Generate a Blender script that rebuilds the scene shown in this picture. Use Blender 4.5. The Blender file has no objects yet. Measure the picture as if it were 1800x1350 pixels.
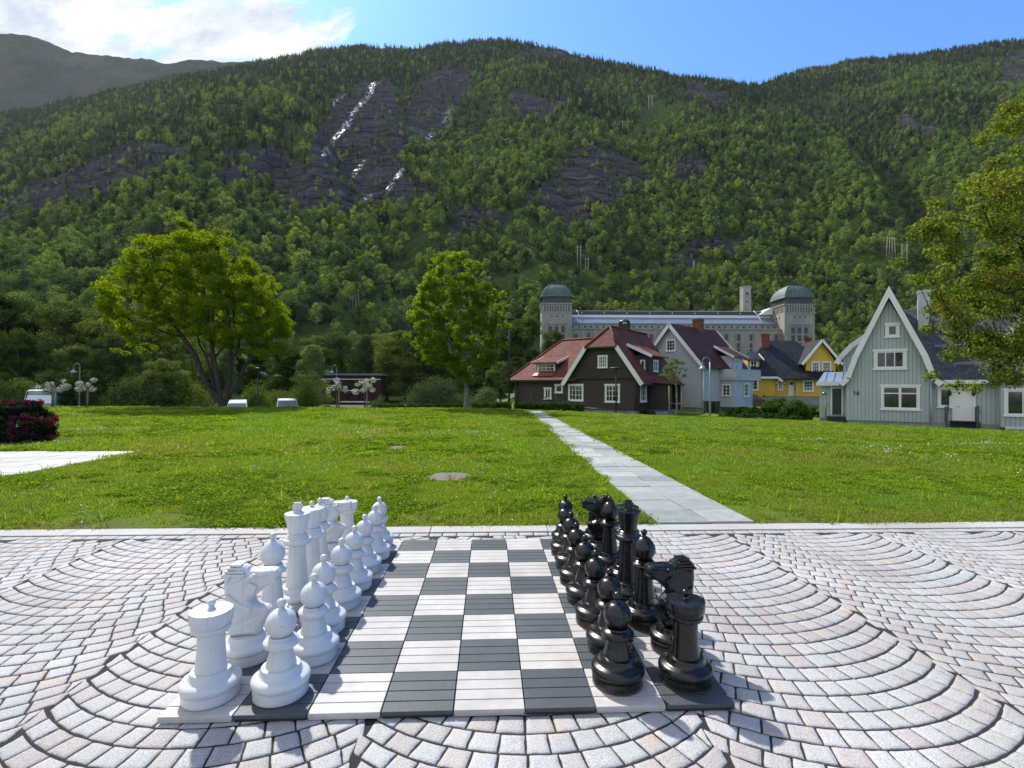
import bpy, math, random
import numpy as np
from math import sin, cos, pi, radians as R, sqrt, atan2
from mathutils import Vector, Matrix

random.seed(7)
RS = np.random.RandomState(7)
sc = bpy.context.scene
COL = sc.collection

# ------------------------------------------------------------------ camera
SQ = 0.305                       # one board square
BOARD_TOP = 0.032
YAW, PITCH, ROLL = 0.0448320, 0.0053392, 0.0039972
FPX = 903.47                     # focal length in pixels of an 1800 px wide frame
CAM = Vector((0.474012 * SQ, -7.175330 * SQ, 4.493421 * SQ + BOARD_TOP))
_fw = Vector((sin(YAW) * cos(PITCH), cos(YAW) * cos(PITCH), sin(PITCH)))
_rt = Vector((cos(YAW), -sin(YAW), 0))
_up = _rt.cross(_fw)
C_R = _rt * cos(ROLL) + _up * sin(ROLL)
C_U = -_rt * sin(ROLL) + _up * cos(ROLL)
C_F = _fw
cam_d = bpy.data.cameras.new('camera')
cam = bpy.data.objects.new('camera', cam_d)
COL.objects.link(cam)
mw = Matrix.Identity(4)
for i in range(3):
    mw[i][0] = C_R[i]; mw[i][1] = C_U[i]; mw[i][2] = -C_F[i]; mw[i][3] = CAM[i]
cam.matrix_world = mw
cam_d.sensor_width = 36
cam_d.lens = FPX / 1800 * 36
cam_d.clip_start = 0.05
cam_d.clip_end = 20000
sc.camera = cam

# ------------------------------------------------------------------ light
SUN_AZ = R(-31)                  # measured from +Y towards +X
SUN_EL = R(48)
sd = Vector((sin(SUN_AZ) * cos(SUN_EL), cos(SUN_AZ) * cos(SUN_EL), sin(SUN_EL)))
sun_d = bpy.data.lights.new('sun', 'SUN')
sun_d.energy = 4.6
sun_d.angle = R(1.4)
sun_d.color = (1.0, 0.955, 0.89)
sun = bpy.data.objects.new('sun', sun_d)
COL.objects.link(sun)
sun.rotation_euler = sd.to_track_quat('Z', 'Y').to_euler()

world = bpy.data.worlds.new('World')
sc.world = world
world.use_nodes = True
wn = world.node_tree; wn.nodes.clear()
def W(t, **k):
    n = wn.nodes.new(t)
    for a, b in k.items():
        setattr(n, a, b)
    return n
sky = W('ShaderNodeTexSky', sky_type='NISHITA', sun_disc=False)
sky.sun_elevation = SUN_EL
sky.sun_rotation = SUN_AZ
sky.altitude = 300; sky.air_density = 1.0; sky.dust_density = 0.6; sky.ozone_density = 1.6
bg = W('ShaderNodeBackground'); bg.inputs['Strength'].default_value = 0.135
wo = W('ShaderNodeOutputWorld')
tc = W('ShaderNodeTexCoord')
sep = W('ShaderNodeSeparateXYZ'); wn.links.new(tc.outputs['Generated'], sep.inputs[0])
def wm(op, a, b=None, c=None, clamp=False):
    n = W('ShaderNodeMath', operation=op); n.use_clamp = clamp
    for i, v in enumerate((a, b, c)):
        if v is None: continue
        if isinstance(v, (int, float)): n.inputs[i].default_value = v
        else: wn.links.new(v, n.inputs[i])
    return n.outputs[0]
zc = wm('MAXIMUM', sep.outputs[2], 0.08)
px_ = wm('DIVIDE', sep.outputs[0], zc)
py_ = wm('DIVIDE', sep.outputs[1], zc)
cmb = W('ShaderNodeCombineXYZ')
# streaks run along a diagonal of the cloud sheet
wn.links.new(wm('ADD', wm('MULTIPLY', px_, 0.75), wm('MULTIPLY', py_, -0.30)), cmb.inputs[0])
wn.links.new(wm('ADD', wm('MULTIPLY', px_, 0.75), wm('MULTIPLY', py_, 1.5)), cmb.inputs[1])
nz = W('ShaderNodeTexNoise'); nz.inputs['Scale'].default_value = 1.9; nz.inputs['Detail'].default_value = 12
nz.inputs['Roughness'].default_value = 0.60; nz.inputs['Distortion'].default_value = 0.45
wn.links.new(cmb.outputs[0], nz.inputs['Vector'])
# cloud bank towards the left of the valley: fades out to the right
qq_ = wm('SUBTRACT', wm('MULTIPLY', px_, -1.0), wm('MULTIPLY_ADD', py_, 0.5, -0.65))
band = wm('MULTIPLY_ADD', qq_, 1.15, -0.04, clamp=True)
dens = wm('ADD', wm('MULTIPLY_ADD', wm('SUBTRACT', nz.outputs[0], .5), 2.5, .5), wm('MULTIPLY_ADD', band, 0.76, -0.46))
mr = W('ShaderNodeMapRange', interpolation_type='SMOOTHSTEP')
mr.inputs[1].default_value = 0.40; mr.inputs[2].default_value = 0.66
wn.links.new(dens, mr.inputs[0])
mix = W('ShaderNodeMixRGB')
nz2 = W('ShaderNodeTexNoise'); nz2.inputs['Scale'].default_value = 4.5; nz2.inputs['Detail'].default_value = 8; nz2.inputs['Roughness'].default_value = .62
wn.links.new(cmb.outputs[0], nz2.inputs['Vector'])
cr = W('ShaderNodeValToRGB'); cr.color_ramp.elements[0].position = .36; cr.color_ramp.elements[0].color = (.50, .56, .64, 1)
cr.color_ramp.elements[1].position = .60; cr.color_ramp.elements[1].color = (.84, .85, .86, 1)
wn.links.new(nz2.outputs[0], cr.inputs[0])
sc8 = W('ShaderNodeMixRGB', blend_type='MULTIPLY'); sc8.inputs[0].default_value = 1; sc8.inputs[2].default_value = (7.0, 7.0, 7.0, 1)
wn.links.new(cr.outputs[0], sc8.inputs[1]); wn.links.new(sc8.outputs[0], mix.inputs[2])
tint = W('ShaderNodeMixRGB', blend_type='MULTIPLY'); tint.inputs[0].default_value = 1.0
tint.inputs[2].default_value = (0.52, 0.92, 1.42, 1)
wn.links.new(sky.outputs[0], tint.inputs[1])
wn.links.new(mr.outputs[0], mix.inputs[0]); wn.links.new(tint.outputs[0], mix.inputs[1])
wn.links.new(mix.outputs[0], bg.inputs[0]); wn.links.new(bg.outputs[0], wo.inputs[0])

sc.view_settings.view_transform = 'Standard'
sc.view_settings.look = 'None'
sc.view_settings.exposure = 0.45
sc.view_settings.gamma = 1
sc.cycles.max_bounces = 7
sc.cycles.diffuse_bounces = 3
sc.cycles.glossy_bounces = 3
sc.cycles.transmission_bounces = 4
sc.cycles.use_denoising = True

# ------------------------------------------------------------------ helpers
def at(px, py, d):
    """world point seen at photo pixel (px, py) at depth d"""
    return CAM + C_R * ((px - 900) / FPX * d) + C_U * ((675 - py) / FPX * d) + C_F * d

def xy(px, d):
    p = CAM + _rt * ((px - 900) / FPX * d) + Vector((sin(YAW), cos(YAW), 0)) * d
    return p.x, p.y

def project(X, Y, Z):
    dx, dy, dz = X - CAM.x, Y - CAM.y, Z - CAM.z
    zz = dx * C_F.x + dy * C_F.y + dz * C_F.z
    rr = dx * C_R.x + dy * C_R.y + dz * C_R.z
    uu = dx * C_U.x + dy * C_U.y + dz * C_U.z
    zz = np.maximum(zz, 0.01)
    return 900 + FPX * rr / zz, 675 - FPX * uu / zz

def ss(x, a, b):
    t = np.clip((x - a) / (b - a), 0, 1)
    return t * t * (3 - 2 * t)

def _hash(ix, iy, s):
    h = (ix.astype(np.int64) * 374761393 + iy.astype(np.int64) * 668265263 + s * 974634777) & 0xffffffff
    h = ((h ^ (h >> 13)) * 1274126177) & 0xffffffff
    return ((h ^ (h >> 16)) & 0xffffff) / float(0xffffff)

def vnoise(x, y, s=0):
    x = np.asarray(x, float); y = np.asarray(y, float)
    ix = np.floor(x); iy = np.floor(y); fx = x - ix; fy = y - iy
    fx = fx * fx * (3 - 2 * fx); fy = fy * fy * (3 - 2 * fy)
    a = _hash(ix, iy, s); b = _hash(ix + 1, iy, s); c = _hash(ix, iy + 1, s); d = _hash(ix + 1, iy + 1, s)
    return (a * (1 - fx) + b * fx) * (1 - fy) + (c * (1 - fx) + d * fx) * fy

def fbm(x, y, o=4, s=0):
    r = 0; a = .5; t = 0
    for i in range(o):
        r = r + a * vnoise(x * 2 ** i, y * 2 ** i, s + i * 17); t += a; a *= .5
    return r / t

def H(X, Y):
    """height of the park, the village and the valley floor"""
    X = np.asarray(X, float); Y = np.asarray(Y, float)
    d = (Y - CAM.y) + 0.045 * (X - CAM.x)
    u = X / np.maximum(d, 1)
    z = -0.0425 * np.clip(X, 0, 48) * np.clip((d - 5.6) / 28, 0, 1)
    drop = 2.1 + (0.45 - 2.1) * ss(X, -1.5, 3.5)
    drop = drop * (1 - ss(X, 12, 20))
    z = z - drop * ss(d, 31.5, 43)
    rise = ss(u, 0.0, 0.10) * (ss(d, 47, 62) * 1.55 + ss(d, 75, 195) * 12.5)
    return z + rise + 0.02 * (fbm(X * .5, Y * .5, 3, 3) - .5) * ss(d, 5.6, 9)

def Hs(x, y):
    return float(H(np.array([x]), np.array([y]))[0])

def tag(o, label=None, cat=None, group=None, kind=None):
    if label: o['label'] = label
    if cat: o['category'] = cat
    if group: o['group'] = group
    if kind: o['kind'] = kind
    return o

def empty(name, loc, rz=0, label=None, cat=None, group=None):
    o = bpy.data.objects.new(name, None); COL.objects.link(o)
    o.location = loc; o.rotation_euler = (0, 0, rz)
    o.empty_display_size = .2
    return tag(o, label, cat, group)

def dup(o, parent=None):
    c = o.copy(); COL.objects.link(c); c.parent = parent
    for ch in list(o.children):
        dup(ch, c)
    return c

def np_mesh(name, V, F, mats, parent=None, rnd=None, smooth=False, matidx=None, link=True, vattr=None):
    """V (n,3), F (m,k) all faces with k corners"""
    V = np.asarray(V, np.float32); F = np.asarray(F, np.int32)
    me = bpy.data.meshes.new(name)
    me.vertices.add(len(V)); me.vertices.foreach_set('co', V.ravel())
    k = F.shape[1]
    me.loops.add(F.size); me.loops.foreach_set('vertex_index', F.ravel())
    me.polygons.add(len(F))
    me.polygons.foreach_set('loop_start', np.arange(0, F.size, k, dtype=np.int32))
    if rnd is not None:
        a = me.attributes.new('rnd', 'FLOAT', 'FACE'); a.data.foreach_set('value', np.asarray(rnd, np.float32))
    if vattr:
        for kx, vv in vattr.items():
            a = me.attributes.new(kx, 'FLOAT', 'POINT'); a.data.foreach_set('value', np.asarray(vv, np.float32))
    for m in (mats if isinstance(mats, (list, tuple)) else [mats]):
        me.materials.append(m)
    if matidx is not None:
        me.polygons.foreach_set('material_index', np.asarray(matidx, np.int32))
    me.update(calc_edges=True)
    if smooth:
        me.polygons.foreach_set('use_smooth', np.ones(len(F), bool))
    o = bpy.data.objects.new(name, me)
    if link: COL.objects.link(o)
    if parent: o.parent = parent
    return o

class MB:
    """collects shapes, then links them as one mesh object"""
    def __init__(s):
        s.v = []; s.f = []; s.m = []; s.r = []; s.sm = []
        s.T = None; s.mi = 0; s.rv = 0.5; s.smooth = False
    def add(s, vs, fs):
        o = len(s.v)
        for p in vs:
            p = Vector(p)
            s.v.append(tuple(s.T @ p) if s.T else tuple(p))
        for f in fs:
            s.f.append([i + o for i in f]); s.m.append(s.mi); s.r.append(s.rv); s.sm.append(s.smooth)
        return s
    def box(s, x0, x1, y0, y1, z0, z1):
        x0, x1 = min(x0, x1), max(x0, x1); y0, y1 = min(y0, y1), max(y0, y1); z0, z1 = min(z0, z1), max(z0, z1)
        return s.add([(x0, y0, z0), (x1, y0, z0), (x1, y1, z0), (x0, y1, z0), (x0, y0, z1), (x1, y0, z1), (x1, y1, z1), (x0, y1, z1)],
                     [(0, 3, 2, 1), (4, 5, 6, 7), (0, 1, 5, 4), (1, 2, 6, 5), (2, 3, 7, 6), (3, 0, 4, 7)])
    def prism(s, pts, n, t):
        """polygon pts (3D, planar) thickened by t along vector n"""
        n = Vector(n) * t; k = len(pts)
        vs = [Vector(p) for p in pts] + [Vector(p) + n for p in pts]
        nn = Vector((0, 0, 0))
        for i in range(k):
            a, b = vs[i], vs[(i + 1) % k]; nn += a.cross(b)
        fl = nn.dot(n) > 0
        fs = [tuple(range(k)), tuple(range(k, 2 * k))[::-1]] + [(i, i + k, (i + 1) % k + k, (i + 1) % k) for i in range(k)]
        if fl: fs = [f[::-1] for f in fs]
        return s.add(vs, fs)
    def bar(s, a, b, w, h=None, up=(0, 0, 1)):
        a = Vector(a); b = Vector(b); h = h or w; d = (b - a).normalized()
        up = Vector(up)
        if abs(d.dot(up)) > .98: up = Vector((0, 1, 0))
        x = d.cross(up).normalized() * w / 2; y = x.cross(d).normalized() * h / 2
        vs = [a - x - y, a + x - y, a + x + y, a - x + y, b - x - y, b + x - y, b + x + y, b - x + y]
        return s.add(vs, [(0, 3, 2, 1), (4, 5, 6, 7), (0, 1, 5, 4), (1, 2, 6, 5), (2, 3, 7, 6), (3, 0, 4, 7)])
    def tube(s, pts, rad, seg=8, cap=True):
        pts = [Vector(p) for p in pts]; n = len(pts)
        if isinstance(rad, (int, float)): rad = [rad] * n
        vs = []; ref = None
        for i, p in enumerate(pts):
            d = (pts[min(i + 1, n - 1)] - pts[max(i - 1, 0)])
            d = d.normalized() if d.length > 1e-9 else Vector((0, 0, 1))
            if ref is None:
                ref = Vector((1, 0, 0)) if abs(d.x) < .9 else Vector((0, 1, 0))
            x = (ref - d * ref.dot(d)).normalized(); ref = x; y = d.cross(x)
            for k in range(seg):
                a = 2 * pi * k / seg
                vs.append(p + x * (cos(a) * rad[i]) + y * (sin(a) * rad[i]))
        fs = []
        for i in range(n - 1):
            for k in range(seg):
                k2 = (k + 1) % seg
                fs.append((i * seg + k, i * seg + k2, (i + 1) * seg + k2, (i + 1) * seg + k))
        if cap:
            fs.append(tuple(range(seg))[::-1]); fs.append(tuple(range((n - 1) * seg, n * seg)))
        sm = s.smooth; s.smooth = True; s.add(vs, fs); s.smooth = sm
        return s
    def lathe(s, prof, seg=48, c=(0, 0, 0), rmod=None):
        vs = []; c = Vector(c)
        for r, z in prof:
            for k in range(seg):
                a = 2 * pi * k / seg
                rr = r * (rmod(a, z) if rmod else 1)
                vs.append(c + Vector((cos(a) * rr, sin(a) * rr, z)))
        fs = []
        for i in range(len(prof) - 1):
            for k in range(seg):
                k2 = (k + 1) % seg
                fs.append((i * seg + k, i * seg + k2, (i + 1) * seg + k2, (i + 1) * seg + k))
        if prof[0][0] > 1e-6: fs.append(tuple(range(seg))[::-1])
        if prof[-1][0] > 1e-6: fs.append(tuple(range((len(prof) - 1) * seg, len(prof) * seg)))
        sm = s.smooth; s.smooth = True; s.add(vs, fs); s.smooth = sm
        return s
    def ball(s, c, r, seg=16, rings=10, sz=1):
        return s.lathe([(max(1e-7, r * sin(pi * i / rings)), -r * sz * cos(pi * i / rings)) for i in range(rings + 1)], seg, c)
    def build(s, name, mats, parent=None, link=True, edge=None, uv=True):
        me = bpy.data.meshes.new(name)
        me.from_pydata(s.v, [], s.f)
        for m in (mats if isinstance(mats, (list, tuple)) else [mats]): me.materials.append(m)
        me.polygons.foreach_set('material_index', s.m)
        me.polygons.foreach_set('use_smooth', s.sm)
        a = me.attributes.new('rnd', 'FLOAT', 'FACE'); a.data.foreach_set('value', s.r)
        if uv and len(s.v):
            ul = me.uv_layers.new(name='UVMap')
            buf = []
            vs = s.v
            for p in me.polygons:
                n = p.normal
                if abs(n.z) > .999: h = Vector((1, 0, 0)); t = Vector((0, 1, 0))
                else:
                    h = Vector((-n.y, n.x, 0)).normalized(); t = n.cross(h)
                for vi in p.vertices:
                    q = vs[vi]
                    buf.append(q[0] * h.x + q[1] * h.y + q[2] * h.z); buf.append(q[0] * t.x + q[1] * t.y + q[2] * t.z)
            ul.data.foreach_set('uv', buf)
        if edge is not None:
            bpy_edge = me
        o = bpy.data.objects.new(name, me)
        if link: COL.objects.link(o)
        if parent: o.parent = parent
        if any(s.sm) and not all(s.sm) or edge:
            m = o.modifiers.new('split', 'EDGE_SPLIT'); m.split_angle = R(edge or 35)
        return o

# ------------------------------------------------------------------ materials
class NT:
    def __init__(s, name):
        s.m = bpy.data.materials.new(name); s.m.use_nodes = True
        s.t = s.m.node_tree; s.n = s.t.nodes; s.l = s.t.links
        s.b = s.n['Principled BSDF']; s.out = s.n['Material Output']
    def N(s, t, ins=None, **k):
        n = s.n.new(t)
        for a, b in k.items(): setattr(n, a, b)
        for kk, v in (ins or {}).items():
            if hasattr(v, 'is_output') or isinstance(v, bpy.types.NodeSocket): s.l.new(v, n.inputs[kk])
            else: n.inputs[kk].default_value = v
        return n
    def coord(s, k='Object', scale=None):
        c = s.N('ShaderNodeTexCoord').outputs[k]
        if scale:
            c = s.N('ShaderNodeMapping', {0: c, 3: scale}).outputs[0]
        return c
    def pos(s, scale=None):
        c = s.N('ShaderNodeNewGeometry').outputs['Position']
        if scale: c = s.N('ShaderNodeMapping', {0: c, 3: scale}).outputs[0]
        return c
    def noise(s, vec, scale, det=4, rough=.55, dist=0):
        return s.N('ShaderNodeTexNoise', {'Vector': vec, 'Scale': scale, 'Detail': det, 'Roughness': rough, 'Distortion': dist}).outputs[0]
    def ramp(s, f, stops):
        n = s.N('ShaderNodeValToRGB', {0: f}); e = n.color_ramp.elements
        while len(e) < len(stops): e.new(.5)
        for i, (p, c) in enumerate(stops):
            e[i].position = p; e[i].color = (*c, 1) if len(c) == 3 else c
        return n.outputs[0]
    def mix(s, f, a, b, bt='MIX'):
        n = s.N('ShaderNodeMixRGB', blend_type=bt)
        for i, v in ((0, f), (1, a), (2, b)):
            if isinstance(v, bpy.types.NodeSocket): s.l.new(v, n.inputs[i])
            elif isinstance(v, (int, float)): n.inputs[i].default_value = v if i == 0 else (v, v, v, 1)
            else: n.inputs[i].default_value = (*v[:3], 1)
        return n.outputs[0]
    def math(s, op, a, b=0, c=0, clamp=False):
        n = s.N('ShaderNodeMath', operation=op); n.use_clamp = clamp
        for i, v in enumerate((a, b, c)):
            if isinstance(v, bpy.types.NodeSocket): s.l.new(v, n.inputs[i])
            else: n.inputs[i].default_value = v
        return n.outputs[0]
    def mr(s, v, a, b, c=0, d=1, sm=False):
        n = s.N('ShaderNodeMapRange', {0: v, 1: a, 2: b, 3: c, 4: d})
        if sm: n.interpolation_type = 'SMOOTHSTEP'
        return n.outputs[0]
    def attr(s, name, typ='GEOMETRY'):
        return s.N('ShaderNodeAttribute', attribute_name=name, attribute_type=typ).outputs['Fac']
    def bump(s, h, strength=.3, dist=.02, prev=None):
        i = {'Height': h, 'Strength': strength, 'Distance': dist}
        if prev is not None: i['Normal'] = prev
        return s.N('ShaderNodeBump', i).outputs[0]
    def set(s, **k):
        names = {'col': 'Base Color', 'rough': 'Roughness', 'metal': 'Metallic', 'nor': 'Normal', 'spec': 'Specular IOR Level', 'coat': 'Coat Weight'}
        for a, v in k.items():
            i = s.b.inputs[names[a]]
            if isinstance(v, bpy.types.NodeSocket): s.l.new(v, i)
            elif a == 'col': i.default_value = (*v[:3], 1)
            else: i.default_value = v
        return s.m

def mat(name, col, rough=.6, var=.12, vs=3.0, bump=.15, bs=60, bd=.01, metal=0, spec=.5, fine=None):
    n = NT(name); c = n.coord()
    f = n.noise(c, vs, 5)
    dark = tuple(x * (1 - var * 1.6) for x in col); lite = tuple(min(1, x * (1 + var)) for x in col)
    n.set(col=n.ramp(f, [(.3, dark), (.7, lite)]), rough=rough, metal=metal, spec=spec)
    if bump: n.set(nor=n.bump(n.noise(c, bs, 3), bump, bd))
    return n.m

def leaf_mat(name, c1, c2, trans=.4, rough=.5, tcol=None, c3=None):
    n = NT(name)
    r = n.attr('rnd')
    col = n.ramp(r, [(0, c1), (1, c2)] if c3 is None else [(0, c1), (.86, c2), (1, c3)])
    ob = n.N('ShaderNodeObjectInfo').outputs['Random']
    col = n.mix(1, col, n.ramp(ob, [(0, (.42, .52, .55)), (.5, (.95, .97, 1)), (1, (1.65, 1.50, 1.0))]), 'MULTIPLY')
    n.n.remove(n.b); df = n.N('ShaderNodeBsdfDiffuse', {0: col})
    tr = n.N('ShaderNodeBsdfTranslucent')
    tc_ = n.mix(1, col, tcol or (1.7, 1.6, .6), 'MULTIPLY')
    n.l.new(tc_, tr.inputs[0])
    ms = n.N('ShaderNodeMixShader', {0: trans})
    n.l.new(df.outputs[0], ms.inputs[1]); n.l.new(tr.outputs[0], ms.inputs[2])
    n.l.new(ms.outputs[0], n.out.inputs[0])
    return n.m
# ------------------------------------------------------------------ terrain
def grid_mesh(name, xs, ys, zf, mats, keep=None, vattr=None, **k):
    X, Y = np.meshgrid(xs, ys); X = X.ravel(); Y = Y.ravel()
    Z = zf(X, Y); nx = len(xs); ny = len(ys)
    i, j = np.meshgrid(np.arange(nx - 1), np.arange(ny - 1)); a = (j * nx + i).ravel()
    F = np.stack([a, a + 1, a + nx + 1, a + nx], 1)
    if keep is not None:
        F = F[keep(X[F].mean(1), Y[F].mean(1))]
    return np_mesh(name, np.stack([X, Y, Z], 1), F, mats, smooth=True, vattr=vattr, **k)

def lawn_tint(n, p):
    """colour of the grass over the park: olive and thin in places, lush in others"""
    big = n.noise(p, .16, 4, .6)
    mid = n.noise(p, 1.1, 5, .6)
    f = n.math('ADD', n.math('MULTIPLY', big, .6), n.math('MULTIPLY', mid, .4))
    lush = n.ramp(f, [(.34, (.165, .165, .038)), (.44, (.155, .205, .028)), (.54, (.130, .220, .020)), (.66, (.095, .180, .016))])
    # drier corner next to the paving on the left
    s = n.N('ShaderNodeSeparateXYZ', {0: p})
    dx = n.mr(s.outputs[0], -9, -1.5, 1, 0, True); dy = n.mr(s.outputs[1], 3.0, 8.5, 1, 0, True)
    dry = n.math('MULTIPLY', n.math('MULTIPLY', dx, dy), n.mr(mid, .3, .6, .6, 1))
    edge = n.math('MULTIPLY', n.mr(s.outputs[1], 3.0, 3.55, 1, 0, True), n.mr(mid, .42, .60, .0, 1))
    return n.mix(n.math('MAXIMUM', n.math('MULTIPLY', dry, .62), n.math('MULTIPLY', edge, .7)), lush, (.165, .145, .065)), mid

n = NT('lawn_soil'); p = n.pos()
lt, mid = lawn_tint(n, p)
fine = n.noise(p, 55, 3, .7)
n.set(col=n.mix(1, lt, n.ramp(fine, [(.3, (.45, .45, .45)), (.7, (1.15, 1.15, 1.1))]), 'MULTIPLY'), rough=.95, spec=.1,
      nor=n.bump(fine, .9, .03))
M_LAWN = n.m

n = NT('grass_blades'); p = n.pos()
lt, mid = lawn_tint(n, p)
rv = n.attr('rnd'); ob = n.N('ShaderNodeObjectInfo').outputs['Random']
c = n.mix(1, lt, n.ramp(rv, [(0, (.75, .80, .7)), (.8, (1.25, 1.2, 1.0)), (1, (2.0, 1.7, 1.5))]), 'MULTIPLY')
c = n.mix(1, c, n.ramp(ob, [(0, (.80, .85, .8)), (1, (1.2, 1.15, 1.1))]), 'MULTIPLY')
n.set(col=c, rough=.5, spec=.35)
tr = n.N('ShaderNodeBsdfTranslucent', {0: n.mix(1, c, (1.9, 1.9, .8), 'MULTIPLY')})
ms = n.N('ShaderNodeMixShader', {0: .42, 1: n.b.outputs[0], 2: tr.outputs[0]}); n.l.new(ms.outputs[0], n.out.inputs[0])
M_BLADE = n.m
M_CLOVER = leaf_mat('clover_leaf', (.110, .195, .018), (.175, .265, .030), .40)
M_PETAL = mat('white_petal', (.80, .80, .74), .7, .05, bump=0)

def paved_zone(x, y):
    return (x < -7.1) & (y < 9.1) & (y > 2.9)
PATH0 = Vector((2.38, 2.99)); PATH1 = Vector((2.93, 29.5)); PATH_W = 1.02
def path_zone(x, y, m=.0):
    cx = PATH0.x + (PATH1.x - PATH0.x) * (y - PATH0.y) / (PATH1.y - PATH0.y)
    return (np.abs(x - cx) < PATH_W / 2 + m) & (y < 29.6)

xs = np.concatenate([np.arange(-62, -10, 1.0), np.arange(-10, 12, .35), np.arange(12, 75, 1.0)])
ys = np.concatenate([np.arange(2.985, 9, .3), np.arange(9, 60, .8)])
lawn = grid_mesh('lawn', xs, ys, H, M_LAWN)
tag(lawn, 'green clover-dotted lawn between the paving and the houses', kind='structure')

n = NT('valley_ground'); p = n.pos()
f = n.noise(p, .05, 5)
n.set(col=n.ramp(f, [(.35, (.035, .055, .015)), (.6, (.06, .10, .02))]), rough=.95, nor=n.bump(n.noise(p, 2, 4), .6, .3))
M_VALLEY = n.m
def zval(X, Y):
    inl = (X > -61) & (X < 73) & (Y > -30) & (Y < 58.5)
    return H(X, Y) - np.where(inl, .3, .02)
def ddep(X, Y): return (Y - CAM.y) + 0.045 * (X - CAM.x)
vg = grid_mesh('ground', np.arange(-520, 560, 5.), np.arange(-120, 200, 4.), zval, M_VALLEY, keep=lambda x, y: ddep(x, y) < 106)
tag(vg, 'grassy valley floor below the park', kind='structure')

# --- the wooded mountainside
def interp(x, pts):
    a = np.array(pts, float); return np.interp(x, a[:, 0], a[:, 1])
RIDGE = [(-1600, 470), (-600, 330), (-300, 262), (0, 207), (60, 196), (185, 166), (325, 137), (425, 118), (500, 104), (550, 92), (620, 84), (720, 86), (770, 77), (860, 71), (900, 73),
         (980, 86), (1020, 101), (1100, 113), (1200, 134), (1330, 146), (1400, 124), (1500, 104), (1600, 93), (1700, 78), (1800, 66), (2000, 50), (2400, 60), (3400, 160)]
ROCKS = [[(585, 165), (680, 135), (700, 190), (740, 240), (700, 300), (760, 330), (680, 370), (560, 375), (500, 385), (480, 350), (530, 290), (560, 220)],
         [(750, 132), (830, 118), (832, 170), (800, 220), (740, 250), (715, 200)],
         [(0, 345), (130, 300), (230, 255), (330, 250), (310, 290), (200, 335), (100, 370), (0, 398)],
         [(390, 258), (490, 255), (530, 300), (440, 302), (400, 285)], [(330, 300), (480, 300), (560, 330), (420, 330)],
         [(1000, 260), (1060, 250), (1110, 290), (1150, 320), (1090, 345), (1050, 350), (1035, 400), (1000, 418), (975, 370), (910, 345), (960, 320)],
         [(1170, 280), (1260, 275), (1250, 320), (1180, 315)], [(1140, 470), (1230, 432), (1310, 415), (1300, 440), (1220, 462)],
         [(1755, 150), (1800, 90), (1900, 70), (1880, 150), (1790, 165)], [(780, 382), (840, 372), (900, 380), (860, 412), (790, 408)],
         [(1575, 200), (1640, 215), (1650, 240), (1590, 235)], [(930, 85), (1000, 90), (990, 108), (925, 105)], [(900, 165), (990, 175), (980, 200), (900, 205)],
         [(1210, 150), (1290, 160), (1280, 180), (1205, 170)], [(470, 372), (530, 365), (520, 388), (470, 390)]]
CLEAR = [[(470, 600), (640, 540), (760, 500), (960, 470), (1010, 470), (900, 515), (740, 545), (600, 590), (520, 640)],
         [(880, 620), (960, 590), (960, 640), (880, 650)], [(1000, 472), (1140, 474), (1300, 460), (1400, 455), (1420, 466), (1300, 474), (1100, 490), (1000, 492)],
         [(1080, 240), (1160, 185), (1230, 180), (1180, 215), (1100, 260)]]
WET = [[(668, 140), (655, 155), (640, 180), (622, 200), (605, 230), (585, 250), (570, 275)], [(603, 168), (575, 190)], [(760, 238), (735, 262), (718, 290), (692, 318), (682, 335)],
       [(640, 290), (620, 310)], [(500, 376), (478, 384)], [(655, 350), (628, 356)], [(795, 190), (780, 215)]]
def inpoly(px, py, poly):
    c = np.zeros(px.shape, bool); k = len(poly)
    for i in range(k):
        x0, y0 = poly[i]; x1, y1 = poly[(i + 1) % k]
        if y0 == y1: continue
        c ^= ((y0 > py) != (y1 > py)) & (px < (x1 - x0) * (py - y0) / (y1 - y0) + x0)
    return c
def segdist(px, py, pl):
    best = np.full(px.shape, 1e9)
    for (x0, y0), (x1, y1) in zip(pl[:-1], pl[1:]):
        dx, dy = x1 - x0, y1 - y0
        t = np.clip(((px - x0) * dx + (py - y0) * dy) / (dx * dx + dy * dy), 0, 1)
        best = np.minimum(best, np.hypot(px - x0 - t * dx, py - y0 - t * dy))
    return best
def warp(px, py):
    return px + 60 * (fbm(px / 38, py / 26, 4, 5) - .5), py + 44 * (fbm(px / 38, py / 26, 4, 9) - .5)

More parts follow.
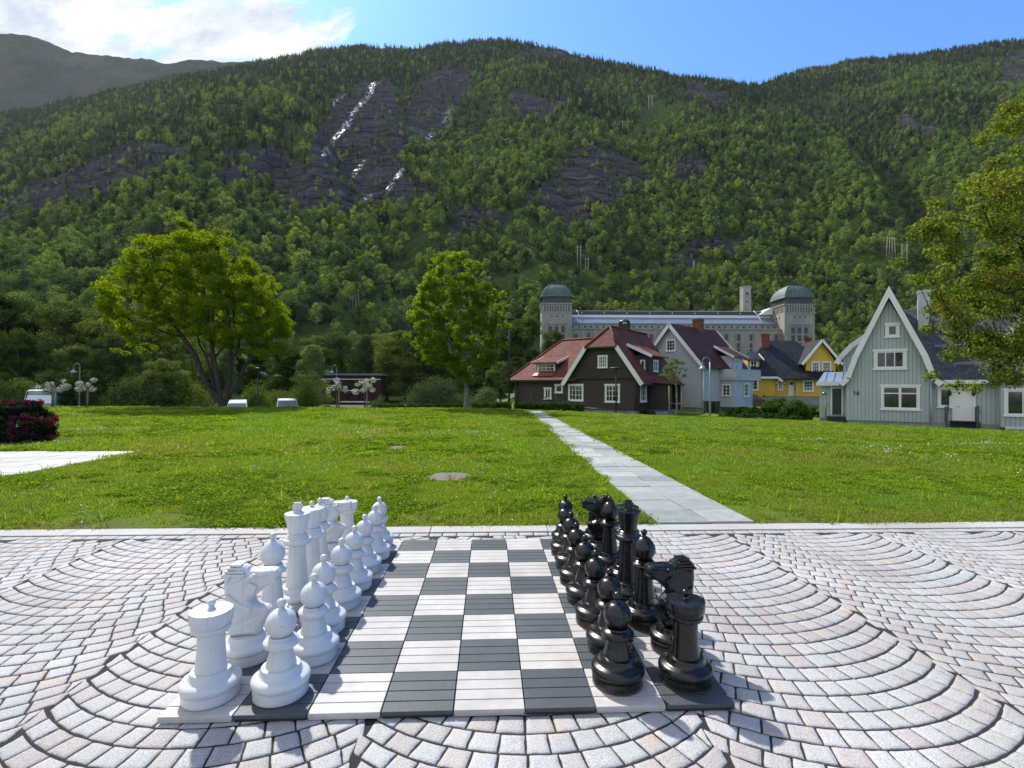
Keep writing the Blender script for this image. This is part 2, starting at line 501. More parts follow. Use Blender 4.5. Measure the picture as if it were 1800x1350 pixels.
def hill_params(u):
    d0 = 165 + (290 - 165) * ss(u, -.7, .35)
    d1 = 1200 + 260 * ss(u, .42, .62) + 60 * (fbm(u * 6, u * 0, 2, 8) - .5)
    y = interp(900 + u * FPX, RIDGE)
    e = (681 - y) / FPX
    return d0, d1, e
def HH(u, d):
    d0, d1, e = hill_params(u)
    Yw = CAM.y + d; Xw = CAM.x + u * d + .045 * d
    base = H(Xw, Yw - 0.045 * (Xw - CAM.x))
    t = (d - d0) / (d1 - d0)
    tt = np.clip(t, 0, 1)
    g = np.where(t < 1, tt ** 1.06, 1 - .12 * (t - 1))
    g = np.where(t < 0, 0, g)
    zr = 1.4 + e * d1
    z = base + (zr - base) * g
    env = np.sin(pi * np.clip(t, 0, 1)) ** .8
    z = z + env * (80 * (fbm(u * 5 + .8 * t, t * 2.2, 2, 21) - .5) + 26 * (fbm(u * 18, t * 7, 3, 31) - .5))
    uG = .476 + .40 * (1 - t)
    z = z - 50 * env * np.exp(-((u - uG) / .05) ** 2)
    z = z - 26 * env * np.exp(-((u + .62 - .45 * (1 - t)) / .04) ** 2)
    z = z + 9 * (fbm(u * 40, u * 0 + 3, 2, 4) - .5) * ss(t, .8, 1)
    return z
NU, ND = 620, 420
us = np.linspace(-2.4, 2.4, NU)
ds = np.concatenate([np.linspace(100, 420, 120), np.linspace(420, 1500, 260)[1:], np.linspace(1500, 2300, 42)[1:]])
ND = len(ds)
U, D = np.meshgrid(us, ds); U = U.ravel(); D = D.ravel()
Z = HH(U, D)
XW = CAM.x + _rt.x * U * D + sin(YAW) * D; YW = CAM.y + _rt.y * U * D + cos(YAW) * D
PX, PY = project(XW, YW, Z)
WX, WY = warp(PX, PY)
rock = np.zeros(U.shape)
for poly in ROCKS: rock = np.maximum(rock, inpoly(WX, WY, poly).astype(float))
clear = np.zeros(U.shape)
for poly in CLEAR: clear = np.maximum(clear, inpoly(WX, WY, poly).astype(float))
wet = np.zeros(U.shape)
for pl in WET: wet = np.maximum(wet, 1 - np.clip(segdist(PX + 8 * (fbm(PX / 9, PY / 9, 2, 2) - .5), PY, pl) / 6.0, 0, 1))
rdg = 1 - np.abs(2 * fbm(U * 55 + D * .01, D * .012, 4, 77) - 1)
Z = Z + rock * (7 * (rdg - .6))
def HZ(u, d):
    """height of the finished hillside mesh (bilinear)"""
    iu = np.clip((u - us[0]) / (us[1] - us[0]), 0, NU - 1.001); i = iu.astype(int); fu = iu - i
    j = np.clip(np.searchsorted(ds, d) - 1, 0, ND - 2); fd = (d - ds[j]) / (ds[j + 1] - ds[j])
    G = Z.reshape(ND, NU)
    return (G[j, i] * (1 - fu) + G[j, i + 1] * fu) * (1 - fd) + (G[j + 1, i] * (1 - fu) + G[j + 1, i + 1] * fu) * fd
i, j = np.meshgrid(np.arange(NU - 1), np.arange(ND - 1)); a = (j * NU + i).ravel()
F = np.stack([a, a + 1, a + NU + 1, a + NU], 1)
n = NT('hillside'); p = n.pos()
rk = n.attr('rock'); cl = n.attr('clear'); we = n.attr('wet')
mp = n.N('ShaderNodeMapping', {0: p, 2: (0, .5, .3), 3: (.02, .02, .10)}).outputs[0]
rn = n.noise(mp, 1.4, 9, .68, .6)
rn2 = n.noise(p, .12, 8, .7)
crk = n.noise(n.N('ShaderNodeMapping', {0: p, 2: (.5, .75, -.9), 3: (.020, .05, .085)}).outputs[0], 1.7, 12, .78, 1.8)
rn = n.math('ADD', n.math('MULTIPLY', rn, .45), n.math('MULTIPLY', crk, .55))
rc = n.ramp(rn, [(.38, (.008, .008, .011)), (.46, (.036, .034, .040)), (.54, (.082, .077, .086)), (.66, (.175, .165, .172))])
gr = n.ramp(rn2, [(.35, (.026, .042, .014)), (.65, (.075, .115, .03))])
gc = n.ramp(rn2, [(.35, (.055, .085, .020)), (.65, (.10, .14, .035))])
c = n.mix(n.mr(rk, .35, .65), gr, rc)
c = n.mix(n.math('MULTIPLY', cl, .8), c, gc)
wm_ = n.math('MULTIPLY', n.mr(we, .12, .55), n.mr(n.noise(n.N('ShaderNodeMapping', {0: p, 3: (.16, .16, .035)}).outputs[0], 1.5, 8, .8), .505, .58))
c = n.mix(wm_, c, (.55, .58, .64))
n.set(col=c, rough=n.mr(wm_, 0, 1, .95, .3), spec=n.mr(wm_, 0, 1, .03, .4), nor=n.bump(rn, .8, 2.2, n.bump(rn2, .6, .8)))
df_ = n.N('ShaderNodeBsdfDiffuse', {'Color': c, 'Roughness': 1.0, 'Normal': n.bump(rn, .9, 3.0, n.bump(rn2, .6, .8))})
mx_ = n.N('ShaderNodeMixShader', {0: wm_, 1: df_.outputs[0], 2: n.b.outputs[0]}); n.l.new(mx_.outputs[0], n.out.inputs[0])
hill = np_mesh('hillside', np.stack([XW, YW, Z], 1), F, n.m, smooth=True, vattr={'rock': rock, 'clear': clear, 'wet': wet})
tag(hill, 'steep wooded mountainside with dark rock slabs', kind='structure')
hr = rock.copy(); hc = clear.copy()

# far bare mountain on the left
FAR = [(-1500, 330), (-900, 190), (-500, 90), (-200, 55), (0, 60), (40, 62), (65, 70), (120, 94), (240, 103), (290, 111), (330, 106), (425, 108), (520, 120), (700, 190), (1000, 320)]
us2 = np.linspace(-2.0, .2, 260); ds2 = np.linspace(1300, 3600, 150)
U2, D2 = np.meshgrid(us2, ds2); U2 = U2.ravel(); D2 = D2.ravel()
e2 = (681 - interp(900 + U2 * FPX, FAR)) / FPX
dr = 2500 + 500 * (fbm(U2 * 3, U2 * 0, 2, 40) - .5)
t2 = np.clip((D2 - 1300) / (dr - 1300), 0, 1)
z2 = 250 + (1.4 + e2 * dr - 250) * np.where(D2 < dr, t2, 1 - .15 * (D2 - dr) / 1000)
z2 += np.sin(pi * t2) * (260 * (fbm(U2 * 5 + t2 * 1.5, t2 * 3, 3, 50) - .5) + 60 * (fbm(U2 * 22, t2 * 12, 4, 60) - .5)) + 22 * (fbm(U2 * 50, t2 * 20, 3, 61) - .5)
i, j = np.meshgrid(np.arange(259), np.arange(149)); a = (j * 260 + i).ravel()
n = NT('bare_mountain'); p = n.pos()
f = n.noise(p, .006, 8, .65); f2 = n.noise(p, .05, 6, .7)
n.set(col=n.mix(.45, n.ramp(f, [(.40, (.030, .036, .024)), (.5, (.050, .075, .030)), (.60, (.10, .090, .085))]), n.ramp(f2, [(.35, (.018, .026, .014)), (.65, (.075, .075, .062))])),
      rough=.9, spec=0, nor=n.bump(f2, 1, 12))
n.b.inputs['IOR'].default_value = 1.0
fm = np_mesh('mountain', np.stack([CAM.x + U2 * D2 + .045 * D2, CAM.y + D2 - .045 * U2 * D2, z2], 1), np.stack([a, a + 1, a + 261, a + 260], 1), n.m, smooth=True)
tag(fm, 'bare rounded mountain far off on the left', kind='structure')

# ------------------------------------------------------------------ paving of granite setts in segmental arcs
n = NT('granite_setts'); p = n.pos(); r = n.attr('rnd')
base = n.ramp(r, [(0, (.43, .435, .435)), (.35, (.48, .475, .465)), (.6, (.46, .445, .432)), (.85, (.42, .392, .382)), (1, (.45, .41, .38))])
sp1 = n.noise(p, 260, 2, .8); sp2 = n.noise(p, 110, 3, .7); big = n.noise(p, .9, 5, .6)
c = n.mix(1, base, n.ramp(sp1, [(.36, (.50, .50, .52)), (.5, (.98, .98, .98)), (.62, (1.22, 1.22, 1.22))]), 'MULTIPLY')
c = n.mix(1, c, n.ramp(sp2, [(.35, (.82, .82, .83)), (.65, (1.1, 1.1, 1.1))]), 'MULTIPLY')
c = n.mix(1, c, n.ramp(big, [(.3, (.78, .77, .75)), (.7, (1.10, 1.10, 1.10))]), 'MULTIPLY')
rust = n.math('MULTIPLY', n.mr(n.noise(p, 3.5, 4, .6), .60, .72), .45)
c = n.mix(rust, c, (.50, .33, .20))
n.set(col=c, rough=.75, spec=.4, nor=n.bump(sp2, .55, .006, n.bump(sp1, .4, .002)))
M_SETT = n.m
n = NT('joint_grit'); p = n.pos(); f = n.noise(p, 220, 3, .8)
n.set(col=n.ramp(f, [(.35, (.010, .009, .008)), (.6, (.035, .031, .027)), (.74, (.20, .18, .16))]), rough=.95, nor=n.bump(f, 1, .006))
M_GRIT = n.m

PV = []; PF = []; PR = []
def sett(q, jit=.004, hz=.0022, gap=.0044, seed=None):
    """q: 4 corners ccw. A worn granite block with an uneven 12-gon outline"""
    q = [np.array(c[:2], float) for c in q]
    for lo_, hi_ in ((0, 3), (1, 2)):
        dv_ = q[hi_] - q[lo_]; dv_ = dv_ / (np.hypot(*dv_) + 1e-9) * .0014
        q[lo_] = q[lo_] + dv_; q[hi_] = q[hi_] - dv_
    cen = sum(q) / 4
    per = []
    for k in range(4):
        a, b = q[k], q[(k + 1) % 4]
        for f in (0.0, .32, .68):
            c = a + (b - a) * f
            if f == 0: c = c + (cen - c) * .022
            per.append(c)
    out = []
    for c in per:
        v = cen - c; L = np.hypot(*v) + 1e-6
        out.append(c + v / L * gap + (RS.rand(2) - .5) * jit)
    h = (RS.rand() - .5) * hz; tx, ty = (RS.rand(2) - .5) * .015
    o = len(PV); K = len(out)
    for c in out: PV.append((c[0], c[1], -.03))
    for c in out: PV.append((c[0], c[1], -.0042 + h))
    for c in out:
        v = cen - c; L = np.hypot(*v) + 1e-6; c2 = c + v / L * .0036
        PV.append((c2[0], c2[1], -.0006 + h + (c2[0] - cen[0]) * tx + (c2[1] - cen[1]) * ty + (RS.rand() - .5) * .0008))
    for c in out:
        v = cen - c; c2 = c + v * .45
        PV.append((c2[0], c2[1], h + (c2[0] - cen[0]) * tx + (c2[1] - cen[1]) * ty))
    PV.append((cen[0], cen[1], h))
    r = RS.rand()
    for k in range(K):
        k2 = (k + 1) % K
        for l in range(3):
            PF.append((o + l * K + k, o + l * K + k2, o + (l + 1) * K + k2, o + (l + 1) * K + k)); PR.append(r)
        PF.append((o + 3 * K + k, o + 3 * K + k2, o + 4 * K, o + 4 * K)); PR.append(r)

AW = 1.40; AR = 1.07; PITCHY = .1165; Y_TOP = 2.66
X_B0 = 2.44
for col in range(-8, 7):
    cx = X_B0 - AW / 2 + col * AW
    k = 0
    y0 = -3.4 + (col % 2) * .03
    while True:
        yb = y0 + k * PITCHY; k += 1
        if yb - AR + .7 > Y_TOP + AR: break
        if yb > Y_TOP + .4: break
        nst = 15
        amax = R(47.5) if k % 2 else R(45.0)
        off = 0
        angs = np.linspace(-amax, amax, nst + 1)
        angs[1:-1] += (RS.rand(nst - 1) - .5) * R(1.2)
        if k % 2: angs = angs + R(.9)
        jj = .012 if k % 2 else -.012
        limL, limR = -AW / 2 + jj, AW / 2 + jj
        angs[0] = math.asin(limL / AR); angs[-1] = math.asin(limR / AR)
        for s_ in range(nst):
            qq = []
            for lvl, an in ((0, angs[s_]), (0, angs[s_ + 1]), (1, angs[s_ + 1]), (1, angs[s_])):
                X = AR * sin(an); Yy = AR - AR * cos(an)
                if lvl:
                    g = PITCHY * cos(an); bl = min(1, (abs(an) / R(44)) ** 7)
                    if an in (angs[0], angs[-1]): bl = 1
                    X -= sin(an) * g * (1 - bl); Yy += cos(an) * g * (1 - bl) + PITCHY * bl
                qq.append((cx + X, yb + Yy))
            my = sum(c[1] for c in qq) / 4; mx = sum(c[0] for c in qq) / 4
            if my > Y_TOP - .022 or my < -3.3 or abs(mx) > 10.5: continue
            qq = [(c[0], min(c[1], Y_TOP)) for c in qq]
            # keep inside the column, let the last stone of every other row bridge the seam
            qq = [(min(max(c[0], cx + limL), cx + limR), c[1]) for c in qq]
            if abs(qq[1][0] - qq[0][0]) + abs(qq[2][0] - qq[3][0]) < .05: continue
            sett(qq)
# straight header courses along the kerb
yy = Y_TOP
for row in range(1):
    x = -10.5 + row * .06
    while x < 10.5:
        w = .125 + RS.rand() * .04
        sett([(x, yy), (x + w, yy), (x + w, yy + .10), (x, yy + .10)]); x += w
    yy += .105
KERB_Y = yy
x = -10.5
paving = np_mesh('paving', PV, PF, M_SETT, rnd=PR)
# collapse of the centre fans is intended (triangles)
pb = MB(); pb.add([(-26, -12, -.0056), (26, -12, -.0056), (26, KERB_Y + .2, -.0056), (-26, KERB_Y + .2, -.0056)], [(0, 1, 2, 3)])
pj = pb.build('paving_joints', M_GRIT)
tag(paving, 'pale granite setts laid in fanned arcs', kind='structure')
tag(pj, 'dark grit bed showing in the joints of the setts', kind='structure')
kb = MB(); x = -26
while x < 26:
    w = .95 + RS.rand() * .25; kb.rv = RS.rand() * .6
    kb.box(x + .003, x + w - .003, KERB_Y + .006, KERB_Y + .215, -.06, .006 + RS.rand() * .003); x += w
ko = kb.build('kerb', M_SETT)
bv = ko.modifiers.new('b', 'BEVEL'); bv.width = .006; bv.segments = 2
tag(ko, 'pale granite kerb along the edge of the lawn', kind='structure')

# ------------------------------------------------------------------ slab path over the lawn
n = NT('slate_slab'); p = n.pos(); r = n.attr('rnd')
f = n.noise(p, 7, 7, .65, .4); f2 = n.noise(p, 90, 3, .7)
c = n.ramp(r, [(0, (.21, .235, .225)), (.5, (.30, .32, .305)), (1, (.41, .41, .39))])
c = n.mix(1, c, n.ramp(f, [(.3, (.78, .80, .80)), (.7, (1.15, 1.15, 1.12))]), 'MULTIPLY')
c = n.mix(1, c, n.ramp(f2, [(.3, (.85, .85, .85)), (.7, (1.1, 1.1, 1.1))]), 'MULTIPLY')
n.set(col=c, rough=.6, nor=n.bump(f, .5, .012, n.bump(f2, .3, .003)))
M_SLAB = n.m
pm = MB(); y = 3.0; k = 0
while y < 29.4:
    h = .40 + RS.rand() * .16
    cx = PATH0.x + (PATH1.x - PATH0.x) * (y - PATH0.y) / (PATH1.y - PATH0.y)
    sp = (RS.rand() - .5) * .10
    for a, b in ((-PATH_W / 2, sp), (sp, PATH_W / 2)):
        pm.rv = RS.rand()
        yo = (RS.rand() - .5) * .05 if a < 0 else 0
        vs = []
        zz = Hs(cx, y + h / 2) + .022 + RS.rand() * .006
        g = .006
        for (X, Y_) in ((cx + a + g, y + g + yo), (cx + b - g, y + g + yo), (cx + b - g, y + h - g + yo), (cx + a + g, y + h - g + yo)):
            vs.append((X + (RS.rand() - .5) * .008, Y_ + (RS.rand() - .5) * .008, zz))
        pm.prism(vs, (0, 0, -1), .06)
    y += h
po = pm.build('path', M_SLAB)
bv = po.modifiers.new('b', 'BEVEL'); bv.width = .005; bv.segments = 2
tag(po, 'path of grey slate slabs crossing the lawn', kind='structure')

pm = MB(); y = 3.0
while y < 9.0:
    h = .3; x = -7.1 - RS.rand() * .25; x0 = x + .0
    xr = -7.1
    while xr > -24:
        w = .45 + RS.rand() * .3; pm.rv = .3 + RS.rand() * .7
        zz = .012 + RS.rand() * .003
        pm.box(xr - w + .004, xr - .004, y + .004, y + h - .004, -.04, zz); xr -= w
    y += h
po = pm.build('paved_strip', M_SLAB)
tag(po, 'grey paved walkway coming in from the left', kind='structure')

# ------------------------------------------------------------------ giant chess board
def deck_mat(name, c0, c1, rough):
    n = NT(name); o = n.N('ShaderNodeObjectInfo').outputs['Random']; p = n.pos()
    f = n.noise(n.N('ShaderNodeMapping', {0: p, 3: (14, 90, 30)}).outputs[0], 1, 4, .65); g = n.noise(p, 5, 5, .65); h = n.noise(p, 160, 2, .7)
    c = n.ramp(o, [(0, c0), (1, c1)])
    c = n.mix(1, c, n.ramp(f, [(.3, (.90, .90, .90)), (.7, (1.07, 1.07, 1.07))]), 'MULTIPLY')
    c = n.mix(1, c, n.ramp(g, [(.3, (.84, .83, .81)), (.65, (1.06, 1.06, 1.06))]), 'MULTIPLY')
    c = n.mix(n.math('MULTIPLY', n.mr(h, .62, .74), .35), c, (.55, .52, .46))
    return n.set(col=c, rough=rough, spec=.35, nor=n.bump(f, .25, .003))
M_TL = deck_mat('pale_deck', (.43, .41, .39), (.49, .47, .45), .6)
M_TD = deck_mat('slate_deck', (.056, .069, .080), (.078, .092, .102), .5)
M_FRAME = mat('tile_carrier', (.015, .017, .02), .7)
board = empty('chess_board', (0, 0, 0), 0, 'giant garden chess board of pale and slate slatted tiles', 'chess board')
for i in range(8):
    for j in range(8):
        b = MB(); x0 = (i - 4) * SQ; y0 = j * SQ
        b.mi = 0
        g = .0028
        for k in range(4):
            w = SQ / 4
            b.box(x0 + g, x0 + SQ - g, y0 + k * w + g, y0 + (k + 1) * w - g, .014, BOARD_TOP)
        b.mi = 1
        b.box(x0 + g + .003, x0 + SQ - g - .003, y0 + g + .003, y0 + SQ - g - .003, .003, .0135)
        t = b.build('board_tile', [M_TL if (i + j) % 2 == 0 else M_TD, M_FRAME if (i + j) % 2 else M_TL], board)
        m = t.modifiers.new('b', 'BEVEL'); m.width = .0022; m.segments = 2
# ------------------------------------------------------------------ chess pieces
def plastic(name, c, rough, scuff, amt):
    n = NT(name); o = n.coord(); ob = n.N('ShaderNodeObjectInfo').outputs['Random']
    off = n.N('ShaderNodeVectorMath', {0: o, 1: n.N('ShaderNodeCombineXYZ', {0: ob, 1: ob, 2: ob}).outputs[0]}, operation='ADD').outputs[0]
    g = n.noise(off, 9, 5, .6); s = n.noise(n.N('ShaderNodeMapping', {0: off, 3: (9, 22, 12)}).outputs[0], 1.5, 9, .8, .9)
    sk = n.mr(s, .62, .66)
    col = n.mix(1, c, n.ramp(g, [(.3, (.93, .93, .92)), (.7, (1.02, 1.02, 1.02))]), 'MULTIPLY')
    col = n.mix(n.math('MULTIPLY', sk, amt), col, scuff)
    sx_ = n.N('ShaderNodeSeparateXYZ', {0: o})
    seam = n.math('MULTIPLY', n.math('LESS_THAN', n.math('ABSOLUTE', sx_.outputs[0]), .0011), n.math('GREATER_THAN', sx_.outputs[2], .13))
    col = n.mix(n.math('MULTIPLY', seam, .45), col, scuff)
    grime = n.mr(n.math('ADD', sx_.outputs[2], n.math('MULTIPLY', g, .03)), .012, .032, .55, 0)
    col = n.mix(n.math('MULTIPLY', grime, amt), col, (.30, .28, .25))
    fine = n.noise(off, 40, 4, .7)
    return n.set(col=col, rough=n.mr(fine, .3, .7, rough - .07, rough + .10), spec=.5, nor=n.bump(fine, .10, .004))
M_WP = plastic('white_plastic', (.58, .595, .61), .30, (.20, .22, .27), .8)
M_BP = plastic('black_plastic', (.005, .0052, .0056), .26, (.07, .075, .08), .5)
M_SEAM_W = mat('white_seam', (.42, .44, .46), .6, bump=0)

def base_prof(s=1.0):
    return [(0.001, 0), (.112 * s, 0), (.116 * s, .004), (.1165 * s, .043), (.1125 * s, .046), (.1135 * s, .050), (.1195 * s, .054), (.1235 * s, .061), (.1245 * s, .070), (.1225 * s, .079), (.1165 * s, .087), (.107 * s, .0925),
            (.097 * s, .0955), (.0905 * s, .100), (.086 * s, .108), (.0835 * s, .117), (.083 * s, .123), (.080 * s, .1265), (.070 * s, .128), (.02, .128)]
def sph(r, zc, z0, z1, k=14, e=1.0):
    out = []
    for i in range(k + 1):
        z = z0 + (z1 - z0) * i / k
        v = max(0, 1 - ((z - zc) / (r * e)) ** 2)
        out.append((r * sqrt(v), z))
    return out
PIECES = {}
def piece(kind, m, col):
    key = (kind, col)
    name = 'chess_' + kind
    e = empty(name, (0, 0, 0))
    b = MB(); s = {'pawn': 1.0, 'rook': .995, 'knight': 1.0, 'bishop': 1.0, 'king': 1.05, 'queen': 1.05}[kind]
    b.lathe(base_prof(s), 56); b.build('base', m, e, edge=40)
    c = MB(); h = MB(); f = MB()
    def finial(z, r, neck):
        f.lathe([(neck * 1.5, z - .004), (neck, z + .003), (neck, z + .009)] + sph(r, z + .007 + r, z + .010, z + .007 + 2 * r, 12), 24)
    if kind == 'pawn':
        c.lathe([(.0655, .127), (.0625, .140), (.056, .162), (.050, .184), (.0465, .204), (.052, .2065), (.064, .211), (.0725, .218), (.0755, .227), (.0745, .236), (.068, .244), (.058, .2485), (.052, .252), (.050, .258), (.02, .2585)], 48)
        h.lathe([(.03, .254), (.043, .262)] + sph(.0645, .3115, .266, .371, 18), 48); finial(.3725, .0205, .0125)
    elif kind == 'bishop':
        c.lathe([(.0655, .127), (.062, .15), (.053, .215), (.048, .28), (.0465, .325), (.055, .328), (.069, .334), (.0765, .343), (.077, .351), (.072, .359), (.060, .3635), (.055, .367), (.0555, .375), (.050, .379), (.02, .380)], 48)
        h.lathe([(.03, .377), (.043, .384), (.0465, .392), (.056, .405), (.0635, .422), (.0665, .438), (.0655, .453), (.060, .470), (.0495, .488), (.037, .504), (.025, .515), (.016, .520)], 48)
        finial(.520, .0185, .011)
    elif kind in ('king', 'queen'):
        q = kind == 'queen'
        dz = -.048 if q else 0
        c.lathe([(.070, .127), (.066, .150), (.058, .22), (.0525, .30 + dz), (.0505, .378 + dz), (.062, .382 + dz), (.078, .389 + dz), (.0865, .399 + dz), (.0865, .408 + dz), (.081, .418 + dz), (.069, .424 + dz), (.067, .432 + dz),
                 (.060, .436 + dz), (.0605, .445 + dz), (.053, .450 + dz), (.02, .451 + dz)], 48)
        if q:
            h.lathe([(.04, .400), (.052, .404), (.0565, .43), (.066, .475), (.0795, .517), (.083, .524), (.0825, .531), (.070, .536), (.045, .541), (.022, .543), (.001, .543)], 96,
                    rmod=lambda a, z: 1 + (.028 * abs(sin(a * 4.5)) - .014) * min(1, max(0, (z - .42) / .09)) * (1 if z < .534 else .2))
            finial(.541, .0165, .012)
        else:
            h.lathe([(.04, .448), (.0525, .451), (.0565, .48), (.0665, .53), (.0765, .566), (.078, .571), (.076, .5755), (.050, .580), (.027, .583), (.024, .590), (.001, .590)], 72,
                    rmod=lambda a, z: 1 + .012 * (1 if sin(a * 8) > 0 else -1) * (1 if .46 < z < .575 else 0))
            f.prism([(-.014, -.0125, .583), (.014, -.0125, .583), (.018, -.0125, .596), (.027, -.0125, .598), (.029, -.0125, .624), (.019, -.0125, .628), (.021, -.0125, .6405), (-.021, -.0125, .6405), (-.019, -.0125, .628), (-.029, -.0125, .624), (-.027, -.0125, .598), (-.018, -.0125, .596)], (0, 1, 0), .025)
    elif kind == 'rook':
        c.lathe([(.0655, .127), (.062, .15), (.0575, .20), (.0555, .25), (.056, .296), (.062, .300), (.02, .301)], 48)
        def rm(a, z):
            if .342 < z < .402: return 1 - (.035 if (a * 6 / pi) % 2 < .22 else 0)
            return 1
        h.lathe([(.04, .296), (.066, .299), (.076, .306), (.0795, .316), (.0795, .325), (.0745, .330), (.0755, .336), (.083, .340), (.0835, .345), (.0865, .350), (.0885, .392), (.086, .397), (.060, .401), (.02, .403), (.001, .403)], 144, rmod=rm)
        finial(.4035, .0175, .0115)
    else:
        out = [(-.066, .124), (-.078, .18), (-.090, .25), (-.098, .32), (-.103, .375), (-.102, .418), (-.088, .440), (-.074, .448), (-.070, .458), (-.052, .461), (-.048, .470), (-.020, .472), (.012, .463), (.022, .450),
               (.052, .453), (.085, .450), (.125, .452), (.150, .446), (.160, .432), (.158, .412), (.150, .404), (.158, .396), (.150, .376), (.120, .374), (.092, .362), (.070, .340), (.048, .318), (.030, .300),
               (.040, .283), (.070, .270), (.104, .262), (.118, .248), (.106, .222), (.088, .190), (.074, .155), (.066, .124)]
        def wid(x, z):
            w = .058
            if z < .16: w = .066
            if z > .30: w = .052
            if x > .03 and z > .30: w = .052 - (x - .03) * .16
            if x > .085 and z > .35: w = max(.034, .043 - (x - .085) * .1)
            if z > .44 and x < .03: w = .034
            if x > .06 and z < .29: w = .046 - (x - .06) * .25
            return w
        K = len(out); vs = []
        cxz = Vector((0, .28))
        P = [Vector(p) for p in out]; N_ = []
        for i in range(K):
            t = (P[(i + 1) % K] - P[i - 1]).normalized(); N_.append(Vector((t.y, -t.x)))
        # out runs clockwise (up the back, over the head): the left-hand normal points inwards
        layers = [(-1.0, .024), (-.80, .008), (-.40, 0), (.40, 0), (.80, .008), (1.0, .024)]
        ar = sum(P[i].x * P[(i + 1) % K].y - P[(i + 1) % K].x * P[i].y for i in range(K))
        sgn = 1 if ar < 0 else -1
        for ly, ins in layers:
            for i in range(K):
                q = P[i] + N_[i] * sgn * ins * (.45 if P[i].x > .08 else 1)
                vs.append((q.x, ly * wid(P[i].x, P[i].y), q.y))
        fs = []
        for l in range(len(layers) - 1):
            for i in range(K):
                fs.append((l * K + i, l * K + (i + 1) % K, (l + 1) * K + (i + 1) % K, (l + 1) * K + i))
        fs.append(tuple(range(K))[::-1]); fs.append(tuple(range((len(layers) - 1) * K, len(layers) * K)))
        h.add(vs, fs)
        for sy in (-1, 1):
            h.ball((.052, sy * .047, .425), .0125, 12, 8)                      # eye
            h.ball((.142, sy * .033, .424), .008, 10, 6)                       # nostril
            h.prism([(.0, sy * .0535, .36), (.048, sy * .050, .33), (.070, sy * .047, .375), (.03, sy * .052, .395)], (0, sy, 0), .006)   # cheek
            h.prism([(-.085, sy * .055, .35), (-.02, sy * .057, .30), (.045, sy * .055, .265), (.03, sy * .055, .25), (-.05, sy * .057, .275)], (0, sy, 0), .005)
        for q in range(4):                                                     # stepped mane
            h.box(-.106 + q * .010, .006 - q * .008, -.047 + q * .005, .047 - q * .005, .421 + q * .0145, .4325 + q * .0145)
    if c.v: c.build('column', m, e, edge=30)
    ho = h.build('head', m, e, edge=32)
    if kind == 'knight':
        mo = ho.modifiers.new('b', 'BEVEL'); mo.width = .0035; mo.segments = 2; mo.limit_method = 'ANGLE'; mo.angle_limit = R(22)
        ho.modifiers.move(len(ho.modifiers) - 1, 0) if len(ho.modifiers) > 1 else None
    if f.v: f.build('finial', m, e, edge=40)
    return e
LBL = {}
ORD = ['nearest', 'second', 'third', 'fourth', 'fifth', 'sixth', 'seventh', 'farthest']
def set_piece(kind, col, i, j, dx, dy, rz, label, scale=1.0):
    key = (kind, col)
    if key not in PIECES:
        PIECES[key] = o = piece(kind, M_WP if col == 'white' else M_BP, col)
    else:
        o = dup(PIECES[key])
    o.location = ((i - 4 + .5) * SQ + dx, (j + .5) * SQ + dy, BOARD_TOP + .0008)
    o.rotation_euler = (0, 0, rz); o.scale = (scale, scale, scale * {'rook': .958, 'bishop': .955}.get(kind, 1))
    tag(o, label, 'chess piece', '%s chess pieces on the giant board' % col)
WR = [('rook', 'nearest white rook on the front left corner, base scuffed with dark marks', -.01, -.005, 1.9), ('knight', 'nearest white knight facing right behind the corner rook', .0, .01, .0),
      ('bishop', 'white bishop between the nearest white knight and the king', -.006, .02, .4), ('king', 'white king with a cross finial, tallest of the white row', .02, .02, .10),
      ('queen', 'white queen with a scalloped crown right behind the white king', .0, .03, .5), ('bishop', 'farther white bishop, mostly hidden behind the white queen', -.04, .02, .0),
      ('knight', 'farther white knight standing beyond the white queen', -.04, .0, .05), ('rook', 'farthest white rook on the back left corner of the board', .0, .0, 1.2)]
for j, (k, l, dx, dy, rz) in enumerate(WR):
    set_piece(k, 'white', 0, j, dx, dy, rz, l)
for j in range(8):
    nb = ['beside the front rook', 'beside the nearest knight', 'beside the nearest bishop', 'beside the king', 'beside the queen', 'beside the farther bishop', 'beside the farther knight', 'at the back corner of the board'][j]
    set_piece('pawn', 'white', 1, j, [-.015, .025, -.02, -.01, -.005, -.01, .0, -.03][j], [.005, .01, .0, .01, -.005, .0, .0, .0][j], (j - 3) * .12, '%s white pawn in its row, %s' % (ORD[j], nb))
BRW = [('rook', 'nearest black rook on the front right corner of the board', .0, .03, .7), ('knight', 'nearest black knight facing left behind the front rook', .05, .02, pi + .15),
       ('bishop', 'nearer black bishop with an onion-shaped head beside the king', -.01, .03, .4), ('king', 'black king with a cross finial, tallest of the black row', -.02, .03, .1),
       ('queen', 'black queen half hidden behind the black king', .05, .02, .8), ('bishop', 'farther black bishop rising behind the black pawns', .0, .02, .2),
       ('knight', 'farther black knight standing between bishop and rook', .0, .02, pi - .1), ('rook', 'farthest black rook on the back right corner of the board', .01, .0, 1.3)]
for j, (k, l, dx, dy, rz) in enumerate(BRW):
    set_piece(k, 'black', 7, j, dx, dy, rz, l)
for j in range(8):
    nb = ['beside the front rook', 'beside the nearest knight', 'beside the nearest bishop', 'beside the king', 'beside the queen', 'beside the farther bishop', 'beside the farther knight', 'at the back corner of the board'][j]
    set_piece('pawn', 'black', 6, j, -.02 + [.004, .04, .03, .024, .02, .03, .033, .08][j], .03, j * 1.1, '%s black pawn in its row, %s' % (ORD[j], nb))
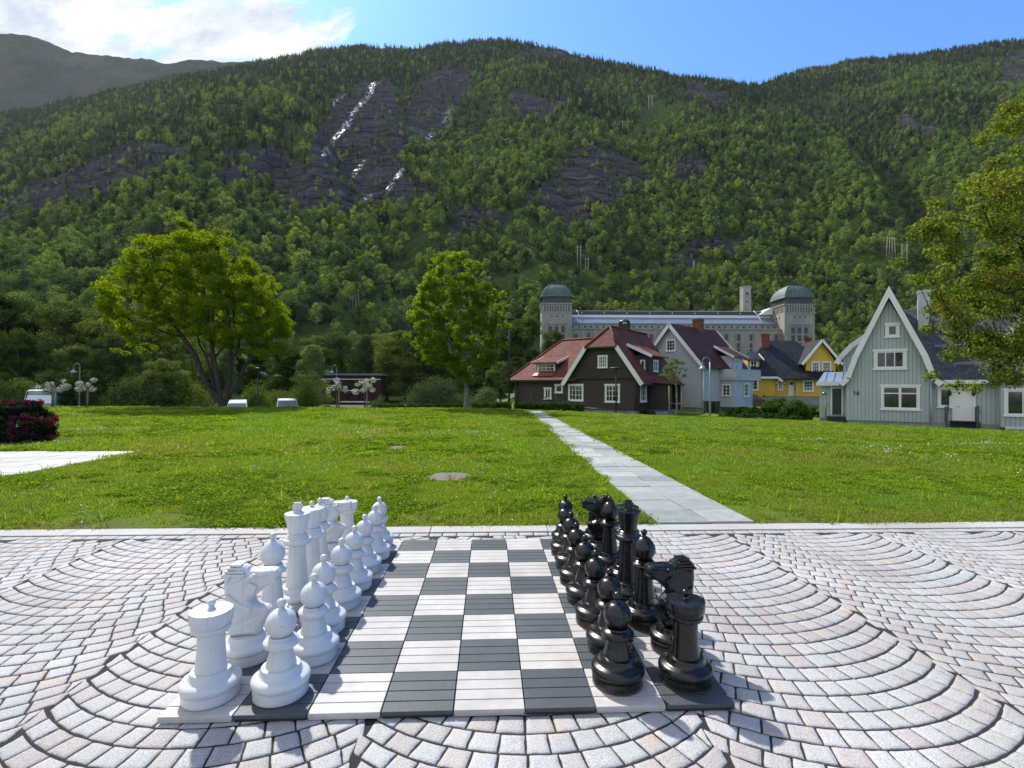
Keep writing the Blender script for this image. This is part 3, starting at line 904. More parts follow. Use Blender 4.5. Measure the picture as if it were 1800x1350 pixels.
# ------------------------------------------------------------------ trees
M_BARK = mat('bark', (.060, .048, .036), .9, .3, 6, .8, 30, .02)
M_BARK_PALE = mat('pale_bark', (.17, .16, .14), .85, .35, 5, .6, 30, .02)
M_LEAF_MAPLE = leaf_mat('maple_leaf', (.075, .130, .014), (.150, .210, .022), .58, .5, (1.75, 1.65, .4))
M_LEAF_ASH = leaf_mat('ash_leaf', (.230, .320, .040), (.380, .470, .070), .70, .5, (1.8, 1.6, .5))
M_LEAF_BUSH = leaf_mat('light_bush_leaf', (.090, .150, .025), (.165, .230, .045), .4, .5, (1.6, 1.5, .6))
M_LEAF_NEAR = leaf_mat('rowan_leaf', (.080, .125, .022), (.185, .235, .050), .55, .5, (1.7, 1.6, .6), (.22, .12, .05))
M_LEAF_DARK = leaf_mat('dark_leaf', (.055, .092, .032), (.125, .165, .058), .28, .5, (1.5, 1.5, .7))
M_LEAF_PALE = leaf_mat('pale_leaf', (.090, .140, .055), (.16, .21, .095), .30, .5, (1.5, 1.5, .8))
M_LEAF_HEDGE = leaf_mat('hedge_leaf', (.045, .080, .020), (.105, .150, .040), .25, .5)
M_LEAF_SHRUB = leaf_mat('shrub_leaf', (.030, .075, .016), (.070, .140, .030), .28, .45)
M_BLOSSOM = mat('white_blossom', (.78, .74, .68), .8, .1, bump=0)
M_STAKE = mat('wooden_stake', (.24, .17, .10), .85, .2, 8, .4, 40)

def quads(C, N, size, asp=.55, rs=None, T=None, taper=True):
    """leaf shaped quads at C with normals N"""
    rs = rs or RS; n = len(C)
    N = N / (np.linalg.norm(N, axis=1, keepdims=True) + 1e-9)
    if T is None: T = rs.randn(n, 3)
    T = T - N * (T * N).sum(1, keepdims=True); T /= np.linalg.norm(T, axis=1, keepdims=True) + 1e-9
    B = np.cross(N, T)
    s = (size * (0.7 + .6 * rs.rand(n)))[:, None] if np.isscalar(size) else size[:, None]
    a = C - T * s * .5; c = C + T * s * .5
    b = C + B * s * asp * .5 - T * s * .08 + N * s * .10; d = C - B * s * asp * .5 - T * s * .08 + N * s * .10
    V = np.stack([a, b, c, d], 1).reshape(-1, 3)
    F = np.arange(4 * n).reshape(n, 4)
    return V, F

def clump_leaves(cl, per, size, rs, flat=.6, up=.5, out=None, sig=.55, nj=.55):
    """cl: (n,4) centre+radius.  leaves fill flattened clumps, denser near their skin"""
    n = len(cl); k = np.maximum(3, (per * (cl[:, 3] / cl[:, 3].mean()) ** 2)).astype(int)
    idx = np.repeat(np.arange(n), k); m = len(idx)
    d = rs.randn(m, 3); d /= np.linalg.norm(d, axis=1, keepdims=True)
    rad = (rs.rand(m) ** sig)[:, None]
    off = d * rad; off[:, 2] *= flat
    C = cl[idx, :3] + off * cl[idx, 3:4]
    N = d * .9 + rs.randn(m, 3) * nj; N[:, 2] += up
    T = off + rs.randn(m, 3) * .5; T[:, 2] -= .35
    V, F = quads(C, N, size, .6, rs, T)
    cr = rs.rand(n)
    r = np.clip(cr[idx] * .45 + rs.rand(m) * .6, 0, 1)
    return V, F, r

def skeleton(clumps, stems, r_tip=.012, seg=.8, rs=None, bend=.25, e=.5):
    """stems: list of chains of points starting at the root. returns MB of limbs"""
    rs = rs or RS
    P = []; par = []; 
    for ch in stems:
        prev = -1
        for q in ch:
            q = Vector(q)
            if prev == -1 and P and (q - P[0]).length < 1e-6: prev = 0; continue
            P.append(q); par.append(prev if prev >= 0 else (-1 if len(P) == 1 else 0)); prev = len(P) - 1
    order = sorted(range(len(clumps)), key=lambda i: (Vector(clumps[i][:3]) - P[0]).length)
    load = [0.0] * len(P)
    arr = [tuple(p) for p in P]
    A = np.array(arr); dep = [0.0] * len(P)
    for i in range(1, len(P)): dep[i] = dep[par[i]] + (P[i] - P[par[i]]).length
    tips = []
    zmin = min(p.z for p in P[1:]) if len(P) > 1 else 0
    for i in order:
        c = Vector(clumps[i][:3])
        A = np.array([tuple(p) for p in P]); dd = np.linalg.norm(A - np.array(c), axis=1)
        cost = dd + .28 * np.array(dep) + np.where(A[:, 2] > c.z + .1, (A[:, 2] - c.z) * 1.2, 0)
        cost[0] += 50
        k = int(np.argmin(cost)); st = P[k]; L = (c - st).length; ns = max(1, int(L / seg))
        prev = k; side = Vector(rs.randn(3)) * .08 * L
        for q in range(1, ns + 1):
            t = q / ns
            p = st.lerp(c, t) + side * sin(pi * t) + Vector((0, 0, 1)) * (bend * L * .3 * (t - t * t) * -1.2)
            P.append(p); par.append(prev); dep.append(dep[prev] + (p - P[prev]).length); load.append(0); prev = len(P) - 1
        load[prev] += 1; tips.append(prev)
    for i in range(len(P) - 1, 0, -1): load[par[i]] += load[i] if load[i] > 0 else .2
    rad = [r_tip * max(load[i], .6) ** e for i in range(len(P))]
    return P, par, rad

def limbs_mb(P, par, rad, flare=1.35):
    b = MB(); kids = {}
    for i in range(1, len(P)): kids.setdefault(par[i], []).append(i)
    # chains: follow the thickest child
    starts = [(0, None)]
    while starts:
        i, pr = starts.pop()
        chain = [] if pr is None else [pr]
        rr = [] if pr is None else [min(rad[pr], rad[i] * 1.15)]
        while True:
            chain.append(i); rr.append(rad[i])
            ks = sorted(kids.get(i, []), key=lambda k: -rad[k])
            if not ks: break
            for k in ks[1:]: starts.append((k, i))
            i = ks[0]
        if len(chain) > 1:
            mx = max(rr); 
            if chain[0] == 0: rr[0] *= flare
            b.tube([P[k] for k in chain], rr, 10 if mx > .09 else (7 if mx > .035 else 4), cap=False)
    return b

def poly_clumps(poly, depth, n, rmin, rmax, rs, yc=0.0, skin=.5, gap=.0):
    """clump centres inside an (x,z) outline, rounded out in y"""
    pl = np.array(poly, float); lo = pl.min(0); hi = pl.max(0); out = []
    emax = 0; tries = 0
    q = lo + (hi - lo) * rs.rand(900, 2); ins = inpoly(q[:, 0], q[:, 1], poly); q = q[ins]
    emax = segdist(q[:, 0], q[:, 1], list(poly) + [poly[0]]).max()
    while len(out) < n and tries < n * 60:
        tries += 1
        x, z = lo + (hi - lo) * rs.rand(2)
        if not inpoly(np.array([x]), np.array([z]), poly)[0]: continue
        e = segdist(np.array([x]), np.array([z]), list(poly) + [poly[0]])[0]
        r = rmin + (rmax - rmin) * rs.rand()
        if e < r * .45: continue
        half = depth * sqrt(min(1, (e / emax) * 1.15))
        y = (rs.rand() ** skin) * (1 if rs.rand() < .5 else -1) * half
        ok = True
        for o in out:
            if (o[0] - x) ** 2 + (o[1] - y) ** 2 + (o[2] - z) ** 2 < (gap * (r + o[3])) ** 2: ok = False; break
        if ok: out.append((x, y + yc, z, r))
    return np.array(out)

def make_tree(name, cl, stems, leafmat, bark, per, size, seed, r_tip=.012, e=.5, flat=.6, label=None, cat='tree', group=None, loc=(0, 0, 0), rz=0, link=True, seg=.8, up=.5, twigs=0, sig=.55):
    rs = np.random.RandomState(seed)
    root = empty(name, loc, rz, label, cat, group)
    P, par, rad = skeleton(cl, stems, r_tip, seg, rs, e=e)
    b = limbs_mb(P, par, rad)
    if twigs:
        for c in cl:
            for _ in range(twigs):
                d = Vector(rs.randn(3)); d.z *= .5; d.normalize()
                b.tube([Vector(c[:3]), Vector(c[:3]) + d * c[3] * .9], [r_tip * .5, r_tip * .2], 3, cap=False)
    b.build('trunk', bark, root, uv=False)
    V, F, r = clump_leaves(cl, per, size, rs, flat, up, sig=sig)
    np_mesh('crown', V, F, leafmat, root, rnd=r)
    return root

def ground_pt(px, d):
    x, y = xy(px, d); return (x, y, Hs(x, y))

M33 = 33 / FPX
# --- the big many-stemmed maple on the left
def P2(pts, ox, oy, s): return [((x - ox) * s, (oy - y) * s) for x, y in pts]
MP = P2([(179, 492), (183, 515), (192, 545), (200, 570), (212, 598), (220, 622), (262, 600), (300, 585), (330, 590), (360, 600), (400, 612), (440, 625), (490, 632), (507, 618), (490, 600), (512, 560), (505, 540), (488, 515), (482, 490),
         (462, 478), (440, 460), (425, 440), (415, 418), (390, 405), (360, 398), (330, 384), (315, 392), (318, 412), (298, 414), (275, 412), (252, 414), (248, 430), (232, 442), (220, 455), (214, 480), (195, 488)], 391, 716, M33)
rs = np.random.RandomState(11)
MP = [(x * .92 + .10, z) for x, z in MP]
cl = poly_clumps(MP, 4.4, 380, .36, .72, rs, skin=.6, gap=.38)
extra = []
for (x, z) in P2([(182, 497), (188, 530), (196, 560), (224, 618), (250, 606), (322, 390), (345, 396), (250, 418), (470, 482), (506, 556), (500, 618), (478, 622), (222, 458), (300, 416), (404, 412), (436, 452)], 391, 716, M33):
    for _ in range(2): extra.append((x + rs.randn() * .1, rs.randn() * .8, z + rs.randn() * .1, .32))
cl = np.vstack([cl, extra])
stems = [[(0, 0, 0), (-.15, 0, .35), (-.75, -.1, 1.2), (-1.25, -.1, 2.2), (-1.75, 0, 3.4), (-2.5, -.1, 4.6), (-3.2, -.2, 5.6)],
         [(0, 0, 0), (-.15, .1, .45), (-.45, .2, 1.6), (-.85, .3, 3.0), (-1.1, .5, 4.6), (-1.4, .6, 6.4), (-1.7, .6, 8.4)],
         [(0, 0, 0), (.0, -.1, .5), (-.1, -.3, 1.8), (-.3, -.4, 3.2), (-.45, -.4, 5.0), (-.3, -.5, 7.0)],
         [(0, 0, 0), (.22, .0, .45), (.40, .05, 1.6), (.45, .1, 3.0), (.50, .2, 4.6), (.6, .2, 6.4), (.5, .2, 8.2)],
         [(0, 0, 0), (.25, .1, .5), (.75, .3, 1.6), (1.2, .5, 2.8), (2.0, .6, 3.9), (3.0, .6, 4.6)],
         [(0, 0, 0), (-.3, .1, .4), (-1.0, .5, 2.0), (-1.7, 1.2, 3.3), (-2.6, 1.8, 4.3)]]
make_tree('maple_tree', cl, stems, M_LEAF_MAPLE, M_BARK, 290, .125, 5, r_tip=.0135, e=.50, flat=.55, up=.5,
          label='big maple with several dark stems and a broad windswept yellow-green crown', loc=ground_pt(391, 33), rz=-YAW, twigs=2)
# --- second, narrower tree
M32 = 32 / FPX
AP = P2([(792, 437), (762, 452), (752, 478), (738, 500), (733, 520), (722, 545), (724, 570), (716, 590), (728, 612), (745, 634), (768, 650), (795, 668), (822, 676), (850, 664), (872, 636), (885, 600), (896, 565), (885, 545), (878, 518), (862, 500), (850, 480), (840, 460), (825, 445), (808, 440)], 822, 718, M32)
rs = np.random.RandomState(3)
cl = poly_clumps(AP, 2.9, 300, .22, .48, rs, skin=.6, gap=.40)
ex = [(x + rs.randn() * .08, rs.randn() * .4, z, .28) for (x, z) in P2([(796, 441), (812, 446), (764, 456), (740, 502), (724, 548), (720, 590), (738, 622), (893, 570), (886, 516), (884, 604), (866, 632), (842, 462), (800, 640)], 822, 718, M32) for _ in range(2)]
cl = np.vstack([cl, ex])
stems = [[(0, 0, 0), (-.02, 0, .8), (-.05, 0, 1.8), (-.12, 0, 3.0), (-.25, 0, 4.5), (-.45, 0, 6.2), (-.7, 0, 8.2)],
         [(0, 0, 0), (-.02, 0, 1.2), (.3, .1, 2.6), (.7, .2, 4.0), (.9, .2, 5.4)], [(0, 0, 0), (-.02, 0, 1.3), (-.5, -.1, 2.8), (-1.1, -.2, 4.2), (-1.5, -.2, 5.6)]]
make_tree('ash_tree', cl, stems, M_LEAF_ASH, M_BARK_PALE, 270, .105, 6, r_tip=.0085, e=.52, flat=.7, up=.6,
          label='slender light green tree with a pale straight trunk in the middle of the lawn edge', loc=ground_pt(821, 32), rz=-YAW, twigs=2)

# --- tree reaching into the picture on the right
rs = np.random.RandomState(8)
DN = 11.0; MN = DN / FPX
NP = [(1812, 95), (1800, 170), (1778, 180), (1770, 200), (1745, 225), (1760, 250), (1722, 290), (1700, 330), (1672, 355), (1640, 388), (1662, 418), (1622, 445), (1640, 470), (1612, 486), (1630, 500), (1622, 518), (1660, 515), (1640, 540), (1665, 548),
      (1655, 570), (1690, 582), (1715, 590), (1690, 620), (1680, 640), (1700, 660), (1712, 685), (1735, 668), (1765, 676), (1790, 660), (1830, 680), (1900, 690), (2000, 690), (2150, 640), (2260, 500), (2290, 350), (2220, 180), (2100, 60), (1960, -20), (1860, 20)]
NPm = P2(NP, 1985, 800, MN)
cl = poly_clumps(NPm, 2.6, 330, .22, .46, rs, skin=.75, gap=.28)
ex = [(x + .12, rs.randn() * .5, z, .22) for (x, z) in P2([(1800, 175), (1750, 228), (1725, 292), (1676, 356), (1646, 390), (1626, 446), (1618, 487), (1628, 516), (1645, 545), (1662, 572), (1688, 622), (1704, 660), (1714, 680), (1765, 672), (1790, 660), (1740, 600), (1720, 588), (1700, 330)], 1985, 800, MN) for _ in range(2)]
cl = np.vstack([cl, ex])
gx, gy = xy(1985, DN); gz = Hs(gx, gy)
zoff = float(at(1985, 800, DN).z) - gz
cl[:, 2] += zoff
stems = [[(0, 0, 0), (.02, 0, .8), (-.05, 0, 1.6), (-.2, 0, 2.4), (-.2, 0, 3.6), (-.1, .1, 5.0), (0, .1, 6.6)], [(0, 0, 0), (.02, 0, 1.2), (-.6, .1, 2.2), (-1.4, .1, 3.0), (-2.3, .1, 3.9)], [(0, 0, 0), (0, 0, 1.4), (.7, .2, 2.6), (1.5, .2, 3.8)]]
make_tree('rowan_tree', cl, stems, M_LEAF_NEAR, M_BARK, 290, .072, 9, r_tip=.0075, e=.54, flat=.75, up=.3,
          label='olive green tree with rusty flecks hanging into the picture from the right', loc=(gx, gy, gz), rz=-YAW, twigs=3, seg=.4)

# --- young staked trees with white blossom
def blossom_tree(px, d, h, wpx, label, seed, poles=1):
    rs = np.random.RandomState(seed)
    x, y, z = ground_pt(px, d)
    root = empty('blossom_tree', (x, y, z), -YAW, label, 'tree', 'young white-blossomed trees along the far edge of the lawn')
    cls = np.array([(rs.uniform(-1, 1) * wpx, rs.uniform(-.4, .4), h * rs.uniform(.55, .95), rs.uniform(.16, .30)) for _ in range(11)])
    P, par, rad = skeleton(cls, [[(0, 0, 0), (.03, 0, h * .3), (-.02, 0, h * .55), (0, 0, h * .8)]], .010, .3, rs)
    limbs_mb(P, par, rad).build('trunk', M_BARK, root, uv=False)
    V, F, r = clump_leaves(cls, 30, .09, rs, .8); np_mesh('crown', V, F, M_LEAF_PALE, root, rnd=r)
    c2 = cls.copy(); c2[:, 3] *= .85
    V, F, r = clump_leaves(c2, 75, .075, rs, .8, sig=.3); np_mesh('blossom', V, F, M_BLOSSOM, root, rnd=r)
    st = empty('tree_stake', (x + .16, y - .06, z), 0, 'wooden stake beside the ' + label, 'stake', 'wooden stakes of the young trees')
    b = MB(); b.tube([(0, 0, -.1), (0, 0, h * .72)], .045, 8); o = b.build('post', M_STAKE, st, uv=False)
    b = MB(); b.tube([(-.17, .06, h * .62), (0, .05, h * .63), (0.0, -.05, h * .63), (-.17, .06, h * .62)], .012, 5); b.build('tie', M_FRAME, st, uv=False)
blossom_tree(91, 31, 2.0, .75, 'small blossom tree nearest the parked motorhome', 1)
blossom_tree(151, 31, 1.9, .55, 'small blossom tree between motorhome and maple', 2)
blossom_tree(592, 32, 1.9, .55, 'small blossom tree left of the pair by the brick building', 3)
blossom_tree(641, 32, 1.9, .55, 'small blossom tree right of the pair by the brick building', 4)

# --- sapling with two stakes in front of the brown house
rs = np.random.RandomState(21)
cls = poly_clumps(P2([(1178, 618), (1168, 635), (1160, 655), (1170, 665), (1190, 668), (1208, 655), (1210, 640), (1196, 622)], 1190, 727, 36 / FPX), .9, 40, .14, .26, rs, skin=.7, gap=.2)
gp = ground_pt(1190, 36)
make_tree('sapling', cls, [[(0, 0, 0), (0, 0, 1.2), (-.05, 0, 2.2), (-.1, 0, 3.2)]], M_LEAF_PALE, M_BARK_PALE, 55, .10, 22, r_tip=.009, label='thin sapling with sparse leaves between two stakes by the brown house', loc=gp, rz=-YAW, seg=.3)
for k, (px, dx) in enumerate(((1177, 0), (1198, 0))):
    q = ground_pt(px, 36)
    st = empty('tree_stake', q, 0, ('left' if k == 0 else 'right') + ' tall pale stake propping the sapling by the brown house', 'stake', 'stakes beside the sapling')
    b = MB(); b.tube([(0, 0, -.1), ((-.03, .04)[k], 0, 2.2)], .055, 8); b.build('post', M_STAKE, st, uv=False)
    b = MB(); b.tube([((-.02, .03)[k], 0, 1.0), ((.42, -.42)[k], -.02, .95)], .02, 5); b.build('tie', mat('tie_%d' % k, ((.05, .12, .3), (.5, .25, .15))[k], .7, bump=0), st, uv=False)

# --- treeline behind the park: a few grown trees, copied
def blob_clumps(h, w, n, rs, base=.22, shape='oval', r=(.5, .95)):
    out = []
    while len(out) < n:
        t = rs.rand(); z = h * (base + (1 - base) * t)
        prof = {'oval': sqrt(max(0, 1 - (2 * t - .85) ** 2 / 1.35)), 'cone': (1 - t) ** .7 * .95 + .08, 'column': sqrt(max(0, 1 - (2 * t - 1) ** 2)) * .8 + .15}[shape]
        a = rs.rand() * 2 * pi; q = rs.rand() ** .45
        R_ = w / 2 * prof * q * (0.85 + .3 * vnoise(a * 1.3 + 10, t * 4, 3))
        out.append((cos(a) * R_, sin(a) * R_, z, rs.uniform(*r)))
    return np.array(out)
PROTO = []
kinds = [('oval', 11, 9, 110, M_LEAF_DARK, M_BARK), ('oval', 12, 8, 110, M_LEAF_DARK, M_BARK), ('cone', 12, 7, 95, M_LEAF_PALE, M_BARK_PALE), ('column', 11, 5.5, 85, M_LEAF_HEDGE, M_BARK_PALE)]
TL = [(-60, 62, 15, 0), (10, 60, 13.5, 0), (60, 66, 14.0, 1), (112, 60, 13.0, 0), (165, 64, 12.6, 1), (215, 60, 11.5, 0), (262, 66, 12.5, 1), (300, 62, 10.5, 0), (338, 70, 10.5, 0),
      (400, 72, 8.5, 2), (436, 76, 9.2, 3), (475, 84, 8.0, 1), (498, 68, 9.5, 3), (548, 66, 8.6, 2), (30, 52, 9, 3), (205, 52, 8.5, 1), (375, 54, 5.5, 3), (130, 50, 7, 0), (290, 50, 6.0, 1),
      (560, 120, 15, 1), (600, 122, 16, 0), (640, 118, 15, 2), (680, 122, 16, 1), (712, 116, 15.5, 0), (745, 112, 16, 1), (800, 116, 15, 2), (850, 118, 16, 0), (890, 114, 15, 1), (925, 112, 14, 3),
      (880, 62, 5.2, 1), (935, 66, 5.5, 3), (908, 58, 4.5, 0), (860, 56, 4.2, 2), (972, 88, 10.0, 3), (1192, 105, 11.5, 3), (1352, 100, 7.5, 2), (1500, 110, 10, 0), (1530, 95, 8, 3), (1475, 120, 11, 2), (-140, 60, 14, 1), (-230, 66, 15, 0), (1900, 60, 11, 1), (2010, 55, 12, 0)]
TLN = ['dark bushy tree', 'dense dark green tree', 'pale green pointed tree', 'narrow upright tree']
def side(px):
    return ('far outside left' if px < 0 else 'behind the motorhome' if px < 130 else 'left of the maple' if px < 300 else 'behind the maple' if px < 440 else 'left of the brick building' if px < 520 else 'behind the brick building' if px < 700
            else 'behind the slender light green tree' if px < 870 else 'left of the brown house' if px < 945 else 'by the left tower of the power station' if px < 1050 else 'above the grey gabled house' if px < 1300 else 'by the right tower of the power station' if px < 1420 else 'between the yellow house and the power station' if px < 1600 else 'behind the grey-green house')
seen = {}
for (px, d, h, k) in TL:
    rs = np.random.RandomState(100 + k)
    q = ground_pt(px, d); s = h / kinds[k][1]
    seen[(k, side(px))] = seen.get((k, side(px)), 0) + 1
    nn = seen[(k, side(px))]
    lab = '%s %s %s' % (TLN[k], side(px), ['', ', second from the left', ', third from the left', ', fourth from the left'][nn - 1] if nn > 1 else '')
    lab = ('%d m tall ' % round(h) if False else '') + lab.strip().replace(' ,', ',')
    if len(PROTO) <= 99 and not any(p[0] == k for p in PROTO):
        sh, hh, ww, nc, lm, bk = kinds[k]
        c = blob_clumps(hh, ww, nc, rs, .16, sh, (.65, 1.15))
        t = make_tree('background_tree', c, [[(0, 0, 0), (0, 0, hh * .25), (.1, 0, hh * .5), (0, 0, hh * .8)]], lm, bk, 150, .26, 200 + k, r_tip=.022, flat=.65, up=.8, seg=1.2, sig=.35)
        PROTO.append((k, t))
    else:
        t = dup([p[1] for p in PROTO if p[0] == k][0])
    t.location = q; t.scale = (s * (1 + .15 * sin(px)),) * 2 + (s,); t.rotation_euler = (0, 0, px * 1.7)
    tag(t, lab, 'tree', 'trees standing behind the park')

# --- shrubs and hedges
def shrub(px, d, w, dep, h, leafmat, label, name='shrub', n=60, per=120, size=.09, seed=0, rz=0, cat='shrub', group=None, shape='dome', sub=None):
    rs = np.random.RandomState(seed + 500)
    q = ground_pt(px, d)
    out = []
    while len(out) < n:
        p = rs.uniform(-1, 1, 3); p[2] = abs(p[2])
        rr = p[0] ** 2 + p[1] ** 2 + p[2] ** 2 if shape == 'dome' else max(abs(p[0]), abs(p[1]), abs(p[2])) ** 2
        if rr > 1 or rr < .22: continue
        r = rs.uniform(.14, .24) * h if shape == 'dome' else .18
        out.append((p[0] * (w / 2 - r * .6), p[1] * (dep / 2 - r * .6), p[2] * (h - r * .7), r))
    cl = np.array(out)
    root = empty(name, q, -YAW + rz, label, cat, group)
    b = MB()
    for k in range(0, n, 3): b.tube([(cl[k][0] * .25, cl[k][1] * .25, -.05), (cl[k][0] * .7, cl[k][1] * .7, cl[k][2] * .6), cl[k][:3]], [.03, .02, .008], 4, cap=False)
    b.build('stems', M_BARK, root, uv=False)
    V, F, r = clump_leaves(cl, per, size, rs, .85, .4, sig=.4)
    np_mesh('foliage', V, F, leafmat, root, rnd=r)
    if sub:
        m, k, s2 = sub; c2 = cl[cl[:, 2] > h * .3]
        V, F, r = clump_leaves(c2, k, s2, rs, .9, .4, sig=.12); np_mesh('blossom', V, F, m, root, rnd=r)
    return root
shrub(768, 47, 8.2, 4.2, 4.6, M_LEAF_PALE, 'large rounded pale green bush behind the slender light green tree', n=190, per=110, size=.14, seed=1)
shrub(855, 46, 3.5, 2.6, 3.4, M_LEAF_PALE, 'pale bush between the slender tree and the brown house', n=80, per=100, size=.13, seed=2)
shrub(866, 41, 1.9, 1.6, 1.7, M_LEAF_PALE, 'small white-flowering bush beside the brown house', n=50, seed=3, sub=(M_BLOSSOM, 60, .07))
shrub(722, 42, 2.6, 1.8, 1.5, M_LEAF_BUSH, 'low light green bush behind the left hedge end', n=50, seed=4, size=.11)
shrub(405, 46, 3.2, 2.5, 3.3, M_LEAF_DARK, 'rounded dark bush right of the maple trunk', n=80, per=110, size=.13, seed=5)
shrub(450, 48, 3.6, 2.5, 4.3, M_LEAF_HEDGE, 'tall bush in front of the brick building, nearer the maple', n=90, per=110, size=.13, seed=6)
shrub(540, 46, 3.6, 2.6, 5.0, M_LEAF_HEDGE, 'tall feathery bush in front of the middle of the brick building', n=110, per=110, size=.12, seed=7)
shrub(490, 52, 3.6, 2.6, 3.6, M_LEAF_DARK, 'dark bush between the two tall bushes', n=70, seed=8, size=.13)
shrub(572, 46, 2.2, 1.8, 2.0, M_LEAF_HEDGE, 'low bush under the left blossom tree of the pair', n=40, seed=10, size=.12)
shrub(665, 44, 2.4, 1.8, 1.6, M_LEAF_BUSH, 'low bush right of the blossom tree pair', n=40, seed=11, size=.12)
shrub(668, 50, 2.6, 2.2, 2.7, M_LEAF_DARK, 'dark bush at the right end of the brick building', n=60, seed=9, size=.13)
for k, (px, w, h, d) in enumerate([(20, 9, 4.5, 48), (130, 9, 4.2, 50), (235, 8, 5.0, 48), (320, 7, 4.6, 50), (-90, 10, 5, 50)]):
    shrub(px, d, w, 3.5, h, M_LEAF_DARK, ['broad dark thicket behind the flower planter', 'broad dark thicket between the two left blossom trees', 'broad dark thicket left of the maple trunk', 'broad dark thicket behind the maple trunk', 'broad dark thicket beyond the left edge'][k], 'thicket', n=150, per=95, size=.17, seed=20 + k, group='thickets at the foot of the trees')
def hedge(px0, px1, d0, d1, w, h, label, seed, n=90):
    a = ground_pt(px0, d0); b = ground_pt(px1, d1); L = math.hypot(b[0] - a[0], b[1] - a[1])
    pm_ = (px0 + px1) / 2
    o = shrub(pm_, (d0 + d1) / 2, L, w, h, M_LEAF_HEDGE, label, 'hedge', n=n, per=130, size=.075, seed=seed, rz=YAW + atan2(b[1] - a[1], b[0] - a[0]), cat='hedge', group='clipped low hedges', shape='box')
    o.location = ((a[0] + b[0]) / 2, (a[1] + b[1]) / 2, (a[2] + b[2]) / 2 - .02)
    return o
hedge(668, 712, 35, 34, .8, .62, 'short clipped hedge at the far left of the hedge row', 40, 90)
hedge(716, 818, 33.6, 33.2, .8, .50, 'clipped hedge left of the slender tree trunk', 41, 190)
hedge(828, 900, 33, 32.8, .9, .60, 'clipped hedge right of the slender tree trunk', 42, 150)
hedge(903, 1026, 33.5, 33.8, 1.0, .68, 'long clipped hedge in front of the brown house', 43, 230)
shrub(1378, 38.5, 4.2, 3.0, 1.75, M_LEAF_SHRUB, 'glossy dark rounded bush before the yellow house', n=130, per=130, size=.13, seed=44)
shrub(1318, 39, 5.0, 2.2, .95, M_LEAF_SHRUB, 'low spreading shrub left of the rounded bush', n=90, per=110, size=.11, seed=45)
shrub(1335, 36.5, 6.6, 1.4, .5, M_LEAF_SHRUB, 'low front border of leaves along the lawn edge', n=110, per=90, size=.10, seed=46)
shrub(1425, 47, 3.2, 2.2, 1.0, M_LEAF_SHRUB, 'small shrub between the yellow house and the green door', n=50, per=90, size=.12, seed=47)
shrub(1138, 40, 1.5, 1.0, .75, M_LEAF_SHRUB, 'little shrub at the corner of the brown house', n=30, per=90, size=.09, seed=48)
# ------------------------------------------------------------------ buildings
def roof_mat(name, c0, c1, bw=.25, bh=.33, rough=.75, moss=None, bump=.8):
    n = NT(name); uv = n.coord('UV')
    br = n.N('ShaderNodeTexBrick', {'Vector': uv, 'Color1': (*c0, 1), 'Color2': (*c1, 1), 'Mortar': tuple(x * .35 for x in c0) + (1,), 'Scale': 1, 'Mortar Size': .012, 'Mortar Smooth': .3, 'Bias': 0, 'Brick Width': bw, 'Row Height': bh})
    f = n.noise(n.coord(), .8, 5, .65); f2 = n.noise(n.coord(), 9, 4, .7)
    c = n.mix(1, br.outputs[0], n.ramp(f, [(.3, (.62, .60, .60)), (.7, (1.25, 1.2, 1.15))]), 'MULTIPLY')
    c = n.mix(1, c, n.ramp(f2, [(.3, (.75, .75, .75)), (.7, (1.2, 1.2, 1.2))]), 'MULTIPLY')
    if moss: c = n.mix(n.mr(f2, .58, .72), c, moss)
    s = n.N('ShaderNodeSeparateXYZ', {0: uv}); saw = n.math('FRACT', n.math('DIVIDE', s.outputs[1], bh))
    h = n.math('SUBTRACT', n.math('MULTIPLY', saw, -1.0), n.math('MULTIPLY', br.outputs[1], .6))
    return n.set(col=c, rough=rough, spec=.22, nor=n.bump(h, bump, .03))
def paint(name, c, rough=.55, var=.06, bs=25):
    n = NT(name); o = n.coord(); g = n.noise(o, 1.2, 5, .6); h = n.noise(n.N('ShaderNodeMapping', {0: o, 3: (6, 6, 1)}).outputs[0], 3, 4, .6)
    col = n.mix(1, c, n.ramp(g, [(.3, (1 - var * 2,) * 3), (.7, (1 + var,) * 3)]), 'MULTIPLY')
    col = n.mix(1, col, n.ramp(h, [(.3, (1 - var,) * 3), (.7, (1 + var * .6,) * 3)]), 'MULTIPLY')
    return n.set(col=col, rough=rough, nor=n.bump(n.noise(o, bs, 3), .12, .01))
n = NT('window_glass'); f = n.noise(n.coord(), 1.6, 3)
n.set(col=n.ramp(f, [(.35, (.010, .012, .013)), (.6, (.030, .031, .03)), (.75, (.10, .095, .085))]), rough=.06, spec=.9)
M_GLASS = n.m
M_WHITE = paint('white_paint', (.74, .75, .75), .45, .04)
M_CONC = mat('plinth_concrete', (.27, .27, .26), .9, .15, 2, .3, 20, .02)
M_BRICK = roof_mat('chimney_brick', (.20, .075, .055), (.27, .11, .085), .22, .075, .9, bump=.4)
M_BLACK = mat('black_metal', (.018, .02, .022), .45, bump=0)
M_ZINC = mat('zinc_sheet', (.34, .40, .46), .35, .10, 2, .05, 10, metal=.5)
M_CORR = M_ZINC

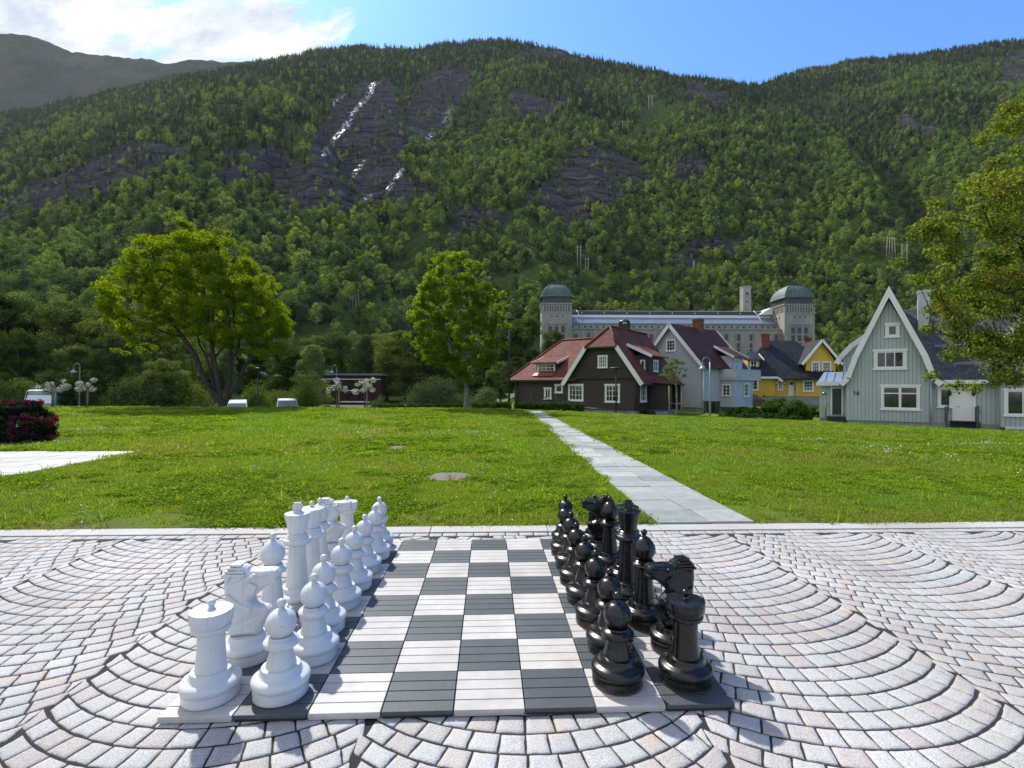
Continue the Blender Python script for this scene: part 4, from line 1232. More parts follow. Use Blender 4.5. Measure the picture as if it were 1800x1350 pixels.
class PL:
    def __init__(s, o, h, n): s.o = Vector((o[0], o[1], 0)); s.h = Vector((h[0], h[1], 0)); s.n = Vector((n[0], n[1], 0))
    def p(s, u, o, z): v = s.o + s.h * u + s.n * o; return Vector((v.x, v.y, z))
def front(x, y): return PL((x, y), (1, 0), (0, -1))
def right(x, y): return PL((x, y), (0, 1), (1, 0))
def left(x, y): return PL((x, y), (0, -1), (-1, 0))
def back(x, y): return PL((x, y), (-1, 0), (0, 1))
def span(poly, v, axis):
    xs = []
    k = len(poly)
    for i in range(k):
        a, b = poly[i], poly[(i + 1) % k]; p0, p1 = a[axis], b[axis]
        if (p0 <= v < p1) or (p1 <= v < p0):
            t = (v - p0) / (p1 - p0); xs.append(a[1 - axis] + t * (b[1 - axis] - a[1 - axis]))
    return (min(xs), max(xs)) if len(xs) >= 2 else None
def pbox(mb, P, u0, u1, o0, o1, z0, z1):
    vs = [P.p(u0, o0, z0), P.p(u1, o0, z0), P.p(u1, o1, z0), P.p(u0, o1, z0), P.p(u0, o0, z1), P.p(u1, o0, z1), P.p(u1, o1, z1), P.p(u0, o1, z1)]
    fs = [(0, 3, 2, 1), (4, 5, 6, 7), (0, 1, 5, 4), (1, 2, 6, 5), (2, 3, 7, 6), (3, 0, 4, 7)]
    c = P.h.cross(Vector((0, 0, 1)))
    if c.dot(P.n) > 0: fs = [f[::-1] for f in fs]
    return mb.add(vs, fs)
def wall(par, P, poly, m, kind='v', step=.2, name='wall', t=.12, bw=.035):
    b = MB(); b.mi = 1 if kind == 'v' else 0; b.prism([P.p(u, 0, z) for u, z in poly], P.n, -t); b.mi = 0  # slab behind upright boards is black, painting shade into the gaps
    us_ = [q[0] for q in poly]; zs_ = [q[1] for q in poly]
    if kind == 'v':
        u = min(us_); g_ = .008
        cuts = sorted(set(round(q, 4) for q in us_))
        while u < max(us_) - .02:
            u1 = min(u + step, max(us_))
            a0, a1 = u + g_, u1 - g_
            pts_ = [a0] + [c for c in cuts if a0 + .01 < c < a1 - .01] + [a1]
            sp = [span(poly, min(max(q, min(us_) + .002), max(us_) - .002), 0) for q in pts_]
            for q0, q1, s0, s1 in zip(pts_[:-1], pts_[1:], sp[:-1], sp[1:]):
                if s0 and s1:
                    b.prism([P.p(q0, -.001, s0[0]), P.p(q1, -.001, s1[0]), P.p(q1, -.001, s1[1]), P.p(q0, -.001, s0[1])], P.n, .026)
            u = u1
    elif kind == 'h':
        z = min(zs_)
        while z < max(zs_) - .03:
            s = span(poly, z + step * .5, 1)
            if s and s[1] - s[0] > .1:
                z1 = min(z + step, max(zs_))
                b.prism([P.p(s[0], -.003, z), P.p(s[0], .026, z + .002), P.p(s[0], .004, z1 - .001), P.p(s[0], -.003, z1 - .001)], P.h, s[1] - s[0])
            z += step
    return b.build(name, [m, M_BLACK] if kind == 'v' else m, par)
def window(par, P, u, z, w, h, nx=2, ny=2, cas=.11, m=None, kind='window', curtain=False, bar=.035, sill=True):
    m = m or M_WHITE; P = PL((P.o.x + P.n.x * .026, P.o.y + P.n.y * .026), (P.h.x, P.h.y), (P.n.x, P.n.y))
    b = MB(); c = cas
    pbox(b, P, u - c, u, .002, .055, z - c * .4, z + h + c * .2); pbox(b, P, u + w, u + w + c, .002, .055, z - c * .4, z + h + c * .2)
    pbox(b, P, u - c * 1.35, u + w + c * 1.35, .002, .075, z + h + c * .2, z + h + c * 1.2)
    pbox(b, P, u - c * 1.35, u + w + c * 1.35, .002, .095, z - c * 1.2, z - c * .4)
    s = .05
    pbox(b, P, u, u + s, .002, .038, z - c * .4, z + h + c * .2); pbox(b, P, u + w - s, u + w, .002, .038, z - c * .4, z + h + c * .2)
    pbox(b, P, u + s, u + w - s, .002, .038, z - c * .4, z + .04); pbox(b, P, u + s, u + w - s, .002, .038, z + h - .05, z + h + c * .2)
    for i in range(1, nx):
        wbar = bar * (1.7 if (nx % 2 == 0 and i == nx // 2) else 1)
        x = u + w * i / nx; pbox(b, P, x - wbar / 2, x + wbar / 2, .0025, .034, z + .04, z + h - .05)
    for i in range(1, ny):
        y = z + h * i / ny; pbox(b, P, u + s, u + w - s, .003, .031, y - bar / 2, y + bar / 2)
    f = b.build(kind, m, par)
    g = MB(); pbox(g, P, u + .01, u + w - .01, .002, .014, z, z + h - .01); g.build('pane', M_GLASS, f, uv=False)
    return f
def roof(par, polys, m, t=.10, name='roof', edge=None):
    b = MB()
    for p in polys: b.prism(p, (0, 0, -1), t)
    return b.build(name, m, par)
def boards(par, segs, m, w=.03, h=.22, name='bargeboard', drop=.0):
    b = MB()
    for a, c in segs:
        a = Vector(a); c = Vector(c); a.z -= drop; c.z -= drop
        d = (c - a).normalized(); up = Vector((0, 0, 1))
        b.bar(a, c, w, h, up=up)
    return b.build(name, m, par, uv=False)
def chimney(par, x, y, z0, z1, w, d, m, cap=None, name='chimney', capped=False):
    b = MB(); b.box(x - w / 2, x + w / 2, y - d / 2, y + d / 2, z0, z1)
    b.box(x - w / 2 - .05, x + w / 2 + .05, y - d / 2 - .05, y + d / 2 + .05, z1 - .16, z1 - .04)
    o = b.build(name, m, par)
    c = MB(); c.box(x - w / 2 - .02, x + w / 2 + .02, y - d / 2 - .02, y + d / 2 + .02, z1 + .001, z1 + .04)
    if capped:
        for sx in (-1, 1): c.box(x + sx * (w / 2 - .03) - .02, x + sx * (w / 2 - .03) + .02, y - d / 2 + .02, y + d / 2 - .02, z1 + .04, z1 + .28)
        c.lathe([(w * .62, z1 + .28), (w * .45, z1 + .42), (.001, z1 + .50)], 12, (x, y, 0))
    c.build('cap', cap or M_BLACK, o)
    return o
def house_frame(pxL, dL, pxR, dR):
    a = Vector(xy(pxL, dL)); b = Vector(xy(pxR, dR)); v = b - a
    return a, atan2(v.y, v.x), v.length
def on_facade(a, rz, px, y=0.0):
    """distance along a facade (origin a, direction rz), set back by y, at which it stands in line with px"""
    v = Vector((cos(rz), sin(rz))); nb = Vector((-sin(rz), cos(rz)))
    rv = Vector((_rt.x, _rt.y)) * ((px - 900) / FPX) + Vector((sin(YAW), cos(YAW)))
    q = Vector((CAM.x, CAM.y)) - a - nb * y
    det = v.x * -rv.y + v.y * rv.x
    return (q.x * -rv.y + q.y * rv.x) / det

# ---- brown house with red tiles
M_BROWN = paint('brown_stain', (.034, .027, .021), .6, .10)
M_REDT = roof_mat('red_tiles', (.125, .034, .024), (.185, .062, .042), .22, .30, .8, (.13, .09, .05))
a, rz, L = house_frame(905, 46.9, 1121, 40.0)
zb = -.72
bh = empty('brown_house', (a.x, a.y, zb), rz, 'dark brown timber house with red tiled roofs and white windows', 'house')
EZ = 2.86; W2 = 5.86
xg0 = L - W2; xg = L - W2 / 2; D2_ = 9.0
pl = MB(); pl.box(.06, L - .06, .06, D2_ - .06, -.9, .32); pl.build('plinth', M_CONC, bh)
F0 = front(0, 0)
wall(bh, F0, [(0, .3), (L, .3), (L, EZ), (0, EZ)], M_BROWN, 'h', .15)
wall(bh, right(L, 0), [(0, .3), (D2_, .3), (D2_, EZ), (0, EZ)], M_BROWN, 'h', .15)
wall(bh, left(0, D2_), [(0, .3), (D2_, .3), (D2_, EZ), (0, EZ)], M_BROWN, 'h', .15)
sl = 1.40                                     # roof slope of the cross wing
tz = EZ + (W2 / 2 - 1.17) * sl                # level where the hip starts
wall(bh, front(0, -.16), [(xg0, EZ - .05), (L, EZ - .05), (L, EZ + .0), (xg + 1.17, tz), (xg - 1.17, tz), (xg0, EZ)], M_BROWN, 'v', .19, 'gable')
pk = EZ + (W2 / 2 + .12) * sl - .18
y0 = -.55
ev = .55
Az = EZ - ev * sl + .30
roof(bh, [  # left slope, right slope, front hip of the cross wing
    [(xg - 1.40, y0, tz + .05), (xg, y0 + 1.75, pk + .22), (xg, D2_ + .4, pk + .22), (xg - W2 / 2 - ev, D2_ + .4, Az), (xg - W2 / 2 - ev, y0, Az)],
    [(xg, y0 + 1.75, pk + .22), (xg + 1.40, y0, tz + .05), (xg + W2 / 2 + ev, y0, Az), (xg + W2 / 2 + ev, D2_ + .4, Az), (xg, D2_ + .4, pk + .22)],
    [(xg - 1.40, y0, tz + .05), (xg + 1.40, y0, tz + .05), (xg, y0 + 1.75, pk + .22)]], M_REDT, .13)
rzl = 6.55
roof(bh, [[(-.6, -.5, EZ - .12), (xg0 + .5, -.5, EZ - .12), (xg, 4.2, rzl), (2.5, 4.2, rzl)],
          [(-.6, D2_ + .4, EZ - .12), (-.6, -.5, EZ - .12), (2.5, 4.2, rzl)],
          [(xg, 4.2, rzl), (xg, D2_ + .4, EZ - .12), (-.6, D2_ + .4, EZ - .12), (2.5, 4.2, rzl)]], M_REDT, .13)
b = MB(); b.tube([(2.5, 4.2, rzl + .03), (xg, 4.2, rzl + .03)], .10, 8); b.tube([(-.6, -.5, EZ - .1), (2.5, 4.2, rzl + .02)], .09, 8)
b.tube([(xg, y0 + 1.75, pk + .25), (xg, D2_ + .4, pk + .25)], .10, 8); b.tube([(xg - 1.40, y0, tz + .08), (xg, y0 + 1.75, pk + .25)], .09, 8); b.tube([(xg + 1.40, y0, tz + .08), (xg, y0 + 1.75, pk + .25)], .09, 8)
b.build('ridge_tiles', M_REDT, bh)
boards(bh, [((xg - 1.37, y0 - .03, tz + .0), (xg - W2 / 2 - ev - .02, y0 - .03, Az - .08)), ((xg + 1.37, y0 - .03, tz + .0), (xg + W2 / 2 + ev + .02, y0 - .03, Az - .08))], M_WHITE, .05, .34)
boards(bh, [((xg - 1.40, y0 - .05, tz - .02), (xg + 1.40, y0 - .05, tz - .02)), ((-.62, -.54, EZ - .20), (xg0 - .3, -.54, EZ - .20)), ((L + ev + .02, y0, Az - .1), (L + ev + .02, D2_ + .4, Az - .1))], M_BLACK, .10, .12, 'gutter')
b = MB(); b.tube([(.35, -.12, EZ - .2), (.35, -.12, .3)], .05, 8); b.tube([(L - .12, -.14, EZ - .2), (L - .12, -.14, .3)], .05, 8); b.build('downpipe', M_BLACK, bh, uv=False)
pm_ = L / 215.0
_ba, _brz = a.copy(), rz
def bx_(px): return on_facade(_ba, _brz, px)
for (px0, px1, za, zb2, nx, ny) in [(1001.5, 1024, 1.05, 2.25, 4, 3), (1066, 1088, 1.0, 2.25, 4, 3), (959, 968, 1.15, 1.95, 2, 1), (978, 988, 1.70, 2.25, 1, 1)]:
    window(bh, F0, bx_(px0), za, bx_(px1) - bx_(px0), zb2 - za, nx, ny)
window(bh, front(0, -.16), bx_(1054.5), 3.75, bx_(1068) - bx_(1054.5), .85, 4, 3, .09)
b = MB(); G_ = front(0, -.16); pbox(b, G_, xg - 1.85, xg + 1.9, .025, .055, 3.60, 3.66); pbox(b, G_, xg - 1.5, xg + 1.5, .025, .05, 4.72, 4.78); b.build('trim', M_BROWN, bh)
window(bh, right(L, 0), .55, 1.05, 1.0, 1.25, 3, 3); window(bh, right(L, 0), 3.6, 1.5, .7, .8, 1, 2)
# dormers
dm = MB(); dm.box(2.0, 4.1, .55, 2.6, 3.0, 4.25); dm.build('dormer', M_BROWN, bh)
window(bh, front(0, .55), 2.22, 3.52, 1.65, .62, 4, 2, .09)
roof(bh, [[(1.75, .15, 4.28), (4.35, .15, 4.28), (4.35, 2.9, 5.05), (1.75, 2.9, 5.05)]], M_REDT, .12, 'dormer_roof')
boards(bh, [((1.72, .12, 4.22), (1.72, 2.9, 5.0)), ((4.38, .12, 4.22), (4.38, 2.9, 5.0))], M_WHITE, .05, .2, 'dormer_trim')
dm = MB(); dm.box(L - 1.2, L + .05, 2.2, 5.4, 2.9, 4.75); dm.build('dormer', M_BROWN, bh)
window(bh, right(L + .05, 0), 3.2, 3.5, .85, .8, 2, 2, .09)
window(bh, front(0, 2.2), L - .6, 3.6, .3, .7, 1, 1, .06)
roof(bh, [[(L - 1.7, 1.8, 5.75), (L + .45, 1.8, 4.72), (L + .45, 5.8, 4.72), (L - 1.7, 5.8, 5.75)]], M_REDT, .12, 'dormer_roof')
boards(bh, [((L - 1.7, 1.77, 5.66), (L + .47, 1.77, 4.62))], M_WHITE, .05, .24, 'dormer_trim')
chimney(bh, xg - .45, 5.2, 5.6, 7.75, .8, .7, M_BLACK, M_BLACK, capped=True)
# side porch
b = MB(); b.box(L + .1, L + 1.9, 2.2, 2.32, .3, 2.4); b.build('porch_wall', M_BROWN, bh); b = MB(); b.box(L + .1, L + 1.9, 4.4, 4.5, .3, 2.4); b.build('porch_wall', M_BROWN, bh)
roof(bh, [[(L + .0, 1.8, 2.62), (L + 2.2, 1.8, 2.42), (L + 2.2, 4.8, 2.42), (L + .0, 4.8, 2.62)]], M_REDT, .08, 'porch_roof')
b = MB()
for k in range(9):
    b.bar((L + .15 + k * .2, 2.12, -.5), (L + .15 + k * .2 + .5, 2.12, .15), .03, .02); b.bar((L + .65 + k * .2, 2.10, -.5), (L + .15 + k * .2, 2.10, .15), .03, .02)
b.build('lattice', M_WHITE, bh, uv=False)
# metal sheet below the dormer, outdoor wall lamp
b = MB(); b.prism([(2.0, -.2, 3.02 + .06), (4.1, -.2, 3.08), (4.1, .53, 3.50), (2.0, .53, 3.50)], (0, 0, 1), .02); b.build('flashing', mat('red_sheet', (.22, .05, .05), .5), bh)

# ---- grey-blue gabled house
M_BLUEG = paint('blue_grey_paint', (.42, .45, .50), .55, .05)
M_MAROON = roof_mat('maroon_tiles', (.060, .018, .015), (.10, .030, .024), .24, .32, .6)
ox, oy = xy(1130, 51.6)
aR = Vector(xy(1233, 47.0))
ang = -(R(48) + YAW); wv = Vector((cos(ang), sin(ang))); GW = 6.2
aL = aR - wv * GW
gh = empty('grey_house', (aL.x, aL.y, -.95), ang, 'blue-grey boarded house with steep maroon roof and white bargeboards', 'house')
ez, pz, GL = 4.62, 8.35, 8.6
b = MB(); b.box(.05, GW - .05, .05, GL - .05, -.8, .5); b.build('plinth', M_CONC, gh)
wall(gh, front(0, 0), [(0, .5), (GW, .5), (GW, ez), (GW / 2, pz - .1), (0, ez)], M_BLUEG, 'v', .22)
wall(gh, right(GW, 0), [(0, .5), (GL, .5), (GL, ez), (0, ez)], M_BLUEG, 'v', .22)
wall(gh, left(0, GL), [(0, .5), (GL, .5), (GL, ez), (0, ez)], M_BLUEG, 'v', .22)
k_ = (pz - ez) / (GW / 2); e_ = .45
roof(gh, [[(GW / 2, -.4, pz + .12), (GW + e_, -.4, ez - e_ * k_ + .12), (GW + e_, GL + .4, ez - e_ * k_ + .12), (GW / 2, GL + .4, pz + .12)],
          [(-e_, -.4, ez - e_ * k_ + .12), (GW / 2, -.4, pz + .12), (GW / 2, GL + .4, pz + .12), (-e_, GL + .4, ez - e_ * k_ + .12)]], M_MAROON, .12)
boards(gh, [((GW / 2 - .02, -.43, pz + .0), (GW + e_, -.43, ez - e_ * k_ - .02)), ((GW / 2 + .02, -.43, pz + .0), (-e_, -.43, ez - e_ * k_ - .02)), ((GW / 2, GL + .43, pz + .06), (GW + e_ + .02, GL + .43, ez - e_ * k_ + .05))], M_WHITE, .05, .32)
window(gh, front(0, 0), GW / 2 - .42, 5.9, .84, .95, 3, 3, .1); window(gh, front(0, 0), .9, 3.2, .9, 1.2, 2, 3, .1)
S = right(GW, 0)
b = MB(); pbox(b, S, 3.6, 7.6, .0, 1.4, .5, 3.05); b.build('bay', M_BLUEG, gh)
BP = right(GW + 1.4, 0)
window(gh, BP, 5.6, 1.55, .95, 1.15, 3, 3, .09); window(gh, front(0, 3.6), GW + .3, 1.6, .7, 1.0, 2, 3, .07)
b = MB(); pbox(b, S, 3.4, 8.9, .02, 1.65, 3.06, 3.22); pbox(b, BP, 3.42, 8.9, .10, .22, 4.05, 4.13); pbox(b, BP, 3.42, 8.9, .2, .24, 3.3, 4.0)
for k in range(28): pbox(b, BP, 3.45 + k * .2, 3.50 + k * .2, .24, .26, 3.25, 4.05)
pbox(b, front(0, 3.42), GW + .02, GW + 1.6, 0, .04, 3.25, 4.1); b.build('balcony', M_WHITE if False else M_BLUEG, gh)
b = MB(); pbox(b, S, 4.9, 7.4, -.9, .45, 3.22, 5.45); b.build('dormer', M_BLUEG, gh)
window(gh, right(GW + .45, 0), 5.6, 3.5, .9, 1.7, 2, 3, .08)
roof(gh, [[(GW + .9, 4.6, 5.35), (GW + .9, 7.7, 5.35), (GW - 1.1, 7.7, 6.5), (GW - 1.1, 4.6, 6.5)]], M_MAROON, .1, 'dormer_roof')
boards(gh, [((GW + .92, 4.57, 5.28), (GW - 1.1, 4.57, 6.44)), ((GW + .92, 7.73, 5.28), (GW - 1.1, 7.73, 6.44))], M_WHITE, .05, .22, 'dormer_trim')
chimney(gh, GW / 2 + .1, 5.0, 7.2, 9.3, .9, .6, M_BRICK)
b = MB(); b.tube([(GW + .1, .15, ez), (GW + .1, .15, .3)], .05, 8); b.build('downpipe', M_WHITE, gh, uv=False)

# ---- yellow house
M_YEL = paint('yellow_paint', (.68, .40, .035), .55, .05)
M_BLKT = roof_mat('black_tiles', (.012, .013, .015), (.028, .029, .032), .26, .34, .45)
a, rz, L = house_frame(1308, 57, 1478, 55.5)
yh = empty('yellow_house', (a.x, a.y, .18), rz, 'mustard yellow house with glossy black roof and brick chimneys', 'house')
pxm = L / 170.0
def yx(px): return (px - 1308) * pxm
b = MB(); b.box(.05, L - .05, .05, 8, -1.5, .3); b.build('plinth', M_CONC, yh)
EZ3 = 2.55
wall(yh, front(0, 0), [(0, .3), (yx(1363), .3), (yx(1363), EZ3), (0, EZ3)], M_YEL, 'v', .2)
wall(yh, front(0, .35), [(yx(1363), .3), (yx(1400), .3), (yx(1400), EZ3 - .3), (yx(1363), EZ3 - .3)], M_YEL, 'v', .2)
wall(yh, front(0, .0), [(yx(1400), .3), (L, .3), (L, EZ3 - .3), (yx(1400), EZ3 - .3)], M_YEL, 'h', .16)
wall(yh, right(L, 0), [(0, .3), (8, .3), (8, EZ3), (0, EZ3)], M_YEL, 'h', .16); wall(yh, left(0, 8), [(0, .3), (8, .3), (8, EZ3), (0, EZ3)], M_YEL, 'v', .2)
rx0, rx1, rzz = yx(1366), yx(1424), 6.75
roof(yh, [[(-.5, -.5, EZ3 - .1), (yx(1366), -.5, EZ3 - .1), (rx0, 4, rzz)],
          [(yx(1366), -.75, EZ3 - .35), (L + .5, -.75, EZ3 - .35), (rx1, 4, rzz), (rx0, 4, rzz)],
          [(-.5, 8.4, EZ3 - .1), (-.5, -.5, EZ3 - .1), (rx0, 4, rzz)], [(L + .5, -.75, EZ3 - .35), (L + .5, 8.4, EZ3 - .1), (rx1, 4, rzz)], [(L + .5, 8.4, EZ3 - .1), (-.5, 8.4, EZ3 - .1), (rx0, 4, rzz), (rx1, 4, rzz)]], M_BLKT, .12)
boards(yh, [((-.5, -.54, EZ3 - .22), (yx(1366), -.54, EZ3 - .22)), ((yx(1364), -.78, EZ3 - .25), (yx(1372), -.80, EZ3 - .62))], M_WHITE, .06, .22, 'fascia')
# right cross gable
gx0, gx1 = yx(1419), yx(1470); gm = (gx0 + gx1) / 2; gt = 6.35; gb = 4.15
Gp = front(0, .2)
wall(yh, Gp, [(gx0, 2.2), (gx1, 2.2), (gx1, gb), (gm, gt), (gx0, gb)], M_YEL, 'h', .16, 'gable')
b = MB(); b.box(gx0, gx1, .33, 4, 2.2, gb); b.build('dormer', M_YEL, yh)
roof(yh, [[(gm, -.25, gt + .15), (gx1 + .55, -.25, gb - .30), (gx1 + .55, 5, gb - .30), (gm, 5, gt + .15)], [(gx0 - .55, -.25, gb - .30), (gm, -.25, gt + .15), (gm, 5, gt + .15), (gx0 - .55, 5, gb - .30)]], M_BLKT, .1, 'dormer_roof')
boards(yh, [((gm - .02, -.28, gt + .06), (gx1 + .55, -.28, gb - .40)), ((gm + .02, -.28, gt + .06), (gx0 - .55, -.28, gb - .40))], M_WHITE, .05, .24)
window(yh, Gp, yx(1430), 2.95, .65, 1.05, 3, 3, .1); window(yh, Gp, yx(1448), 2.95, .75, 1.05, 3, 3, .1)
# left dormer
b = MB(); b.box(yx(1318), yx(1339), .7, 3.2, 3.0, 4.35); b.build('dormer', M_YEL, yh)
window(yh, front(0, .7), yx(1323), 3.25, .62, .95, 2, 2, .1)
roof(yh, [[(yx(1318) - .5, .3, 4.35), (yx(1339) + .3, .3, 4.35), (yx(1345), 3.4, 5.5), (yx(1330), 3.4, 5.5)]], M_BLKT, .1, 'dormer_roof')
boards(yh, [((yx(1339) + .35, .28, 4.28), (yx(1347), 3.2, 5.4))], M_WHITE, .05, .2, 'dormer_trim')
window(yh, front(0, 0), yx(1318.5), 1.05, .75, 1.15, 2, 3, .13); window(yh, front(0, 0), yx(1414), .95, .85, 1.0, 3, 3, .13); window(yh, front(0, .35), yx(1371), 1.05, .4, .9, 2, 3, .1)
b = MB(); pbox(b, front(0, .35), yx(1389), yx(1399), .002, .05, .35, 2.1); d = b.build('door', M_WHITE, yh)
b = MB(); pbox(b, front(0, .35), yx(1391), yx(1397), .052, .062, 1.55, 1.85); b.build('pane', M_GLASS, d)
chimney(yh, yx(1363), 3.4, 5.2, 7.45, .9, .7, M_BRICK); chimney(yh, yx(1459), 6, 4.0, 7.2, .8, .7, M_BRICK)
b = MB()
for px in (1364, 1380): b.ball((yx(px), -.12, 1.75), .10, 8, 6)
b.build('wall_lamp', M_WHITE, yh)

# ---- grey-green house number 16
M_SAGE = paint('sage_paint', (.39, .45, .465), .55, .05)
M_SLATE = roof_mat('slate_roof', (.045, .052, .068), (.085, .092, .110), .28, .20, .45, bump=.6)
M_GREEND = paint('dark_green_door', (.012, .035, .022), .4)
a, rz, L0 = house_frame(1488, 35.2, 1640, 32.5)
hz = Hs(a.x, a.y)
G16 = -.83
h16 = empty('sage_house', (a.x, a.y, G16), rz, 'sage green house with a very steep gable and slate roof, number 16', 'house')
_ha, _hrz = a.copy(), rz
def hx(px, y=0.0): return on_facade(_ha, _hrz, px, y)
WGW = L0; gm = WGW * .51
EV = 2.62
b = MB(); b.box(.04, 19, .04, 8, -1.2, .08); b.box(hx(1441, 1.3), .0, 1.3, 6, -1.2, .12); b.build('plinth', M_CONC, h16)
APX = 8.75
gpoly = [(0, .06), (WGW, .06), (WGW, EV), (WGW - .30, EV + .75), (gm + 1.8, 4.3), (gm, APX - .75), (gm - 1.8, 4.3), (.30, EV + .75), (0, EV)]
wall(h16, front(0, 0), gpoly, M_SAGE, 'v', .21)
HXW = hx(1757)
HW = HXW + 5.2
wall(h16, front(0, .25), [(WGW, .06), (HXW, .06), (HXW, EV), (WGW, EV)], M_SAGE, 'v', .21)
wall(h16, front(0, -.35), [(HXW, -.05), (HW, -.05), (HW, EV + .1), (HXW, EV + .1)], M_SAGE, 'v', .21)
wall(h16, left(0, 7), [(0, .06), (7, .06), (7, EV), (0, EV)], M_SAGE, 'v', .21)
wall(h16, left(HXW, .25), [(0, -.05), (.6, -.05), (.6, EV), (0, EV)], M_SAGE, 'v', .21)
# gable roof planes (steep, flared at the eaves)
y0 = -.42; y1 = 6.5
def slope(s):
    pts = [(gm, APX + .15), (gm + s * 1.98, 4.35), (gm + s * (WGW / 2 + .10), 2.98), (gm + s * (WGW / 2 + .45), 2.55)]
    return [[(p[0], y0, p[1]), (q[0], y0, q[1]), (q[0], y1, q[1]), (p[0], y1, p[1])] for p, q in zip(pts[:-1], pts[1:])], pts
sa, pa = slope(-1); sb, pb_ = slope(1)
roof(h16, sa + sb, M_SLATE, .10)
bb = MB()
for pts, s in ((pa, -1), (pb_, 1)):
    for p, q in zip(pts[:-1], pts[1:]):
        dx, dz = q[0] - p[0], q[1] - p[1]; ln = sqrt(dx * dx + dz * dz); nx_, nz_ = dz / ln * s, -dx / ln * s
        w_ = .32
        P_ = [(p[0], p[1]), (q[0], q[1]), (q[0] + nx_ * w_, q[1] + nz_ * w_), (p[0] + nx_ * w_, p[1] + nz_ * w_)]
        if p is pts[0]: P_[3] = (gm, p[1] - w_ * 2.25)
        bb.prism([(x, y0 - .06, z) for x, z in P_], (0, 1, 0), .05)
bb.build('bargeboard', M_WHITE, h16)
# main roof: long slate slope facing the park
rzm = 7.9
roof(h16, [[(gm + .3, 4.6, rzm), (gm + 1.0, 3.0, 6.2), (WGW + .1, -.1, EV + .15), (HW + 1, -.1, EV + .15), (HW + 1, 4.6, rzm)],
           [(gm + .3, 4.6, rzm), (HW + 1, 4.6, rzm), (HW + 1, 9.2, EV), (gm + .3, 9.2, EV)]], M_SLATE, .12)
boards(h16, [((WGW + .05, -.16, EV + .02), (HXW, -.16, EV + .02)), ((HXW - .1, -.62, EV + .12), (HW + 1, -.62, EV + .12))], M_WHITE, .12, .24, 'gutter')
roof(h16, [[(HXW - .15, -.7, EV + .12), (HW + 1, -.7, EV + .12), (HW + 1, .2, EV + .5), (HXW - .15, .2, EV + .5)]], M_SLATE, .1, 'eave_roof')
b = MB()
for zz, yy_ in ((3.55, .62), (4.75, 1.75)):
    for kx in range(2): b.tube([(WGW + 1.0 - (.8 if zz > 4 else 0), yy_ - .1, zz + .22 + kx * .09), (HW - 3, yy_ - .1, zz + .22 + kx * .09)], .018, 5)
    for k in range(8): b.bar((WGW + 1.1 + k * .95, yy_, zz - .02), (WGW + 1.1 + k * .95, yy_ - .12, zz + .34), .03)
b.build('snow_guard', M_ZINC, h16, uv=False)
chimney(h16, hx(1624, 3.4), 3.4, 5.4, 8.95, .66, .66, paint('chimney_render', (.50, .52, .56), .8), M_ZINC)
b = MB(); b.box(hx(1612, 4.5), hx(1618, 4.5), 4.4, 4.8, 6.8, 8.5); b.build('vent_stack', paint('vent_render', (.33, .34, .40), .8), h16)
# skylight and dormer
sk = MB(); sk.prism([(hx(1672, 2.3), 2.15, 5.42 + .06), (hx(1690, 2.3), 2.15, 5.48), (hx(1690, 2.3), 2.75, 6.1), (hx(1672, 2.3), 2.75, 6.1)], (0, 0, 1), .05); so = sk.build('skylight', M_BLACK, h16)
sk = MB(); sk.prism([(hx(1674, 2.3), 2.17, 5.56), (hx(1680, 2.3), 2.17, 5.56), (hx(1680, 2.3), 2.68, 6.08), (hx(1674, 2.3), 2.68, 6.08)], (0, 0, 1), .03); sk.prism([(hx(1682, 2.3), 2.17, 5.56), (hx(1688, 2.3), 2.17, 5.56), (hx(1688, 2.3), 2.68, 6.08), (hx(1682, 2.3), 2.68, 6.08)], (0, 0, 1), .03); sk.build('pane', M_GLASS, so)
dg0, dg1 = hx(1764), hx(1764) + 3.4; dgm = (dg0 + dg1) / 2
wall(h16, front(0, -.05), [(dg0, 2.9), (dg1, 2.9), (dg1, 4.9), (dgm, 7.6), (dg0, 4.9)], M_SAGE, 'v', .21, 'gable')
b = MB(); b.box(dg0, dg1, .08, 3.5, 2.9, 4.9); b.build('dormer', M_SAGE, h16)
roof(h16, [[(dgm, -.4, 7.85), (dg1 + .4, -.4, 4.45), (dg1 + .4, 4, 4.45), (dgm, 4, 7.85)], [(dg0 - .4, -.4, 4.45), (dgm, -.4, 7.85), (dgm, 4, 7.85), (dg0 - .4, 4, 4.45)]], M_SLATE, .1, 'dormer_roof')
boards(h16, [((dgm, -.45, 7.72), (dg0 - .42, -.45, 4.32)), ((dgm, -.45, 7.72), (dg1 + .42, -.45, 4.32))], M_WHITE, .05, .36)
window(h16, front(0, -.05), hx(1795), 4.0, 1.1, 1.0, 3, 2, .12)
# windows and doors
window(h16, front(0, 0), hx(1541), 3.62, hx(1588.5) - hx(1541), 1.0, 3, 1, .16, bar=.06)
window(h16, front(0, 0), hx(1561), 5.72, .46, .62, 1, 1, .15)
w_ = window(h16, front(0, 0), hx(1552.5), .95, hx(1612.5) - hx(1552.5), 1.36, 2, 1, .14, bar=.08)
b = MB(); pbox(b, front(0, 0), hx(1552.5) + .05, hx(1612.5) - .05, .015, .045, 1.86, 1.94); b.build('transom', M_WHITE, w_)
window(h16, front(0, .25), hx(1653), 1.15, hx(1671) - hx(1653), 1.05, 1, 1, .13)
w_ = window(h16, front(0, -.35), hx(1768), .75, 1.35, 1.35, 2, 1, .13)
b = MB()
for k in range(1, 6): pbox(b, front(0, -.35), hx(1768) + k * .225 - .01, hx(1768) + k * .225 + .01, .015, .03, 1.75, 2.1)
pbox(b, front(0, -.35), hx(1768), hx(1768) + 1.35, .015, .034, 1.72, 1.76); b.build('muntins', M_WHITE, w_)
